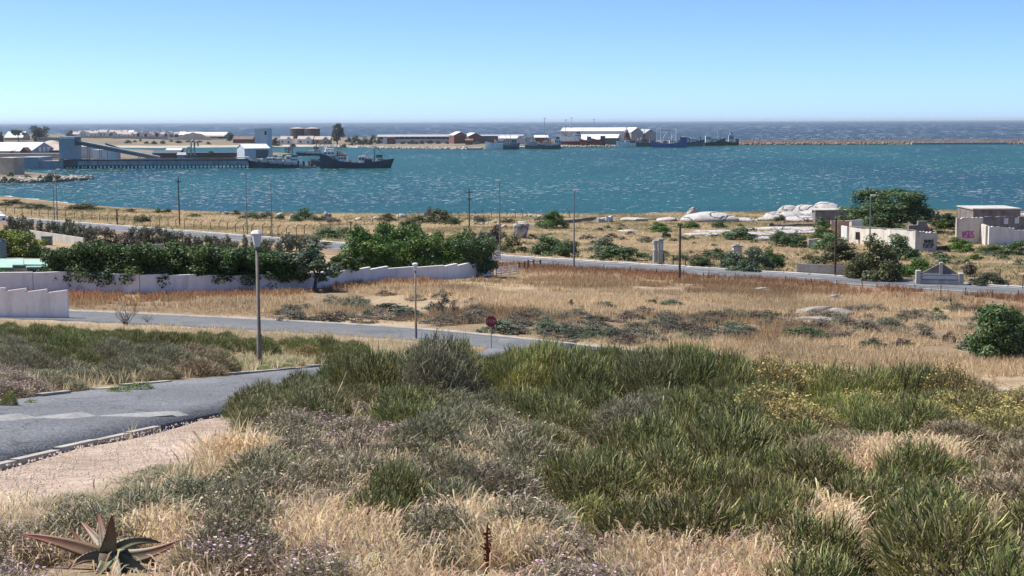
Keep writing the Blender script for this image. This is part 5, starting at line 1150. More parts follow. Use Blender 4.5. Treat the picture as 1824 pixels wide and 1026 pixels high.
# house with mint green roofs
hY = 126.0; hz = float(H(-42, hY))
hs = empty('house', (W(30, 470, hY)[0], hY, hz), 0, 'low white house with mint green flat roofs behind the garden wall', 'house'); ox = hs.location.x
def hx(px, Y=hY): return W(px, 470, Y)[0] - ox
def hzz(py, Y=hY): return W(30, py, Y)[2] - hz
MB().box(hx(-60), hx(47), .1, 7, -.4, hzz(476)).build('wall', 'white_wall', hs); MB().box(hx(48), hx(62), 1.2, 6, -.4, hzz(479)).build('wall', 'cream_wall', hs)
def slab(px0, px1, y_front, y_back, Y0, Y1, name, mat, t=.14):
    z0 = hzz(y_front, Y0); z1 = W(30, y_back, Y1)[2] - hz; a, b = hx(px0, Y0), hx(px1, Y0); c, d = hx(px0, Y1), hx(px1 , Y1)
    MB().add([(a, Y0 - hY, z0 - t), (b, Y0 - hY, z0 - t), (d, Y1 - hY, z1 - t), (c, Y1 - hY, z1 - t), (a, Y0 - hY, z0), (b, Y0 - hY, z0), (d, Y1 - hY, z1), (c, Y1 - hY, z1)], [(3, 2, 1, 0), (4, 5, 6, 7), (0, 1, 5, 4), (1, 2, 6, 5), (2, 3, 7, 6), (3, 0, 4, 7)]).build(name, mat, hs)
slab(-60, 42, 471.5, 460.5, hY - .6, hY + 6.5, 'roof', 'green_roof'); slab(-60, 46, 473.6, 473.2, hY - .72, hY - .62, 'fascia', 'green_fascia', .2)
slab(42.5, 80, 471.0, 461.5, hY + .6, hY + 6.6, 'roof', 'green_roof'); slab(48, 88, 475.3, 469.5, hY - .2, hY + 3, 'porch_roof', 'green_roof'); slab(48, 88, 477.2, 476.9, hY - .32, hY - .22, 'fascia', 'green_fascia', .2)
slab(-60, 22, 476.2, 468, hY - 2.2, hY - .8, 'porch_roof', 'green_roof'); slab(-60, 24, 477.4, 477, hY - 2.32, hY - 2.22, 'fascia', 'green_fascia', .2)
MB().box(hx(61), hx(70), .9, 1.1, .2, hzz(478)).build('window', 'window_dark', hs); MB().box(hx(50), hx(60), .9, 1.12, .2, hzz(480)).build('shutter', 'green_fascia', hs); MB().box(hx(84), hx(85.5), -.2, .2, -.3, hzz(476.5)).build('porch_post', 'wood_grey', hs)
P = W(4, 456, 133); e = empty('water_tank', (P[0], 133, float(H(P[0], 133))), 0, 'dark upright tank behind the green roof at left edge', 'tank'); hh = W(4, 427, 133)[2] - e.location.z
MB().lathe([(.38, 0), (.4, hh * .1), (.4, hh * .94), (.3, hh)], 16).build('body', 'steel_dark', e); MB().lathe([(.14, hh), (.14, hh + .12)], 10).build('lid', 'steel_dark', e)
# parked vehicle at the left border, on the coastal road
P = G(-8, 392); P[2] += 0.02; e = empty('parked_car', P, math.radians(-38), 'white car partly cut off by the left edge on coastal road', 'car')
car = [(-2.1, .35), (2.1, .35), (2.15, .8), (1.25, 1.0), (.6, 1.5), (-1.2, 1.52), (-2.0, 1.0), (-2.15, .7)]
MB().prism(car, -.82, .82, 'y').build('body', 'boat_white', e, bevel=.08); MB().prism([(1.12, 1.02), (.56, 1.44), (-1.1, 1.45), (-1.75, 1.02)], -.84, .84, 'y').build('windows', 'window_dark', e)
for x in (-1.3, 1.35):
    for y in (-.72, .72): MB().tube((x, y - .1, .32), (x, y + .1, .32), .32, n=14).build('wheel', 'boot_top', e)
# ---- lamps
def lantern_lamp(name, label, P, htop, style):
    e = empty(name, P, 0, label, 'street lamp', 'lantern street lamps'); h = htop
    MB().lathe([(.085, -.3), (.08, .0), (.074, .95), (.056, 1.0), (.045, h - .48)], 12).build('pole', 'lamp_concrete', e, True)
    l = MB().lathe([(.06, h - .49), (.09, h - .44), (.15, h - .14), (.16, h - .115)], 6 if style == 0 else 14).build('lantern', 'lantern_bowl', e)
    MB().lathe([(.175, h - .114), (.185, h - .09), (.11, h - .02), (.03, h)] if style == 0 else [(.175, h - .114), (.17, h - .05), (.10, h - .005), (.02, h)], 6 if style == 0 else 14).build('cap', 'lantern', l); MB().lathe([(.075, h - .53), (.075, h - .485)], 12).build('collar', 'steel_pole', l)
    return e
P1 = G(463, 655); lantern_lamp('street_lamp', 'concrete street lamp with white faceted lantern beside the hill road', P1, height_for(P1, 410), 0)
x2 = W(741, 600, 83.0)[0]; P2 = np.array([x2, 83.0, float(H(x2, 83.0))]); lantern_lamp('street_lamp', 'street lamp with rounded lantern standing behind the green thicket', P2, height_for(P2, 468), 1)
# ---- stop sign
xs_ = W(875, 572, 79.0)[0]; Ps = np.array([xs_, 78.6, float(H(xs_, 78.6))]); ss = empty('stop_sign', Ps, math.radians(2), 'red octagonal stop sign on a thin post beyond the green thicket', 'road sign')
zc = W(875, 572.5, 78.6)[2] - Ps[2]; R_ = .335
def octo(r): return [(r * math.cos(math.pi / 8 + k * math.pi / 4) / math.cos(math.pi / 8), zc + r * math.sin(math.pi / 8 + k * math.pi / 4) / math.cos(math.pi / 8)) for k in range(8)]
MB().tube((0, .03, -.3), (0, .03, zc + .2), .03, n=8).build('post', 'steel_mast', ss); MB().prism(octo(R_ * .94), -.02, 0, 'y').build('border', 'sign_rim', ss); MB().prism(octo(R_ * .91), -.026, -.0205, 'y').build('plate', 'sign_red', ss)
def text_part(txt, size, mat, parent, loc, rot=(math.pi / 2, 0, 0), name='lettering', depth=.004, sx=1.0):
    cu = bpy.data.curves.new(name, 'FONT'); cu.body = txt; cu.size = size; cu.align_x = 'CENTER'; cu.align_y = 'CENTER'; cu.extrude = depth; t = bpy.data.objects.new(name, cu); link(t)
    dg = bpy.context.evaluated_depsgraph_get(); me = bpy.data.meshes.new_from_object(t.evaluated_get(dg)); bpy.data.objects.remove(t); o = obj_np(name, me, parent); me.materials.clear(); me.materials.append(MAT[mat]); o.location = loc; o.rotation_euler = rot; o.scale = (sx, 1, 1); return o
text_part('STOP', .265, 'sign_letter', ss, (0, -.031, zc - .0), sx=.86)
# ---- poles
def pole(px, pt, pb, label, kind, arm=None):
    P = G(px, pb); h = height_for(P, pt)
    if kind == 'wood':
        e = empty('utility_pole', P, 0, label, 'pole'); MB().tube((0, 0, -.4), (0, 0, h), .13, .10, 8).build('pole', 'wood_pole', e)
        for (z, w) in (arm or []):
            a_ = MB().box(-w, w, -.07, .07, h - z - .06, h - z + .06).build('cross_arm', 'wood_pole', e)
            for s in (-.9, -.3, .3, .9): MB().lathe([(.05, 0), (.06, .08), (.04, .16)], 7, (s * w, 0, h - z + .06)).build('insulator', 'steel_pole', a_)
    else:
        e = empty('light_pole', P, 0, label, 'light pole'); MB().tube((0, 0, -.4), (0, 0, h), .10, .055, 8).build('pole', 'steel_pole', e)
        if arm:
            s = arm; MB().path([(0, 0, h), (s * .25, 0, h + .18), (s * .6, 0, h + .2)], [.05, .05, .04], 7).build('arm', 'steel_pole', e); MB().box(s * .5 - .28, s * .5 + .28, -.1, .1, h + .16, h + .32).build('lamp_head', 'lantern', e, bevel=.03)
    return e
pole(320, 315, 403, 'wooden pole with small crossbar at left against the bay', 'wood', [(.9, .5)])
pole(836, 336, 404, 'dark wooden pole with two crossbars and insulators near the boulder', 'wood', [(.75, .75), (2.1, .5)])
pole(1210.5, 400, 501, 'bare wooden pole at the near edge of the coastal road', 'wood'); pole(1487, 388, 492, 'slender wooden pole before the ruined long wall', 'wood')
pole(209, 373, 402, 'short wooden post with T top on coastal verge', 'wood', [(.1, .35)]); pole(625, 395, 411, 'stubby wooden T post beside the bright green trees', 'wood', [(.1, .5)])
pole(97, 307, 393, 'thin light pole, left one of the pair near the spit', 'light', -1); pole(102.5, 304, 394, 'thin light pole, right one of the pair near the spit', 'light', 1); pole(440.5, 313, 417, 'light pole with hooked head left of the lantern lamp', 'light', -1); pole(484.5, 326, 424, 'light pole just right of the lantern lamp', 'light')
pole(890.5, 325, 462, 'tall light pole by the white notice board', 'light', -.4); pole(1022.5, 342, 479, 'light pole with white head before the round shrubs', 'light', .5); pole(1547.5, 352, 495, 'tall light pole in front of the ruined long wall', 'light', .5)
P = G(1014, 388); e = empty('fence_post', P, 0, 'lone hooked dark post near the low walls by the water', 'post'); MB().path([(0, 0, -.2), (0, 0, height_for(P, 376)), (-.6, 0, height_for(P, 371))], [.08, .08, .06], 6).build('post', 'post_rust', e)
# ---- security fence along the coast (posts with bent tops)
def fence_line(name, label, line, step, h, bent, r_=.06, wires=3, mat='post_rust', cat='fence'):
    L = np.array(line, float); xs = np.arange(L[0, 0], L[-1, 0], step); ptsf = [G(x + RNG.normal(0, .8), np.interp(x, L[:, 0], L[:, 1])) for x in xs]; o0 = ptsf[0]; e = empty(name, o0, 0, label, cat)
    tops = []
    for i, P in enumerate(ptsf):
        q = P - o0; hh = h * RNG.uniform(.9, 1.08); s = bent if not callable(bent) else bent(xs[i]); pt_ = [(q[0], q[1], q[2] - .3), (q[0] + RNG.normal(0, .05), q[1], q[2] + hh)]
        if s: pt_.append((q[0] + s * .45, q[1], q[2] + hh + .4))
        MB().path(pt_, [r_] * len(pt_), 6).build('post', mat, e); tops.append(q)
    for w in range(wires):
        z = h * (w + .6) / wires; qd = MB()
        for a, b in zip(tops[:-1], tops[1:]): qd.tube((a[0], a[1], a[2] + z), (b[0], b[1], b[2] + z), .012, n=4, cap=False)
        qd.build('wire', mat, e)
    return e
fence_line('security_fence', 'rusty fence of posts with bent tops along the dry coast verge', [(-20, 380), (25, 382.5), (90, 388), (157, 393), (222, 398), (299, 404.5), (353, 409), (408, 412), (447, 417), (507, 422), (545, 419), (593, 409), (640, 403), (670, 398), (715, 393.5), (746, 393)], 15.2, 1.35, lambda x: 1 if x < 560 else -1)
fence_line('security_fence', 'dark fence with bent posts at the water edge by the boulders', [(735, 394), (800, 390.5), (905, 389.5), (945, 389)], 14, 1.5, lambda x: -1, mat='wood_pole')
fence_line('road_fence', 'low wire fence of thin posts along near side of road', [(985, 478), (1048, 483), (1116, 488), (1200, 494), (1300, 499.5), (1435, 509), (1648, 523.5), (1824, 534), (1900, 539)], 46, .85, 0, .035, 3, 'wood_pole')
fence_line('verge_fence', 'thin post fence beyond the road behind the small gable', [(1735, 500), (1760, 502), (1805, 511), (1850, 518)], 44, 1.5, 0, .05, 2, 'wood_pole')
P = G(1178, 469); o0 = P; e = empty('rail_fence', P, 0, 'rusty rail fence running from the gate pillars behind the road', 'fence')
for k, px_ in enumerate((1182, 1199, 1221, 1243, 1264, 1284)):
    Q_ = G(px_, 470.5 + .09 * (px_ - 1182)) - o0; MB().box(Q_[0] - .06, Q_[0] + .06, Q_[1] - .06, Q_[1] + .06, Q_[2] - .3, Q_[2] + 1.22).build('post', 'post_rust', e)
    if k:
        for z in (.55, 1.15): MB().tube((pq[0], pq[1], pq[2] + z), (Q_[0], Q_[1], Q_[2] + z), .035, n=5).build('rail', 'post_rust', e)
    pq = Q_
# gate pillars
P = G(1167, 470); e = empty('gate_pillar', P, .1, 'weathered double concrete gate pillar beside the coastal road', 'pillar'); h = height_for(P, 428); w = 4.6 / ppm(P)
MB().lathe([(w * 1.05, -.3), (w, .2), (w, h * .62), (w * .8, h * .64), (w * .8, h * .86), (w * 1.1, h * .88), (w * 1.1, h)], 14).build('column', 'cream_wall', e); MB().box(w * 1.3, w * 3.0, -w, w, -.3, h * .98).build('column', 'cream_wall', e, bevel=.03); MB().box(w * 1.1, w * 3.1, -w * 1.1, w * 1.1, h * .985, h * 1.06).build('cap', 'concrete', e); MB().box(w * 1.7, w * 2.6, -w * 1.03, -w * .9, h * .62, h * .86).build('niche', 'ruin_white', e)
P = G(1312, 466); e = empty('gate_pillar', P, .1, 'capped concrete gate pillar rising behind the big roadside shrub', 'pillar'); h = height_for(P, 434.5); w = 7.6 / ppm(P)
MB().box(-w, w, -w, w, -.3, h * .86).build('column', 'cream_wall', e, bevel=.03); MB().box(-w * 1.2, w * 1.2, -w * 1.2, w * 1.2, h * .863, h * .93).build('cap', 'concrete', e); MB().box(-w * .6, w * .6, -w * .6, w * .6, h * .933, h).build('finial', 'concrete', e)
# wooden posts, white rail fence and notice board at the end of the garden wall
P = G(930, 484); o0 = P; e = empty('wooden_rails', P, 0, 'grey wooden posts with crossrails beside white rail fence', 'fence'); pp = []
for px_, pt, pb in ((925, 466, 484), (934.5, 464.5, 483), (941, 462.5, 483), (950.5, 462, 474.5), (962.5, 462.5, 475)):
    Q_ = G(px_, pb); h = height_for(Q_, pt); q = Q_ - o0; MB().box(q[0] - .1, q[0] + .1, q[1] - .1, q[1] + .1, q[2] - .3, q[2] + h).build('post', 'wood_grey', e); pp.append((q, h))
for a, b in ((0, 1), (2, 3), (3, 4)): MB().tube(pp[a][0] + [0, 0, pp[a][1] * .8], pp[b][0] + [0, 0, pp[b][1] * .75], .06, n=6).build('rail', 'wood_grey', e)
P = G(884, 491); o0 = P; e = empty('white_rail_fence', P, 0, 'white three-board rail fence at the end of the garden wall', 'fence'); pp = []
for px_, pb in ((884, 491), (893, 490), (908, 488.5), (922, 486)):
    q = G(px_, pb) - o0; pp.append(q); MB().box(q[0] - .06, q[0] + .06, q[1] - .05, q[1] + .05, q[2] - .3, q[2] + .85).build('post', 'coping', e)
for z in (.2, .48, .76):
    for a, b in zip(pp[:-1], pp[1:]): beam(MB(), a + [0, -.06, z], b + [0, -.06, z], .02, -.06, .06).build('board', 'coping', e)
P = G(887, 480); e = empty('notice_board', P, .15, 'white notice board on a post at the road junction', 'sign'); z1 = height_for(P, 446.5); z0 = height_for(P, 463.5); w = 4.2 / ppm(P)
MB().tube((0, .05, -.3), (0, .05, z1), .05, n=6).build('post', 'wood_grey', e); MB().box(-w, w, -.03, .0, z0, z1).build('board', 'sign_white', e)
for k in range(3): MB().box(-w * .7, w * (.7 - .3 * (k == 2)), -.036, -.031, z1 - (z1 - z0) * (.28 + .24 * k), z1 - (z1 - z0) * (.2 + .24 * k)).build('text_line', 'steel_pole', e)
P = G(891.5, 484); e = empty('chevron_marker', P, 0, 'small red and white slanted marker below the notice board', 'marker'); z1 = height_for(P, 468); MB().tube((-.25, 0, -.2), (.3, 0, z1), .06, n=6).build('board', 'sign_red', e); MB().tube((.3, 0, -.2), (.3, .02, z1 * .8), .04, n=6).build('stay', 'coping', e)
# ---- ruins
def rwall(par, o0, a, b, heights, th, mat, name='wall', below=.5):
    "a wall with an uneven top between two feet; heights at equal steps"
    if str(mat).startswith('ruin') and len(heights) < 9:
        hs_ = np.interp(np.linspace(0, 1, 15), np.linspace(0, 1, len(heights)), heights); heights = [hs_[0]] + [h_ * (1 - .03 * RNG.random() - (.05 if RNG.random() < .10 else 0)) for h_ in hs_[1:-1]] + [hs_[-1]]
    A = np.array(a[:2]) - o0[:2]; B = np.array(b[:2]) - o0[:2]; d = B - A; L = np.hypot(*d); d /= L; n = np.array([-d[1], d[0]]) * th; k = len(heights); vs = []
    for i, h in enumerate(heights):
        p = A + d * L * i / (k - 1); z = a[2] + (b[2] - a[2]) * i / (k - 1) - o0[2]; vs += [(*p, z - below), (*p, z + h), (*(p + n), z + h), (*(p + n), z - below)]
    fs = [(0, 1, 2, 3), tuple(4 * (k - 1) + j for j in (3, 2, 1, 0))]
    for i in range(k - 1):
        c = 4 * i; fs += [(c, c + 4, c + 5, c + 1), (c + 1, c + 5, c + 6, c + 2), (c + 2, c + 6, c + 7, c + 3)]
    return MB().add(vs, fs).build(name, mat, par), d, np.array([*A, a[2] - o0[2]]), L
def graffiti(par, org, d, x0, x1, z0, z1, mat, seed, n=6, txt=None):
    r = random.Random(seed); nrm = np.array([d[1], -d[0]])
    for k in range(n):
        xa = x0 + (x1 - x0) * (k + .1) / n; xb = x0 + (x1 - x0) * (k + .92) / n; q = MB(); w = (xb - xa); pts_ = []
        shape = r.choice([[(0, 0), (0, 1), (1, .9), (.9, .5), (.1, .5)], [(0, 1), (1, 1), (.5, 1), (.5, 0)], [(1, 1), (.1, .9), (0, .5), (.9, .4), (1, .05), (0, 0)], [(0, 1), (.5, 0), (1, 1)], [(.9, .95), (.1, 1), (0, 0), (1, .05), (.1, .5), (.7, .52)]])
        for (u, v) in shape: pts_.append((org[0] + d[0] * (xa + u * w) + nrm[0] * .02, org[1] + d[1] * (xa + u * w) + nrm[1] * .02, org[2] + z0 + v * (z1 - z0)))
        for a, b in zip(pts_[:-1], pts_[1:]): q.tube(a, b, .09 if n < 6 else .075, n=4)
        q.build('graffiti_letter', mat, par)
# long wall with black lettering
A = G(1512, 432); B = G(1628, 449); C_ = G(1668, 448.5); D0 = G(1480, 424); o0 = A; e = empty('ruined_house', A, 0, 'roofless cream ruin with long wall and black graffiti', 'ruin')
hA = height_for(A, 404); hB = height_for(B, 411); rwall(e, o0, A, B, [hA, hA * 1.0, (hA + hB) / 2, hB * 1.02, hB], .4, 'ruin_wall')
w_, d_, org, L_ = rwall(e, o0, B + [.05, -.3, 0], C_, [height_for(B, 410.5), height_for(C_, 412.5) * 1.02, height_for(C_, 413)], .5, 'ruin_wall')
graffiti(w_, org, d_, L_ * .40, L_ * .76, height_for(C_, 431.5), height_for(C_, 427), 'paint_black', 3, 7); graffiti(w_, org, d_, L_ * .80, L_ * .84, height_for(C_, 432), height_for(C_, 426), 'paint_black', 5, 1); graffiti(w_, org, d_, L_ * .34, L_ * .86, height_for(C_, 441), height_for(C_, 433.5), 'paint_black', 8, 6)
for (a, b, m0) in ((.03, 1.01, 'ruin_dark'),): rwall(e, o0, V3(A, hA), V3(B, hB), [.14, .14], .5, 'ruin_dark', 'wall_head', 0)
E0 = D0 + [2.0, 4, 0]; rwall(e, o0, D0, D0 + [3.2, .5, 0], [height_for(D0, 393), height_for(D0, 392.5), height_for(D0, 394)], .4, 'ruin_ochre'); rwall(e, o0, D0 + [3.3, .5, 0], A + [0, .2, 0], [height_for(D0, 395), height_for(D0, 401), height_for(A, 406)], .4, 'ruin_ochre')
Fa = G(1500, 421) + [0, 5, 0]; Fb = G(1548, 421) + [0, 5, 0]; rwall(e, o0, Fa, Fb, [height_for(Fa, 398), height_for(Fa, 393), height_for(Fa, 392), height_for(Fb, 391)], .4, 'ruin_white')
wx = G(1530, 434); q0 = (A - o0) + (B - A) * .17; MB().box(q0[0] - .55, q0[0] + .55, q0[1] - .2, q0[1] + .4, hA * .3, hA * .78).build('window_opening', 'window_dark', e)
Pb = G(1618, 440); Pb = np.array([Pb[0] * (Pb[1] + 7) / Pb[1], Pb[1] + 7, Pb[2]]); w_ = W(1652, 420, Pb[1])[0] - Pb[0]; zz = [height_for(Pb, y) for y in (411, 401, 394)]; q = MB().prism([(0, 0), (w_, 0), (w_ * 1.25, zz[0]), (w_ * .95, zz[1]), (w_ * .92, zz[2]), (w_ * .5, zz[2]), (w_ * .48, zz[1]), (0, zz[1] * .98)], 0, .8, 'y'); ch = q.build('chimney_gable', 'ruin_dark', e); ch.location = Pb - o0
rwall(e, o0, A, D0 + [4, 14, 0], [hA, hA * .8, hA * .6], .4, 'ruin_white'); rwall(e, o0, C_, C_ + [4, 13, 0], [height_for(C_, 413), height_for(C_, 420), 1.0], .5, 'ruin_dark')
# tall wall with purple graffiti and rooms behind
A = G(1703, 436); B = G(1750, 434); o0 = A; e = empty('ruined_house', A, 0, 'roofless ruin with tall wall bearing purple graffiti', 'ruin'); h = height_for(A, 388)
w1, d_, org, L_ = rwall(e, o0, A, B, [h, h * 1.01, h * 1.0, h * .98], .45, 'ruin_wall'); q = MB(); zz = [height_for(A, y) for y in (424.5, 423, 418, 413, 411.5, 413)]; fr = [(.20, 1), (.66, 0), (.68, 2), (.66, 3), (.52, 4), (.40, 5), (.22, 4), (.22, 2)]; nr = np.array([d_[1], -d_[0]]); q.add([(org[0] + d_[0] * L_ * a + nr[0] * .02, org[1] + d_[1] * L_ * a + nr[1] * .02, org[2] + zz[k]) for a, k in fr], [tuple(range(8))]); q.build('graffiti_fill', 'paint_pale', w1); graffiti(w1, org + np.array([*(nr * .02), 0]), d_, L_ * .21, L_ * .67, height_for(A, 424), height_for(A, 412.5), 'paint_purple', 12, 4)
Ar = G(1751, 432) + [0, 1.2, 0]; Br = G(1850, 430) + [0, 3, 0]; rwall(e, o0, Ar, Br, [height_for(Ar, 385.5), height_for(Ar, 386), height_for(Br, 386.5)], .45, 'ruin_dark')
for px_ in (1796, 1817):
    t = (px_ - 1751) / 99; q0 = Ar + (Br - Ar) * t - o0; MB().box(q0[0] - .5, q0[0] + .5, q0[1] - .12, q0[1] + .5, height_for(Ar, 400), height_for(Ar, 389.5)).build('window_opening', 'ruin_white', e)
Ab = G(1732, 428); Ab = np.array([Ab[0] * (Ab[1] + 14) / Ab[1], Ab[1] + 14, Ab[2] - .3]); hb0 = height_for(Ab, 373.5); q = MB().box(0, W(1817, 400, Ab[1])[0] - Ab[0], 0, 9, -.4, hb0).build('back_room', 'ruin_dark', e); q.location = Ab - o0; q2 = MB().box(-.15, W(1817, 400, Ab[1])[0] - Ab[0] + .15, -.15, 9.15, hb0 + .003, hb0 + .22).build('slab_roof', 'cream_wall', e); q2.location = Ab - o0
A3 = G(1761, 437); B3 = G(1806, 436); rwall(e, o0, A3, B3, [height_for(A3, 402.5), height_for(B3, 406)], .4, 'ruin_white'); rwall(e, o0, A3 + [-.02, .42, 0], A3 + [.3, 7, 0], [height_for(A3, 402.5), height_for(A3, 398)], .4, 'ruin_wall'); A4 = G(1806.5, 434); B4 = G(1870, 433); rwall(e, o0, A4 + [0, .8, 0], B4 + [0, .8, 0], [height_for(A4, 410), height_for(B4, 410)], .4, 'ruin_white')
# block ruin behind the shrubs left of the big tree
A = G(1452, 398); B = G(1511, 398); o0 = A; e = empty('ruined_hut', A, 0, 'grey flat ruin by the granite boulders with two small openings', 'ruin'); h = height_for(A, 375.5)
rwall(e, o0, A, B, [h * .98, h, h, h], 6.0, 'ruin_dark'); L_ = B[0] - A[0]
for t in (.25, .42): MB().box(L_ * t - .45, L_ * t + .45, -.06, .2, h * .5, h * .78).build('window_opening', 'ruin_white', e)
MB().box(-.1, L_ + .1, -.12, 6.1, h + .01, h + .2).build('slab_roof', 'cream_wall', e)
# small gabled facade by the road
A = G(1631, 505.5); B = G(1716, 507.5); o0 = A; e = empty('gabled_facade', A, math.atan2(B[1] - A[1], B[0] - A[0]), 'small weathered gabled facade standing alone beside the road', 'ruin'); L_ = np.hypot(*(B - A)[:2]); zz = lambda y: height_for(A, y)
MB().prism([(.1 * L_, -.4), (.9 * L_, -.4), (.9 * L_, zz(488)), (.12 * L_, zz(488))], 0, .4, 'y').build('wall', 'ruin_wall', e); MB().prism([(.09 * L_, zz(487.9)), (.91 * L_, zz(487.9)), (.56 * L_, zz(470)), (.48 * L_, zz(470))], .05, .4, 'y').build('pediment', 'ruin_dark', e); MB().box(.07 * L_, .92 * L_, -.12, .5, zz(490), zz(487.3)).build('cornice', 'cream_wall', e); MB().box(.49 * L_, .56 * L_, -.08, .46, zz(487.2), zz(467)).build('apex_block', 'cream_wall', e)
MB().box(0, .105 * L_, -.2, .55, -.4, zz(481.5)).build('pier', 'cream_wall', e, bevel=.04); MB().box(.895 * L_, L_, -.2, .55, -.4, zz(485.5)).build('pier', 'cream_wall', e, bevel=.04); MB().box(.14 * L_, .86 * L_, -.05, .0, zz(497), zz(491)).build('sunk_panel', 'ruin_white', e); MB().box(.13 * L_, .87 * L_, -.15, -.02, zz(498.4), zz(497.1)).build('ledge', 'ruin_dark', e)
A = G(1419, 487.5); B = G(1521, 493); o0 = A; e = empty('block_wall', A, 0, 'low dark grey block wall along the road under the shrubs', 'wall'); rwall(e, o0, A, B, [height_for(A, 469.5), height_for(A, 469.5), height_for(A, 468.5), height_for(B, 472)], .25, 'ruin_dark')
A = G(1440, 442); e = empty('ruined_stub', A, 0, 'pale low ruin stub between the coastal shrubs', 'ruin'); rwall(e, A, A, A + [2.8, .3, 0], [height_for(A, 427), height_for(A, 425.5), height_for(A, 428)], .5, 'cream_wall'); rwall(e, A, A + [1.2, -.6, 0], A + [1.8, -.6, 0], [height_for(A, 429), height_for(A, 427)], .3, 'ruin_white')
# low slabs and white debris by the water
for k, (a, ya, b, yb, h, mt, lab) in enumerate(((1008, 398, 1062, 392, 6, 'ruin_dark', 'long low dark wall slanting beside the round coastal shrub'), (955, 394, 990, 390, 5, 'ruin_dark', 'low dark wall left of the round coastal shrub'), (1066, 396, 1083, 394, 7, 'ruin_white', 'broken white wall end near the water'), (938, 403, 975, 404, 4, 'cream_wall', 'low pale wall right of the big perched boulder'), (1084, 395, 1092, 393, 9, 'ruin_white', 'white upright slab at the end of low walls'), (1095, 391, 1166, 392.5, 2.5, 'ruin_dark', 'flat dark sea wall left of granite slabs'), (1370, 404, 1450, 402, 4, 'granite_brown', 'long low stone kerb in front of the granite boulders'))):
    A = G(a, ya); B = G(b, yb); e = empty('low_wall', A, 0, lab, 'wall'); hh = h / ppm(A); rwall(e, A, A, B, [hh, hh * .9, hh * 1.05, hh], .5, mt)
# ---- rocks
def rock_mesh(seed, rough=.16, sub=4):
    key = ('rock', seed, rough)
    if key in _cache: return _cache[key]
    bm = bmesh.new(); bmesh.ops.create_icosphere(bm, subdivisions=sub, radius=.5); r = np.random.default_rng(seed); K = r.normal(size=(6, 3)); ph = r.uniform(0, 6, 6)
    for v in bm.verts:
        p = np.array(v.co); f = 1 + rough * sum(math.sin(K[i] @ p * (2.5 + i) + ph[i]) / (1 + .6 * i) for i in range(6)) * .5; v.co = p * f
        kx = 1 + .10 * math.copysign(abs(math.sin(p[0] * 7 + ph[0])) ** .3, math.sin(p[0] * 7 + ph[0])) * rough * 3; v.co.z *= kx
        v.co.z = v.co.z if v.co.z > -.12 else -.12 + (v.co.z + .12) * .3
        v.co.z += .14
    me = bpy.data.meshes.new('rock'); bm.to_mesh(me); bm.free(); me.polygons.foreach_set('use_smooth', [True] * len(me.polygons)); _cache[key] = me; return me
def rock(cx, base, wp, top, label, seed=0, mat='granite', name='boulder', depth=None, rz=0.0, rough=.16, group=None):
    P = G(cx, base); w = wp / ppm(P); h = height_for(P, top); me = rock_mesh(seed, rough).copy(); me.materials.clear(); me.materials.append(MAT[mat]); o = obj_np(name, me); o.location = P + [0, 0, -.06 * h]; o.scale = (w, depth or w * .7, max(h, .12) * 1.55); o.rotation_euler = (0, 0, rz); tag(o, label, 'rock', group); return o
for a in ((1262, 394, 100, 377.5, 'long rounded granite slab at the water with a dome on it', 1), (1234, 388, 24, 370.5, 'small granite dome sitting on the long slab', 2), (1128, 393, 44, 386.5, 'flat pale granite slab left of the domed one', 3), (1190, 393.5, 40, 386.5, 'low granite slab at the foot of the domed slab', 4), (1395, 392, 84, 374, 'broad granite boulder left of the pile', 5), (1404, 387, 36, 364.5, 'slanted boulder leaning at left of granite pile', 6), (1438, 386, 66, 361.5, 'large cracked boulder on top of the granite pile', 7), (1470, 386, 66, 360.5, 'highest pale boulder of the granite pile', 8), (1450, 389.5, 60, 372.5, 'rounded boulder in the middle row of granite pile', 9), (1430, 394, 70, 383, 'low boulder at the front foot of granite pile', 10), (1492, 388, 40, 370, 'boulder at the right end of the granite pile', 11), (1366, 393, 40, 385.5, 'flat shelf of granite left of the pile', 12), (1661, 392, 44, 374.5, 'white boulder right of the big tree', 13), (1822, 386, 22, 375, 'white boulder at right edge behind ruin', 14), (1318, 393.5, 60, 387.5, 'thin granite ledge between the slab and the pile', 15)):
    rock(*a[:5], seed=a[5], name='granite_boulder')
for k, (cx, b, w, t, lab) in enumerate(((402, 382, 12, 376, 'pale rock on the shore left of the light pole'), (499, 384, 16, 378.5, 'flat white shore rock behind low bushes'), (520, 388, 10, 380.5, 'white rock left of the dark shore bush'), (581, 388, 11, 376.5, 'upright two-tone rock on the shoreline'), (587, 388, 7, 379, 'dark small rock beside the two-tone rock'), (638, 393, 14, 387.5, 'low white rock half sunk in dry grass'), (668, 391, 14, 385.5, 'low pale rock right of the sunk white one'), (714, 388, 18, 380, 'flat pale rock by the bent fence'), (779, 396, 12, 389.5, 'white rock under the dark coastal bush'), (848, 395, 16, 381, 'brown shore boulder right of wooden pole'), (942, 386, 14, 381, 'white rock at water edge near low walls'), (961, 388, 9, 383, 'square white rock left of the round shrub'))):
    rock(cx, b, w, t, lab, 20 + k, 'granite_brown' if 'brown' in lab or 'dark' in lab else 'granite', 'shore_rock')
for k, (cx, b, w) in enumerate(((846, 400, 9), (858, 400, 12), (867, 400, 9), (880, 397, 10), (888, 402, 12), (898, 405, 12), (1078, 395, 9), (1088, 390, 7), (1052, 388, 6), (1066, 391, 6), (1000, 393, 8))): rock(cx, b, w, b - 4.5, 'loose white stone scattered near the perched boulder and low walls', 40 + k, 'granite', 'stone', group='loose white stones by the shore')
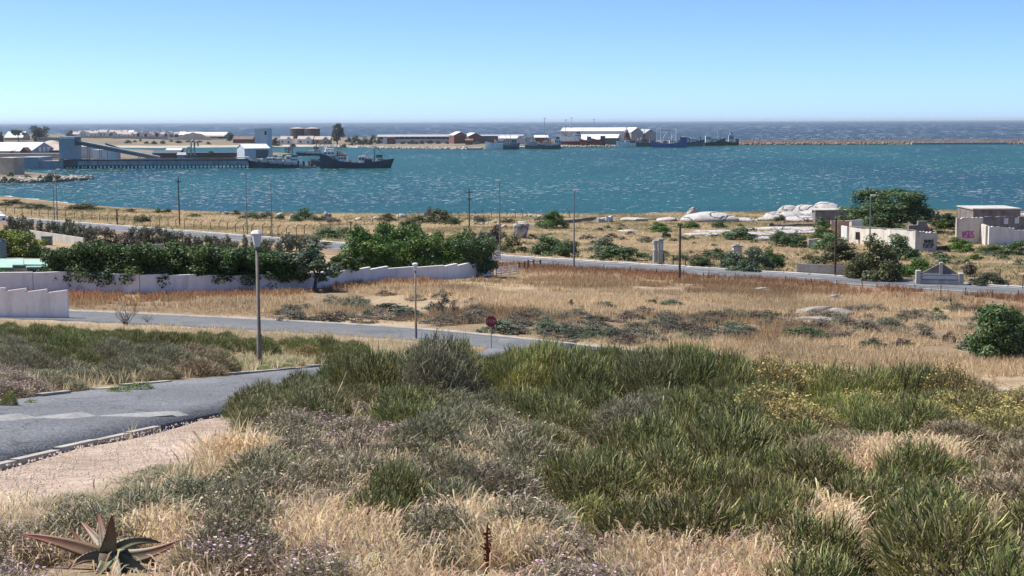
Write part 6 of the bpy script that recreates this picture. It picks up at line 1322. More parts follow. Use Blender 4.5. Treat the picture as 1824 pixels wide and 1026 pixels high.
for k, (cx, b, w, t, lab) in enumerate(((1290, 414, 130, 409.5, 'long flat pale rock shelf in the coastal grass'), (1255, 419, 70, 414, 'flat pale rock shelf nearest the round green bush'), (1340, 419, 90, 412, 'pale rock shelf under the wide coastal shrub'), (1395, 408, 110, 404, 'pale rock shelf before the granite pile'), (1345, 427, 60, 420, 'rubbly pale rock shelf right of the wide shrub'), (1420, 415, 120, 409, 'broad sandy rock shelf left of the ruins'), (1120, 412, 40, 409, 'small flat pale rock in coastal grass'))): rock(cx, b, w, t, lab, 60 + k, 'granite', 'rock_shelf', depth=4.5, rough=.25)
for k, (cx, b, w, t, lab, mt) in enumerate(((1487, 535, 26, 524, 'pale pointed boulder in the dry field near the road', 'granite'), (1465, 562, 98, 548, 'broad pale brown rock outcrop in the dry field', 'granite_brown'), (1452, 573, 80, 562, 'flat lower ledge of the brown outcrop', 'granite_brown'), (1360, 518, 40, 512, 'flat pale rock in the dry field by the road fence', 'granite'), (1660, 578, 110, 575.5, 'bare flat earth ledge in the dry field', 'granite_brown'))): rock(cx, b, w, t, lab, 70 + k, mt, 'field_rock', rough=.22)
P = G(928, 424); h = height_for(P, 395); w = 14.5 / ppm(P); q = MB().lathe([(w * .62, -.2), (w * .66, h * .06), (w * .82, h * .3), (w * .98, h * .62), (w * 1.0, h * .78), (w * .9, h * .88), (w * .5, h * .93), (w * .1, h * .95)], 18)
q.v = [(x * (1 + .05 * math.sin(3 * z + x)), y, z + .12 * h * x / w * .3) for x, y, z in q.v]; o = q.build('perched_boulder', 'granite', None, True); o.location = P; tag(o, 'big egg shaped pale boulder perched above the roadside shrubs', 'rock')
P = G(918, 417); me = rock_mesh(80).copy(); me.materials.clear(); me.materials.append(MAT['granite']); o = obj_np('boulder_cap', me); o.location = (P[0] + 1.0, G(928, 424)[1], G(928, 424)[2] + h * .86); o.scale = (w * 1.2, w * 1.0, h * .32); tag(o, 'pale stone lying on top of the perched boulder', 'rock')
for k, (cx, y, wd, hp) in enumerate(((1163, 381.5, 26, 3.5), (1178, 383, 18, 2.5), (1198, 381, 22, 3))):
    P = S(cx, y); me = rock_mesh(90 + k).copy(); me.materials.clear(); me.materials.append(MAT['granite_brown']); o = obj_np('sea_rock', me); o.location = P + [0, 0, -.3]; o.scale = (wd / F * P[1], 5, hp / F * P[1] * 2.4); tag(o, ['low wet rock in the water left of the dome', 'smallest wet rock in the water', 'low wet rock in the water nearest the dome'][k], 'rock')
# ================================================================== TREES, SHRUBS AND GRASS
def bush(cx, base, wp, top, pal, label, shape='dome', n=1500, leaf=.055, name='shrub', cat='shrub', tr=False, group=None, dY=0.0, seed=None, depth=None):
    P = G(cx, base)
    if dY: P = np.array([P[0] * (P[1] + dY) / P[1], P[1] + dY, 0]); P[2] = float(H(P[0], P[1]))
    w = wp / ppm(P); h = height_for(P, top)
    if name == 'shrub' and P[1] > 130: w *= 1.12; h *= 1.08
    return plant(name, label, cat, P, w * 1.04, h * 1.06, crown(shape, pal, (int(cx) % 3) if seed is None else seed, n, leaf), trunk_mesh(int(cx) % 4, .5, .03) if tr else None, group=group)
# hedge trees leaning over the garden wall
hedge = [(112, 523, 92, 441, 'dark', 1.6), (168, 523, 105, 428, 'dark', 2.2), (232, 523, 110, 433, 'dark', 1.4), (292, 523, 100, 437, 'dark', 1.6), (345, 522, 112, 431, 'dark', 1.5), (398, 521, 100, 438, 'dark', 1.6), (445, 520, 105, 441, 'dark', 1.5), (498, 518, 96, 446, 'dark', 1.8)]
names = ['leftmost dark hedge tree overhanging the garden wall, next to the green roof', 'tallest dark hedge tree of the left half of the wall', 'dark hedge tree between the tallest one and the middle', 'dark hedge tree below the short cream wall piece', 'bright topped dark hedge tree left of the lantern lamp', 'dark hedge tree just left of the lantern pole', 'dark hedge tree right behind the lantern pole', 'last dark hedge tree before the wispy wall tree']
for (cx, b, w, t, pal, dy), lab in zip(hedge, names): bush(cx, b, w, t, pal, lab, 'over', 10500, .030, 'hedge_tree', 'tree', True, 'hedge trees along the garden wall', dY=dy - .1, seed=cx % 4)
for cx_, w_, t_ in ((140, 80, 436), (200, 90, 434), (262, 90, 436), (320, 90, 436), (372, 80, 438), (422, 80, 440), (472, 80, 444)): bush(cx_, 522, w_, t_, 'dark', 'dark hedge tree in the second row behind the garden wall trees', 'hedge', 6000, .034, 'hedge_tree', 'tree', True, 'second row of hedge trees', dY=3.4, seed=cx_ % 3)
bush(150, 505, 90, 448, 'dark', 'dark hedge tree standing back behind the leftmost ones', 'hedge', 6000, .034, 'hedge_tree', 'tree', True, dY=5, seed=2)
bush(560, 514, 120, 424, 'sage', 'wispy grey-green tree with bent trunk in front of garden wall', 'open', 4200, .035, 'wispy_tree', 'tree', True, dY=-1.2, seed=3)
bush(606, 508, 84, 448, 'dark', 'dark green tree at the foot of the wall right of wispy tree', 'open', 4200, .04, 'wall_tree', 'tree', True, dY=.2, seed=1)
bush(655, 500, 95, 397, 'green', 'tall bright green tree behind the wall, left of the group', 'hedge', 9500, .030, 'garden_tree', 'tree', True, dY=7, seed=1)
bush(712, 496, 100, 392, 'green', 'tallest bright green tree of the group behind wall', 'hedge', 9500, .030, 'garden_tree', 'tree', True, dY=9, seed=2)
bush(680, 495, 105, 424, 'green', 'lower green tree in front of the two tall ones', 'hedge', 9000, .031, 'garden_tree', 'tree', True, dY=3, seed=3)
bush(752, 494, 96, 416, 'green', 'rounded green tree in the middle of the right wall group', 'hedge', 9000, .031, 'garden_tree', 'tree', True, dY=4, seed=0)
bush(802, 492, 98, 412, 'green', 'green tree near the end of the garden wall', 'hedge', 9000, .031, 'garden_tree', 'tree', True, dY=5, seed=1)
bush(845, 494, 86, 416, 'coast', 'dull olive tree drooping over the wall end', 'hedge', 9000, .030, 'garden_tree', 'tree', True, dY=1.4, seed=2)
bush(838, 470, 50, 404, 'coast', 'narrow green shrub behind the wall end trees', 'dome', 1800, .05, dY=12)
for k, (cx, b, w, t) in enumerate(((15, 457, 70, 406), (48, 458, 60, 411), (72, 456, 38, 424))): bush(cx, b, w, t, 'lime', ['yellow-green hedge bush at left edge, tallest', 'yellow-green hedge bush, middle one above the green roof', 'smallest yellow-green hedge bush beside the dark hedge'][k], 'hedge', 2600, .05, 'garden_bush', 'bush')
bush(2, 521, 46, 477, 'green', 'round green bush at left edge above the near white wall', 'dome', 3000, .04, 'garden_bush', 'bush', dY=1)
# olive row
ol = [(20, 414, 26, 383), (38, 413, 26, 381), (52, 417, 20, 388), (72, 421, 22, 391), (88, 424, 20, 393), (100, 425, 22, 392), (114, 428, 20, 395), (131, 430, 26, 394), (124, 423, 16, 386), (145, 432, 26, 397), (158, 434, 20, 399), (172, 436, 24, 402), (236, 440, 26, 402), (252, 442, 26, 400), (268, 443, 26, 402), (284, 440, 24, 399), (300, 442, 24, 405), (318, 442, 26, 410), (336, 443, 26, 415), (354, 446, 26, 418), (372, 446, 22, 417), (386, 448, 24, 419), (402, 448, 26, 418), (418, 452, 20, 428), (437, 450, 18, 417), (455, 452, 24, 420), (478, 452, 26, 424), (496, 456, 24, 430), (512, 448, 34, 414), (528, 446, 30, 416), (470, 456, 20, 432)]
for k, (cx, b, w, t) in enumerate(ol): bush(cx, b, w, t, 'olive', 'grey-green olive tree in the row %s' % ('left of the dark brown shrub' if cx < 180 else ('between the dark brown shrub and the road bend' if cx < 345 else 'beside the lantern lamp, above the hedge')), 'hedge' if k % 3 else 'dome', 1100, .065, 'olive_tree', 'tree', True, 'row of olive trees along the road', seed=k % 3)
for cx, b, w, t, lab in ((192, 442, 56, 404, 'dark brown shrub at left in the olive row'), (226, 446, 56, 410, 'dark brown shrub at right in the olive row')): bush(cx, b, w, t, 'brown', lab, 'dome', 2200, .045, 'brown_shrub')
# coast, left and centre
for a in ((150, 374.5, 74, 361, 'bronze', 'wide low bronze bush by the beach at left'), (253, 397, 32, 381, 'coast', 'lone round green bush among the bent posts'), (282, 379, 18, 371, 'coast', 'small bush on the shore edge at left'), (298, 379, 16, 370, 'coast', 'second small bush on the shore edge at left'), (230, 378, 22, 371, 'bronze', 'low bush on the beach edge'), (345, 386, 26, 380, 'coast', 'flat bush by the wooden pole near shore'), (60, 372, 60, 362, 'bronze', 'flat olive bush on the left beach grass'), (20, 366, 50, 352, 'bronze', 'low dune bush at the left border'), (448, 390, 44, 377, 'coast', 'dark shore bush behind hooked light pole'), (474, 390, 36, 377, 'far', 'dark bush between the two light poles'), (499, 391, 18, 380, 'coast', 'small dark bush right of the light pole'), (541, 392, 38, 369, 'dark', 'round dark bush on the shore in the bay centre'), (528, 395, 24, 384, 'coast', 'low bush in front of the round dark shore bush'), (562, 394, 26, 383, 'sage', 'grey-green bush right of the round dark shore bush'), (576, 394, 20, 384, 'olive', 'small olive bush on the shore grass'), (592, 396, 30, 386, 'olive', 'pale olive bush near the shore rocks'), (420, 383, 16, 374, 'bronze', 'rusty bush beside the shore rock'), (690, 393, 34, 380, 'bronze', 'low bronze bush by the bent fence'), (783, 399, 56, 371, 'bronze', 'big dark bronze bush left of the wooden pole'), (752, 397, 44, 381, 'bronze', 'bronze bush joined to the big dark one'), (766, 394, 18, 367, 'brown', 'bare brown bush sticking up behind the bronze ones'), (812, 401, 32, 387, 'coast', 'green bush under the wooden pole'), (727, 404, 34, 388, 'bronze', 'dark bush above the tallest green tree'), (860, 397, 30, 386, 'sage', 'sage bush on the shore near boulder'), (905, 398, 26, 388, 'bronze', 'small bronze bush left of low walls'), (575, 424, 70, 402, 'coast', 'green bush beyond the road above wispy tree'), (612, 422, 46, 405, 'coast', 'green bush beyond the road left of bright trees'), (560, 440, 60, 414, 'olive', 'olive shrub at the road edge above the wall'), (887, 441, 30, 398, 'brown', 'tall bare brown bush near the light pole'), (912, 449, 46, 416, 'bronze', 'bronze roadside bush below the perched boulder'), (866, 444, 36, 404, 'olive', 'brownish bush right of the wall trees')):
    bush(*a, shape='mound' if a[2] > 34 else 'dome', n=1900, leaf=.046)
# coast, right
for a in ((984, 406, 54, 377, 'green', 'round bright green shrub by the low walls'), (975, 455, 66, 418, 'coast', 'big round green shrub at the road, left of light pole'), (1006, 456, 54, 424, 'coast', 'lower half of the roadside round shrub pair'), (1078, 452, 60, 420, 'sage', 'silvery shrub beyond the road'), (1106, 463, 84, 433, 'coast', 'broad green shrub in front of the silvery one'), (1173, 413, 44, 396, 'green', 'bright green mound above the gate pillar'), (1186, 423, 17, 411, 'coast', 'tiny green bush beside the bright mound'), (1231, 407, 32, 393, 'green', 'small bright bush below the granite dome'), (1281, 406, 28, 394, 'coast', 'small dark bush right of the bright one'), (1320, 426, 56, 406, 'coast', 'wide green shrub lying on the rock shelf'), (1390, 438, 42, 409, 'coast', 'rounded green shrub left of the ruins'), (1425, 440, 46, 421, 'coast', 'low green shrub right of the rounded one'), (1412, 427, 40, 415, 'coast', 'flat shrub behind the low green one'), (1250, 476, 44, 456, 'coast', 'small roadside shrub by the rail fence'), (1308, 480, 62, 447, 'sage', 'silver-green roadside shrub, left part of the largest clump'), (1342, 482, 64, 437, 'sage', 'pale topped shrub in the middle of the largest roadside clump'), (1372, 480, 48, 440, 'green', 'green right part of the largest roadside clump'), (1374, 407, 14, 397, 'brown', 'tiny brown bush before the granite pile'), (1390, 395, 22, 382, 'olive', 'small bush at the foot of the granite pile'), (1464, 428, 46, 389, 'coast', 'tall green shrub left of the ruined long wall'), (1480, 446, 66, 413, 'coast', 'green shrub under the ruin end wall'), (1497, 472, 92, 428, 'bronze', 'big bronze shrub before the ruined long wall'), (1560, 498, 86, 418, 'bronze', 'tall dark bronze tree-like shrub at the road by the light pole'), (1530, 495, 50, 455, 'bronze', 'dark lower shrub left of the tree-like one'), (1600, 463, 64, 414, 'coast', 'round green shrub under the graffiti wall'), (1636, 488, 62, 457, 'green', 'fresh green shrub behind the small gable'), (1612, 492, 30, 472, 'green', 'small green shrub left of the gable'), (1570, 408, 62, 381, 'coast', 'green bush at the foot of the biggest tree'), (1520, 402, 50, 384, 'coast', 'low spread bush left below the biggest tree'), (1676, 408, 54, 378, 'dark', 'dark shrub right of the biggest tree'), (1682, 408, 36, 389, 'green', 'bright bush in front of the dark shrub'), (1714, 398, 34, 379, 'coast', 'shrub left of the dark back room ruin'), (1707, 449, 54, 424, 'green', 'rounded green shrub under purple graffiti'), (1768, 453, 64, 433, 'coast', 'dark shrub under the low white ruin wall'), (1812, 454, 50, 430, 'coast', 'dark shrub at right edge below the ruin'), (1736, 464, 28, 452, 'green', 'small fresh green bush in dry grass'), (1786, 461, 13, 450, 'coast', 'tiny round bush right of the fresh green one'), (1762, 507, 64, 484, 'far', 'dark low shrub behind the post fence'), (1724, 492, 30, 468, 'brown', 'bare brown bush right of the gable'), (1790, 412, 60, 395, 'olive', 'olive creeper bush hanging over the ruin wall'), (1505, 490, 40, 470, 'bronze', 'dull bush before the dark block wall')):
    bush(*a, shape='dome' if a[2] < 60 else 'mound', n=4200 if a[2] > 40 else 2000, leaf=.036 if a[2] > 40 else .055)
bush(1583, 412, 158, 336, 'coast', 'biggest tree on the coast with layered dark green crown', 'tiers', 15000, .024, 'coast_tree', 'tree', True, seed=2)
# scattered small coastal tufts as individuals of one kind
rq = np.random.default_rng(77)
cnt = 0
while cnt < 150:
    px_, py_ = rq.uniform(930, 1824), rq.uniform(398, 475); P = G(px_, py_)
    if dist_to(ROAD1[::3], P[:1], P[1:2])[0] < R1W + 2.5: continue
    s = rq.uniform(.6, 2.0); plant('coastal_tuft', 'small low tuft of scrub in the dry coastal grass', 'shrub', P, s * 1.6, s * .55, crown('mound', rq.choice(['bronze', 'olive', 'brown', 'coast', 'coast', 'sage']), int(rq.integers(0, 3)), 260, .11), group='low scrub tufts on the coastal strip'); cnt += 1
# field between the roads
bush(789, 559, 58, 514, 'greyb', 'lone bare brown bush in the dry field behind the lamp', 'open', 1500, .03, 'dry_bush', 'shrub', True)
bush(888, 592, 78, 567, 'sage', 'flat sage bush behind the stop sign', 'mound', 1700, .05); bush(1432, 602, 98, 579, 'dark', 'flat dark green bush in the dry field', 'mound', 2200, .045)
bush(1770, 638, 110, 541, 'coast', 'biggest dark olive bush at right edge of the dry field', 'hedge', 9000, .036, depth=None); bush(1818, 628, 70, 556, 'coast', 'olive bush cut by right edge beside the biggest', 'hedge', 7000, .037, seed=2); bush(1722, 622, 40, 600, 'sage', 'low silvery bush at the foot of the biggest one', 'mound', 900, .06)
for a in ((690, 553, 80, 538, 'far', 'dark flat shrub behind the rounded lamp, left part'), (720, 562, 70, 548, 'sage', 'flat shrub touching the rounded lamp pole'), (655, 562, 24, 549, 'sage', 'small green bush left of the flat dark shrub'), (620, 548, 30, 540, 'brown', 'reddish low bush in front of the wall trees'), (443, 541, 22, 533, 'coast', 'small green tuft behind the lantern lamp pole'), (415, 546, 18, 540, 'sage', 'tiny sage tuft left of the lantern lamp'), (1195, 543, 50, 532, 'sage', 'green flat bush in the middle of dry field'), (1160, 541, 26, 531, 'bronze', 'bronze bush left of the flat green one'), (1668, 558, 24, 546, 'green', 'single fresh green bush in the dry field'), (1610, 618, 40, 598, 'brown', 'dark brown dome in the dry field'), (1650, 603, 40, 582, 'greyb', 'grey dome bush near the biggest olive bush'), (1690, 608, 30, 588, 'brown', 'brown bush left of the biggest olive bush'), (1555, 622, 60, 598, 'olive', 'yellowish topped low bush in the dry field'), (1490, 625, 40, 612, 'olive', 'small olive bush below the flat dark one'), (1545, 590, 50, 570, 'greyb', 'grey low bush right of the rock outcrop'), (1605, 575, 36, 564, 'greyb', 'small grey bush near the earth ledge'), (1412, 560, 24, 549, 'bronze', 'dark little bush at the left end of the outcrop'), (1322, 523, 14, 518, 'brown', 'tiny dark bush near the road'), (1017, 547, 16, 532, 'brown', 'small reddish brown bush left field centre'), (1036, 551, 22, 543, 'far', 'tiny dark mat right of the reddish bush')):
    bush(*a, shape='mound', n=1000, leaf=.06)
mats = [('greyb', 640, 1), ('brown', 900, 1), ('far', 1000, 2), ('brown', 1080, 2), ('sage', 1130, 2), ('greyb', 1200, 2), ('brown', 1280, 2), ('olive', 1350, 1)]
cnt = 0
while cnt < 200:
    t = rq.random()
    if t < .62: px_, py_ = rq.uniform(890, 1824), rq.normal(578, 14)
    elif t < .82: px_, py_ = rq.uniform(960, 1330), rq.normal(601, 6)
    else: px_, py_ = rq.uniform(500, 900), rq.normal(560, 12)
    if py_ < 520 or py_ > 640: continue
    P = G(px_, py_)
    if dist_to(ROAD2[::3], P[:1], P[1:2])[0] < R2W + 1.0 or dist_to(ROAD1[::3], P[:1], P[1:2])[0] < R1W + 2: continue
    s = rq.uniform(.7, 1.7); pal = rq.choice(['greyb', 'brown', 'far', 'olive', 'sage', 'brown', 'greyb']); plant('field_shrub', 'low %s shrub mat in the dry field between the roads' % {'greyb': 'grey', 'brown': 'brown', 'far': 'dark green', 'olive': 'olive', 'sage': 'sage green'}[pal], 'shrub', P, s * 1.7, s * .5, crown('mound', pal, int(rq.integers(0, 3)), 900, .045), group='low shrub mats in the dry field'); cnt += 1

# ------------------------------------------------------------------ the slope: stemmed bushes
G_DK, G_MD, G_LT = (0.090, 0.118, 0.040), (0.220, 0.245, 0.080), (0.400, 0.400, 0.160)
WOOD = (0.075, 0.058, 0.038); DEAD = (0.36, 0.30, 0.18)
TW = (0.085, 0.066, 0.048)
def kindmesh(kind, v):
    k = dict(seed=v * 13 + sum(map(ord, kind)))
    if kind == 'R': k.update(n=1980, length=0.170, width=0.0043, cb=WOOD, ct=[G_DK, G_DK, G_MD, G_MD, G_LT, G_LT, DEAD], up_=1.0, jit=.2, lumps=7)
    elif kind == 'G': k.update(n=1980, length=0.163, width=0.0043, cb=WOOD, ct=[G_MD, G_MD, G_LT, (0.17, 0.24, 0.06), DEAD, G_DK], up_=.9, jit=.2, lumps=7)
    elif kind == 'L': k.update(n=1980, length=0.163, width=0.0045, cb=WOOD, ct=[G_MD, G_LT, (0.30, 0.34, 0.08), (0.40, 0.44, 0.11), DEAD], up_=.9, jit=.2, lumps=6)
    elif kind == 'O': k.update(n=1980, length=0.156, width=0.0039, cb=TW, ct=[(0.24, 0.25, 0.11), (0.33, 0.32, 0.16), (0.15, 0.18, 0.07), (0.44, 0.39, 0.22), G_DK], up_=.8, jit=.24, lumps=7)
    elif kind == 'K': k.update(n=1980, length=0.162, width=0.0038, cb=TW, ct=[(0.20, 0.21, 0.12), (0.31, 0.30, 0.19), (0.14, 0.165, 0.08), (0.40, 0.345, 0.25), (0.26, 0.25, 0.14)], up_=.7, jit=.3, lumps=8, wig=.03)
    elif kind == 'P': k.update(n=1880, length=0.153, width=0.0038, cb=TW, ct=[(0.35, 0.285, 0.21), (0.45, 0.37, 0.28), (0.24, 0.205, 0.145), (0.26, 0.26, 0.14), (0.19, 0.21, 0.10)], up_=.7, jit=.34, lumps=8, wig=.035, tips=[(.48, .37, .33), (.44, .36, .28), (.46, .38, .25)], tipn=240, tips_sz=.011)
    elif kind == 'F': k.update(n=1782, length=0.153, width=0.0038, cb=TW, ct=[(0.35, 0.285, 0.21), (0.31, 0.27, 0.18), (0.23, 0.22, 0.12)], up_=.7, jit=.34, lumps=8, wig=.035, tips=[(.58, .36, .46), (.52, .34, .42), (.62, .44, .50), (.44, .33, .28)], tipn=504, tips_sz=.012)
    elif kind == 'Y': k.update(n=1880, length=0.162, width=0.0039, cb=TW, ct=[(0.26, 0.23, 0.09), (0.34, 0.27, 0.12), (0.19, 0.20, 0.075), (0.38, 0.31, 0.16)], up_=.7, jit=.28, lumps=8, tips=[(.48, .38, .11), (.42, .33, .11), (.38, .33, .13), (.44, .36, .15)], tipn=840, tips_sz=.012)
    elif kind == 'B': k.update(n=1880, length=0.170, width=0.0038, cb=TW, ct=[(0.28, 0.225, 0.15), (0.37, 0.30, 0.19), (0.20, 0.19, 0.10), (0.45, 0.36, 0.22)], up_=.7, jit=.3, lumps=8, wig=.03)
    return mound_mesh(('mound', kind, v), **k)
KN = {'R': ('reed_bush', 'dark green reed-like bush'), 'G': ('green_bush', 'mid green broom-like bush'), 'L': ('green_bush', 'yellow-green broom-like bush'), 'O': ('olive_bush', 'olive feathery bush'), 'K': ('grey_bush', 'grey-green twiggy bush'), 'P': ('twiggy_bush', 'mauve-grey twiggy bush'), 'F': ('flowering_bush', 'twiggy bush with pink flowers'), 'Y': ('flowering_bush', 'yellow flowering bush'), 'B': ('dry_bush', 'brown half-dry bush')}
SEEDS = [(480,700,'O'),(560,690,'O'),(640,680,'R'),(720,680,'O'),(800,672,'G'),(880,685,'G'),(960,690,'L'),(1040,690,'G'),(1130,700,'O'),(1220,700,'G'),(1300,705,'G'),(1380,700,'Y'),(1460,705,'Y'),(1570,705,'R'),(1660,715,'G'),(1740,720,'B'),(1810,720,'Y'),
 (470,745,'O'),(540,750,'O'),(620,755,'O'),(700,760,'R'),(800,760,'K'),(880,765,'K'),(970,760,'R'),(1050,760,'R'),(1130,765,'K'),(1230,760,'G'),(1330,755,'R'),(1420,760,'Y'),(1530,765,'L'),(1600,770,'R'),(1700,770,'Y'),(1790,780,'Y'),
 (430,815,'-'),(520,812,'P'),(560,785,'F'),(620,790,'F'),(690,790,'F'),(680,825,'P'),(760,815,'K'),(860,810,'P'),(950,805,'P'),(1000,820,'R'),(1100,830,'R'),(1200,820,'R'),(1300,820,'R'),(1400,810,'R'),(1480,800,'B'),(1575,830,'-'),(1640,820,'-'),(1690,800,'B'),(1750,850,'R'),(1810,830,'B'),
 (190,925,'K'),(260,920,'K'),(350,915,'K'),(440,900,'K'),(520,900,'P'),(600,905,'P'),(700,910,'R'),(790,900,'K'),(870,895,'P'),(950,880,'K'),(1060,880,'R'),(1170,890,'R'),(1280,890,'R'),(1400,890,'R'),(1500,890,'R'),(1600,890,'G'),(1700,890,'G'),(1790,900,'B'),
 (60,965,'P'),(300,965,'-'),(420,975,'P'),(600,965,'-'),(760,985,'P'),(850,955,'-'),(980,930,'P'),(1060,945,'L'),(1180,950,'R'),(1290,965,'R'),(1380,960,'R'),(1440,955,'-'),(1560,960,'G'),(1680,960,'G'),(1790,970,'R'),
 (60,1040,'F'),(300,1040,'-'),(480,1060,'F'),(700,1040,'-'),(900,1040,'-'),(1050,1060,'F'),(1200,1040,'-'),(1350,1030,'-'),(1480,1045,'R'),(1600,1045,'G'),(1720,1045,'R'),(1810,1045,'G'),
 (40,640,'K'),(120,650,'G'),(200,650,'K'),(280,655,'K'),(350,650,'B'),(420,650,'G'),(20,690,'F'),(100,680,'K'),(180,685,'K'),(260,690,'B'),(330,680,'B'),(60,610,'R'),(150,615,'G'),(250,620,'R'),(330,620,'G'),(400,625,'R'),(450,630,'G'),(520,640,'G'),(560,655,'Y'),(600,640,'G'),(520,612,'R'),(620,620,'G'),(680,625,'K'),(700,650,'G')]
SD = np.array([(a, b) for a, b, _ in SEEDS], float)
def kind_of(px, py):
    d = (SD[:, 0] - px) ** 2 + ((SD[:, 1] - py) * 1.7) ** 2
    return SEEDS[int(np.argmin(d))][2]
SIZE = {'R': (1.4, .92), 'G': (1.4, .9), 'L': (1.3, .8), 'O': (1.55, .95), 'K': (1.45, .72), 'P': (1.2, .6), 'F': (1.2, .55), 'Y': (1.5, .85), 'B': (1.4, .6)}
def zone(px, py, Y):
    if Y > 38 and px < 640:
        w_ = 'by the near stepped wall' if px < 140 else ('around the lantern lamp' if px > 380 else 'left of the lantern lamp'); return 'between the roads, ' + w_, 'bushes between the two roads'
    w_ = 'beside the hill road' if px < 640 else ('below the stop sign' if px < 930 else ('below the dry field' if px < 1350 else 'near the yellow flowers'))
    if py < 720: return 'on the thicket crest, ' + w_, 'bushes of the thicket crest'
    if py < 800: return 'mid-thicket, ' + w_, 'bushes in the middle of the thicket'
    w_ = 'by the gravel verge and aloe' if px < 480 else ('above the red stalk' if px < 900 else ('around the front yellow-green one' if px < 1350 else 'in the right corner'))
    return 'on the near slope, ' + w_, 'bushes of the near slope'
CREST = [(400,690),(440,668),(480,660),(560,640),(620,615),(680,600),(740,598),(800,588),(845,600),(875,606),(900,600),(960,600),(1000,607),(1060,614),(1100,610),(1150,604),(1250,610),(1300,618),(1400,636),(1500,648),(1560,645),(1620,640),(1680,635),(1720,660),(1790,690),(1850,680)]
placed = []
def put_bush(P, kind, w, h, label=None, group=None, seed=None):
    nm, lb = KN[kind]; px, py = proj(P); zt_, gr = zone(px, py, P[1])
    e = obj_np(nm, kindmesh(kind, int(rq.integers(0, 4)) if seed is None else seed)); e.location = (P[0], P[1], P[2] - .04); e.scale = (w, w, h); e.rotation_euler = (rq.normal(0, .05), rq.normal(.06, .05), rq.uniform(0, 6.28))
    tag(e, label or (lb + ' ' + zt_), 'bush', group or (gr if not label else None)); placed.append((P[0], P[1], w * .5)); return e
# bushes that stand out in the photograph
for cx, b, wp_, tp, kd, lab in ((700, 918, 180, 775, 'R', 'most distinct dark green reed bush, alone in mauve scrub'), (1745, 856, 92, 795, 'R', 'compact dark round bush set apart in dry grass at right'), (1060, 945, 210, 850, 'L', 'yellow-green bush at the front edge of the reed bushes'), (436, 932, 64, 848, 'R', 'small upright green tuft in the low mauve scrub at left'), (1572, 706, 112, 642, 'R', 'dark green bush between the yellow flowering ones'), (1662, 735, 120, 632, 'G', 'tall light green bush right of the yellow flowering ones'), (1545, 745, 190, 680, 'Y', 'widest yellow topped bush on the right slope'), (803, 672, 92, 584, 'G', 'dome-shaped green bush beside the stop sign post'), (640, 752, 120, 700, 'F', 'bush with the brightest pink flowers in the middle'), (15, 722, 44, 680, 'L', 'small yellow-green plant by the kerb at left edge'), (455, 752, 120, 672, 'O', 'olive bush at the verge where the hill road disappears'), (505, 735, 120, 664, 'O', 'olive bush right behind the verge one'), (560, 715, 120, 650, 'O', 'feathery olive bush left of the dark crest'), (432, 738, 84, 674, 'O', 'small olive bush at the gravel corner'), (475, 722, 110, 656, 'O', 'olive bush hiding the bend of the hill road'), (535, 702, 120, 640, 'G', 'green bush above the bend of the hill road'), (600, 690, 120, 616, 'G', 'green bush at the left end of the thicket crest'), (690, 680, 130, 590, 'O', 'tall olive bush on the crest left of stop sign'), (760, 676, 120, 586, 'G', 'tall green bush on the crest below the rounded lamp')):
    P = G(cx, b); put_bush(P, kd, wp_ / ppm(P), height_for(P, tp), lab)
NC = 26000; PA0 = G(193, 1016)
Yc = np.sqrt(rq.uniform(6.6 ** 2, 86 ** 2, NC)); Yc[:9000] = np.sqrt(rq.uniform(6.6 ** 2, 50 ** 2, 9000)); Xc = rq.uniform(-.41, .41, NC) * Yc; Zc = H(Xc, Yc); RMc = road_mask(Xc, Yc); GRc = in_poly(GRAVEL_POLY, Xc, Yc)
PL = np.zeros((2000, 3)); PL[:len(placed)] = placed; nb = len(placed)
for X, Y, z, rm_, gr_ in zip(Xc, Yc, Zc, RMc, GRc):
    if nb > 1100: break
    px, py = proj((X, Y, z))
    if Y > 34 and px > 640 and Y > 49 - .013 * (px - 640): continue
    if rm_ < .55 or gr_: continue
    if px < 640 and Y > 74 - .02 * px: continue
    if px < 460 and 24 < Y < 39 and X < -8 and rq.random() < .85: continue
    kd = kind_of(px, py)
    if kd == '-': continue
    w0, h0 = SIZE[kd]; s = rq.uniform(.75, 1.22) * float(np.interp(Y, [7, 9, 14, 22, 35, 60], [.62, .72, .84, .92, 1.05, 1.15])); w = w0 * s; h = h0 * s * rq.uniform(.85, 1.15)
    if (np.hypot(PL[:nb, 0] - X, PL[:nb, 1] - Y) < (.27 if kd in 'PKFB' else (.36 if Y < 50 else .40)) * (w + 2 * PL[:nb, 2])).any(): continue
    if Y < 33 and px < 420 and X < -3: h = min(h, .42)
    if px < 480 and Y < 18:
        h = min(h, max(.12, 1.05 * height_for(np.array([X, Y, z]), float(np.interp(px, [0, 120, 170, 300, 400, 480], [915, 900, 858, 842, 815, 765])))))
    if np.hypot(X - PA0[0], Y - PA0[1]) < .75 or (abs(X / Y - PA0[0] / PA0[1]) < .07 and Y < PA0[1]): continue
    if Y > 55 and px < 660: h = min(h, .8)
    if px > 400 and Y < 50:
        hc = height_for(np.array([X, Y, z]), 609.0 if abs(px - 875) < w / Y * F * .38 + 10 else float(np.interp(px, *zip(*CREST))))
        if Y > 26: h = min(max(h, hc * rq.uniform(1.1, 1.38)), 2.2); w = max(w, h * 1.05)
        if abs(px - 875) < w / Y * F * .38 + 10: h = min(h, max(hc * 1.05, .2)); w = min(w, 1.3)
        h = min(h, max(hc * (1.38 if Y > 26 else 1.15), .15))
    put_bush(np.array([X, Y, z]), kd, w, h); PL[nb] = placed[-1]; nb += 1
tries = 0

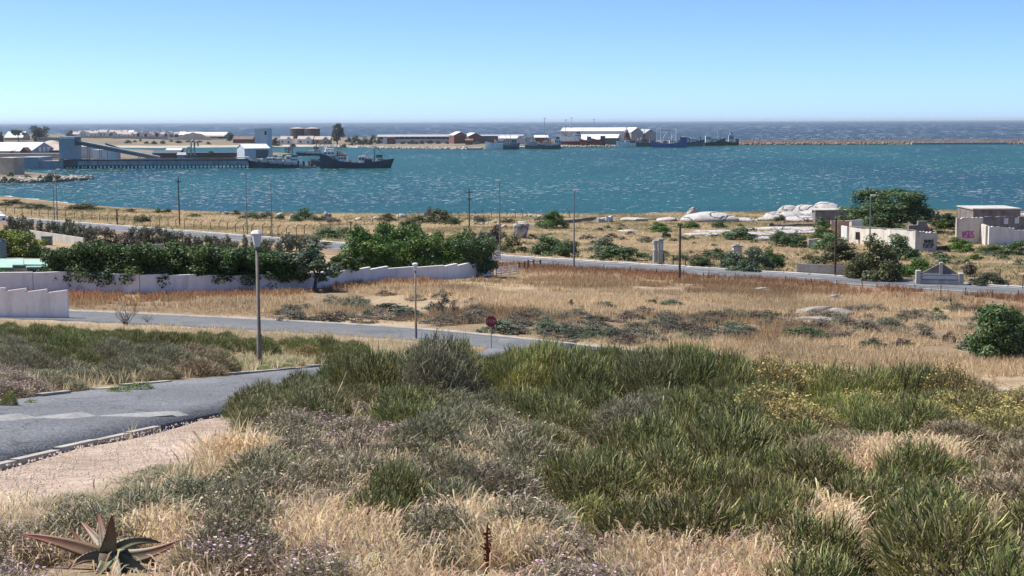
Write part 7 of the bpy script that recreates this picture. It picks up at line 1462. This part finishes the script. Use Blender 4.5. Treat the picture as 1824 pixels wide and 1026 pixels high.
# ------------------------------------------------------------------ grass, nobody could count it
STRAW = [(0.70, 0.585, 0.41), (0.78, 0.675, 0.49), (0.62, 0.50, 0.335), (0.52, 0.42, 0.285)]
tuft = [blades(k, 9, .5, .019, STRAW, .7, .5) for k in range(4)]
headed = [blades(20 + k, 11, .8, .0085, STRAW, .95, .5, True) for k in range(6)]
def ground_points(n, fn):
    out = []
    while len(out) < n:
        P = fn(); 
        if P is not None: out.append(P)
    return np.array(out)
def uni(n, x0, x1, y0, y1, ok):
    X = rq.uniform(x0, x1, n); Y = rq.uniform(y0, y1, n); k = ok(X, Y); X, Y = X[k], Y[k]; return np.c_[X, Y, H(X, Y)]
# near straw with seed heads
PA0 = G(193, 1016); N = 62000; Yn = np.sqrt(rq.uniform(5.4 ** 2, 15.5 ** 2, N)); Xn = rq.uniform(-.44, .44, N) * Yn
Zn = H(Xn, Yn); v = np.c_[Xn, Yn, Zn - CAMZ]; dz_ = v @ fw; pxn = 912 + F * (v @ rt) / dz_; pyn = 513 - F * (v @ up) / dz_
KK = np.array([k_ for _, _, k_ in SEEDS]); kd = np.concatenate([KK[np.argmin((SD[:, 0][None] - pxn[i:i + 4000, None]) ** 2 + ((SD[:, 1][None] - pyn[i:i + 4000, None]) * 1.7) ** 2, 1)] for i in range(0, N, 4000)]); dens = np.where(kd == '-', 1.0, np.where(np.isin(kd, ['P', 'F', 'B']), .22, .03))
ok = (rq.random(N) < dens) & (road_mask(Xn, Yn) > .35) & ~(in_poly(GRAVEL_POLY, Xn + .10 * rq.normal(size=N), Yn + .15 * rq.normal(size=N)) & (rq.random(N) < .985)) & (fbm(Xn, Yn, 1.1, 73) > .39 + .14 * rq.random(N)) & (np.hypot(Xn - PA0[0], Yn - PA0[1] + .2) > .55)
keep = np.nonzero(ok)[0][:14500]; Pn = np.c_[Xn, Yn, Zn][keep]
hh = .19 * (0.55 + .9 * rq.random(len(Pn)) ** 1.5) * np.interp(Pn[:, 1], [6, 9, 14], [.8, 1, 1.25]) * np.where(kd[keep] == '-', 1.0, .9); tn = np.c_[1 + rq.normal(0, .05, len(Pn)), 1 + rq.normal(0, .05, len(Pn)), 1 + rq.normal(0, .08, len(Pn))]
tn *= (0.82 + .55 * fbm(Pn[:, 0], Pn[:, 1], 1.6, 71))[:, None] * np.array([[1, .97, .87]])
scatter('dry_grass', headed, Pn, hh * 1.3, hh, tn, 'straw', 'tall pale straw grass with seed heads on the near slope')
# thin straw among the thicket and on both sides of the hill road
P_ = uni(40000, -34, 20, 13, 88, lambda X, Y: (np.abs(X) < .44 * Y) & (road_mask(X, Y) > .25) & (rq.random(len(X)) < .55) & ~(in_poly(GRAVEL_POLY, X, Y) & (rq.random(len(X)) < .985)))[:11500]
hh = .30 * (.6 + .8 * rq.random(len(P_))); tn = (0.6 + .7 * fbm(P_[:, 0], P_[:, 1], 4, 72))[:, None] * np.array([[1, .97, .9]])
scatter('dry_grass', tuft, P_, hh * 1.2, hh, tn, 'straw', 'thin dry grass growing between the bushes of the slope')
# dry field between the roads
def fieldok(X, Y):
    return (np.abs(X) < .46 * Y) & (Y > lerp_pts(X, R2PTS) + R2W + .9) & (Y < lerp_pts(X, R1PTS) - R1W - .8) & (road_mask(X, Y) > .7)
P_ = uni(160000, -48, 62, 62, 196, fieldok); 
gw = np.array([[p_[0], p_[1]] for p_ in GW]); wl = np.interp(P_[:, 0], gw[:, 0], gw[:, 1], left=gw[0, 1], right=400); P_ = P_[((P_[:, 1] < wl - .5) | (P_[:, 0] > gw[-1, 0])) & (fbm(P_[:, 0], P_[:, 1], 7, 87) > .34 + .1 * rq.random(len(P_)))][:46000]
n1 = fbm(P_[:, 0], P_[:, 1], 11, 81); d1 = dist_to(ROAD1[::3], P_[:, 0], P_[:, 1]) - R1W; wd = np.abs(wl[:len(P_)] - P_[:, 1]) if False else np.full(len(P_), 99.0)
wl2 = np.interp(P_[:, 0], gw[:, 0], gw[:, 1]); near_wall = (P_[:, 0] < gw[-1, 0]) & (wl2 - P_[:, 1] < 7)
redw = np.clip(1.15 - d1 / 15, 0, 1) * (P_[:, 0] > gw[-1, 0] - 1) + near_wall * .75; red = rq.random(len(P_)) < redw * 1.15 * (.4 + n1)
tn = .9 * np.where(red[:, None], np.array([[.56, .375, .29]]), np.where((fbm(P_[:, 0], P_[:, 1], 16, 85) < .44)[:, None], np.array([[.66, .57, .48]]), np.array([[1.0, .94, .84]]))) * (.62 + .75 * n1)[:, None] * (1 + rq.normal(0, .08, (len(P_), 1)))
hh = np.where(red, .55, .48) * (.55 + .75 * rq.random(len(P_))); side = dist_to(ROAD2[::3], P_[:, 0], P_[:, 1]) - R2W; hh *= np.clip(side / 4, .25, 1)
field = [blades(40 + k, 7, .7, .036, STRAW, .75, .5, simple=True) for k in range(4)]
scatter('dry_grass', field, P_, hh * 1.3, hh, tn, 'straw', 'tawny dry grass covering the field between the roads')
# coastal strip
P_ = uni(110000, -150, 150, 130, 372, lambda X, Y: (np.abs(X) < .46 * Y) & (Y > lerp_pts(X, R1PTS) + R1W + 1.5) & (Y < lerp_pts(X, SHPTS) - 6))[:30000]
n1 = fbm(P_[:, 0], P_[:, 1], 13, 91); tn = np.where((n1 < .49)[:, None], np.array([[.47, .50, .36]]), np.array([[.95, .86, .74]])) * (.6 + .7 * n1)[:, None]; hh = .42 * (.5 + .8 * rq.random(len(P_)))
coastg = [blades(60 + k, 6, .9, .06, STRAW, .9, .5, simple=True) for k in range(3)]
scatter('dry_grass', coastg, P_, hh * 1.8, hh, tn, 'straw', 'dry grass of the coastal strip beyond the road')
# pebbles on the gravel verge
Xg = rq.uniform(-6.2, -2.6, 9000); Yg = rq.uniform(7, 31, 9000); k = in_poly(GRAVEL_POLY, Xg, Yg) & (road_mask(Xg, Yg) > .1); Xg, Yg = Xg[k], Yg[k]
V = []; Q = []
for x, y, z in zip(Xg[:4200], Yg, H(Xg, Yg)):
    s = rq.uniform(.006, .019); k0 = len(V); a = rq.uniform(0, 6.28)
    for j in range(4): V.append((x + s * math.cos(a + j * 1.57) * rq.uniform(.7, 1.2), y + s * math.sin(a + j * 1.57) * rq.uniform(.7, 1.2), z - .01))
    V.append((x, y, z + s * .7)); Q += [(k0, k0 + 1, k0 + 4), (k0 + 1, k0 + 2, k0 + 4), (k0 + 2, k0 + 3, k0 + 4), (k0 + 3, k0, k0 + 4)]
plain('pebble', (0.46, 0.37, 0.31), 0.9, 0.35, 9.0); tag(obj_np('gravel', mesh_np('gravel', V, Q, None, 'pebble')), 'pinkish pebbles strewn on the bare verge beside the hill road', 'gravel', kind='stuff')

# ------------------------------------------------------------------ aloe, red stalk, weeds
m, n, b, o = nt('aloe_leaf'); at = n.nodes.new('ShaderNodeAttribute'); at.attribute_name = 'Col'; c = mixc(n, 1.0, at.outputs['Color'], ramp(n, noise(n, 14, 4, .6, world_pos(n)), [(.3, grey(.75)), (.7, grey(1.2))]), 'MULTIPLY'); n.links.new(c, b.inputs['Base Color']); b.inputs['Roughness'].default_value = .5; b.inputs['Specular IOR Level'].default_value = .3
PA = G(193, 1016); PA[2] += .05; al = empty('aloe', PA, 0, 'aloe with thick grey-green and reddish curved leaves in near left corner', 'aloe')
GRN, RED, OLV = np.array([.135, .165, .095]), np.array([.22, .055, .040]), np.array([.165, .115, .062])
def aloe_leaf(tip, ctrl, w0, c0, c1, dy=0.0, start=(0, 0, .02)):
    T = W(*tip, PA[1] + dy) - PA; Cc = W(*ctrl, PA[1] + dy * .5) - PA; S0 = np.array(start); N_ = 12; V = []; C = []; prev = None
    for i in range(N_ + 1):
        t = i / N_; p = S0 * (1 - t) ** 2 + Cc * 2 * t * (1 - t) + T * t * t; d = 2 * (1 - t) * (Cc - S0) + 2 * t * (T - Cc); d /= np.linalg.norm(d); sdv = np.cross(d, np.array([0, -1.0, .55])); sdv /= np.linalg.norm(sdv); upv = np.cross(sdv, d); w = w0 * (1 - t) ** .75 * (1.0 if t > .12 else .85 + t) + .002; th = w * .6
        for u, v_ in ((-1, .35), (-.55, -.35), (0, -.62), (.55, -.35), (1, .35), (.5, .12), (0, 0.02), (-.5, .12)): V.append(p + sdv * u * w + upv * v_ * th * 1.6); C.append(c0 * (1 - t ** 1.4) + c1 * t ** 1.4)
    Q = [(i * 8 + j, i * 8 + (j + 1) % 8, (i + 1) * 8 + (j + 1) % 8, (i + 1) * 8 + j) for i in range(N_) for j in range(8)]
    lf = obj_np('leaf', mesh_np('leaf', V, Q, np.array(C), 'aloe_leaf', True), al)
    q = MB()
    for i in range(1, N_ - 1):
        for e_ in (0, 4):
            a_ = V[i * 8 + e_]; sd = V[i * 8 + e_] - V[i * 8 + 6]; sd = sd / (np.linalg.norm(sd) + 1e-9); f_ = V[(i + 1) * 8 + e_] - a_; q.add([a_ - f_ * .08, a_ + f_ * .08, a_ + f_ * .06 + sd * .012], [(0, 1, 2), (2, 1, 0)])
    q.build('teeth', 'post_rust', lf); return lf
for a in (((36, 952), (110, 962), 0.0540, OLV, RED, .12), ((128, 943), (150, 985), 0.0540, GRN, RED * .8, .2), ((144, 929), (178, 962), 0.0459, GRN * 1.2, RED, .3), ((176, 916), (186, 960), 0.0486, GRN, RED, .25), ((199, 917), (200, 965), 0.0648, GRN, RED * .9, -.05), ((273, 961), (205, 955), 0.0459, OLV, RED, .22), ((287, 967), (225, 952), 0.0513, GRN, OLV, .05), ((331, 958), (255, 1000), 0.0621, GRN, RED * 1.1, -.05), ((292, 1022), (275, 985), 0.0378, OLV, RED, .15), ((268, 1034), (245, 1000), 0.0540, GRN, OLV, -.15), ((160, 1040), (195, 1000), 0.0540, GRN, OLV, -.2), ((172, 975), (168, 985), 0.0432, GRN * 1.15, OLV, .28), ((120, 1015), (150, 985), 0.0459, GRN, RED, -.1), ((215, 1048), (210, 1000), 0.0540, GRN, OLV, -.25)): aloe_leaf(*a)
MB().lathe([(.05, -.12), (.07, 0), (.05, .06)], 10).build('stem', 'bark', al, True)
PR = G(866, 1030); h_ = height_for(PR, 930); e = empty('dock_stalk', PR, 0, 'rusty red dead seed stalk standing in the straw at the bottom', 'plant'); plain('dock_red', (.20, .055, .028), .8, .3, 20.0)
MB().path([(0, 0, -.05), (.01, 0, h_ * .45), (.005, 0, h_ * .8), (.012, 0, h_)], [.009, .010, .008, .003], 6).build('stem', 'dock_red', e)
q = MB()
for k in range(60):
    z_ = h_ * (.28 + .62 * rq.random()); a_ = rq.uniform(0, 6.28); r_ = .008 + .016 * rq.random(); c_ = np.array([.01 + r_ * math.cos(a_), r_ * math.sin(a_), z_]); s_ = .009; q.add([c_ + [-s_, 0, 0], c_ + [0, -s_, s_], c_ + [s_, 0, 0], c_ + [0, s_, -s_]], [(0, 1, 2, 3), (3, 2, 1, 0)])
q.build('seed_clusters', 'dock_red', e); MB().path([(0, 0, h_ * .5), (-.035, 0, h_ * .58)], [.007, .004], 5).build('side_shoot', 'dock_red', e)
for k, (cx, b, w, t, lab) in enumerate(((212, 697, 44, 684, 'fresh green weed patch by the hill road kerb, left one'), (240, 694, 44, 680, 'fresh green weed patch by the kerb, middle one'), (258, 693, 34, 679, 'fresh green weed patch by the kerb, right one'), (55, 717, 26, 710, 'small green weed on the kerb at left'))):
    bush(cx, b, w, t, 'lime', lab, 'mound', 500, .06, 'green_weed', 'weed')
# bare branches by the near wall and the dead branches over the side road
for k, (cx, b, w, t, lab) in enumerate(((225, 578, 70, 536, 'bare branching dead bush over the side road at left'), (145, 522, 40, 500, 'dead branches heaped against the garden wall'), (262, 574, 30, 558, 'grey dead twigs beside the bare branching bush'))):
    P = G(cx, b); o = obj_np('dead_bush', stem_mesh(('dead', k), seed=500 + k, n_main=26, n_side=60, spread=.5, base_r=.08, width=.008, cb=(.12, .095, .075), ct=[(.17, .14, .11), (.12, .10, .08)], curve=.1, side_len=.4, wiggle=.12)); o.location = P; wd = w / ppm(P); o.scale = (wd, wd, height_for(P, t)); tag(o, lab, 'bush')
# long grass stalks rising above the thicket
for k, (cx, b, t, lean) in enumerate(((588, 760, 662, .25), (462, 750, 690, -.02), (1178, 770, 690, .05), (1185, 745, 665, .1), (1240, 735, 690, .2), (1330, 730, 650, .08), (1490, 745, 690, 0), (1628, 715, 668, .04), (760, 925, 855, -.1), (250, 620, 578, .25), (1695, 740, 690, .02))):
    P = G(cx, b); h_ = height_for(P, t); q = MB().path([(0, 0, 0), (lean * h_ * .4, 0, h_ * .5), (lean * h_, 0, h_ * .82), (lean * h_ * 1.25, 0, h_)], [.006, .006, .012, .004], 5); o = q.build('grass_stalk', 'straw_stalk' if 'straw_stalk' in MAT else (plain('straw_stalk', (.42, .36, .2), .9, .1, 5) and 'straw_stalk'), None, True); o.location = P; tag(o, 'single tall pale grass stalk rising out of the bushes', 'grass stalk', 'tall grass stalks in the thicket')

# ================================================================== AIR: thin sea haze
m = bpy.data.materials.new('haze'); m.use_nodes = True; MAT['haze'] = m; n = m.node_tree; n.nodes.clear()
out = n.nodes.new('ShaderNodeOutputMaterial'); pv = n.nodes.new('ShaderNodeVolumePrincipled'); pv.inputs['Color'].default_value = (0.80, 0.93, 1.0, 1); pv.inputs['Density'].default_value = 0.00004; pv.inputs['Anisotropy'].default_value = 0.2
n.links.new(pv.outputs[0], out.inputs['Volume'])
hz_ = MB().box(-95000, 95000, -300, 95000, -12, 60).build('haze', None); hz_.data.materials.append(m); tag(hz_, 'thin pale sea haze over bay and harbour', 'haze', kind='stuff')
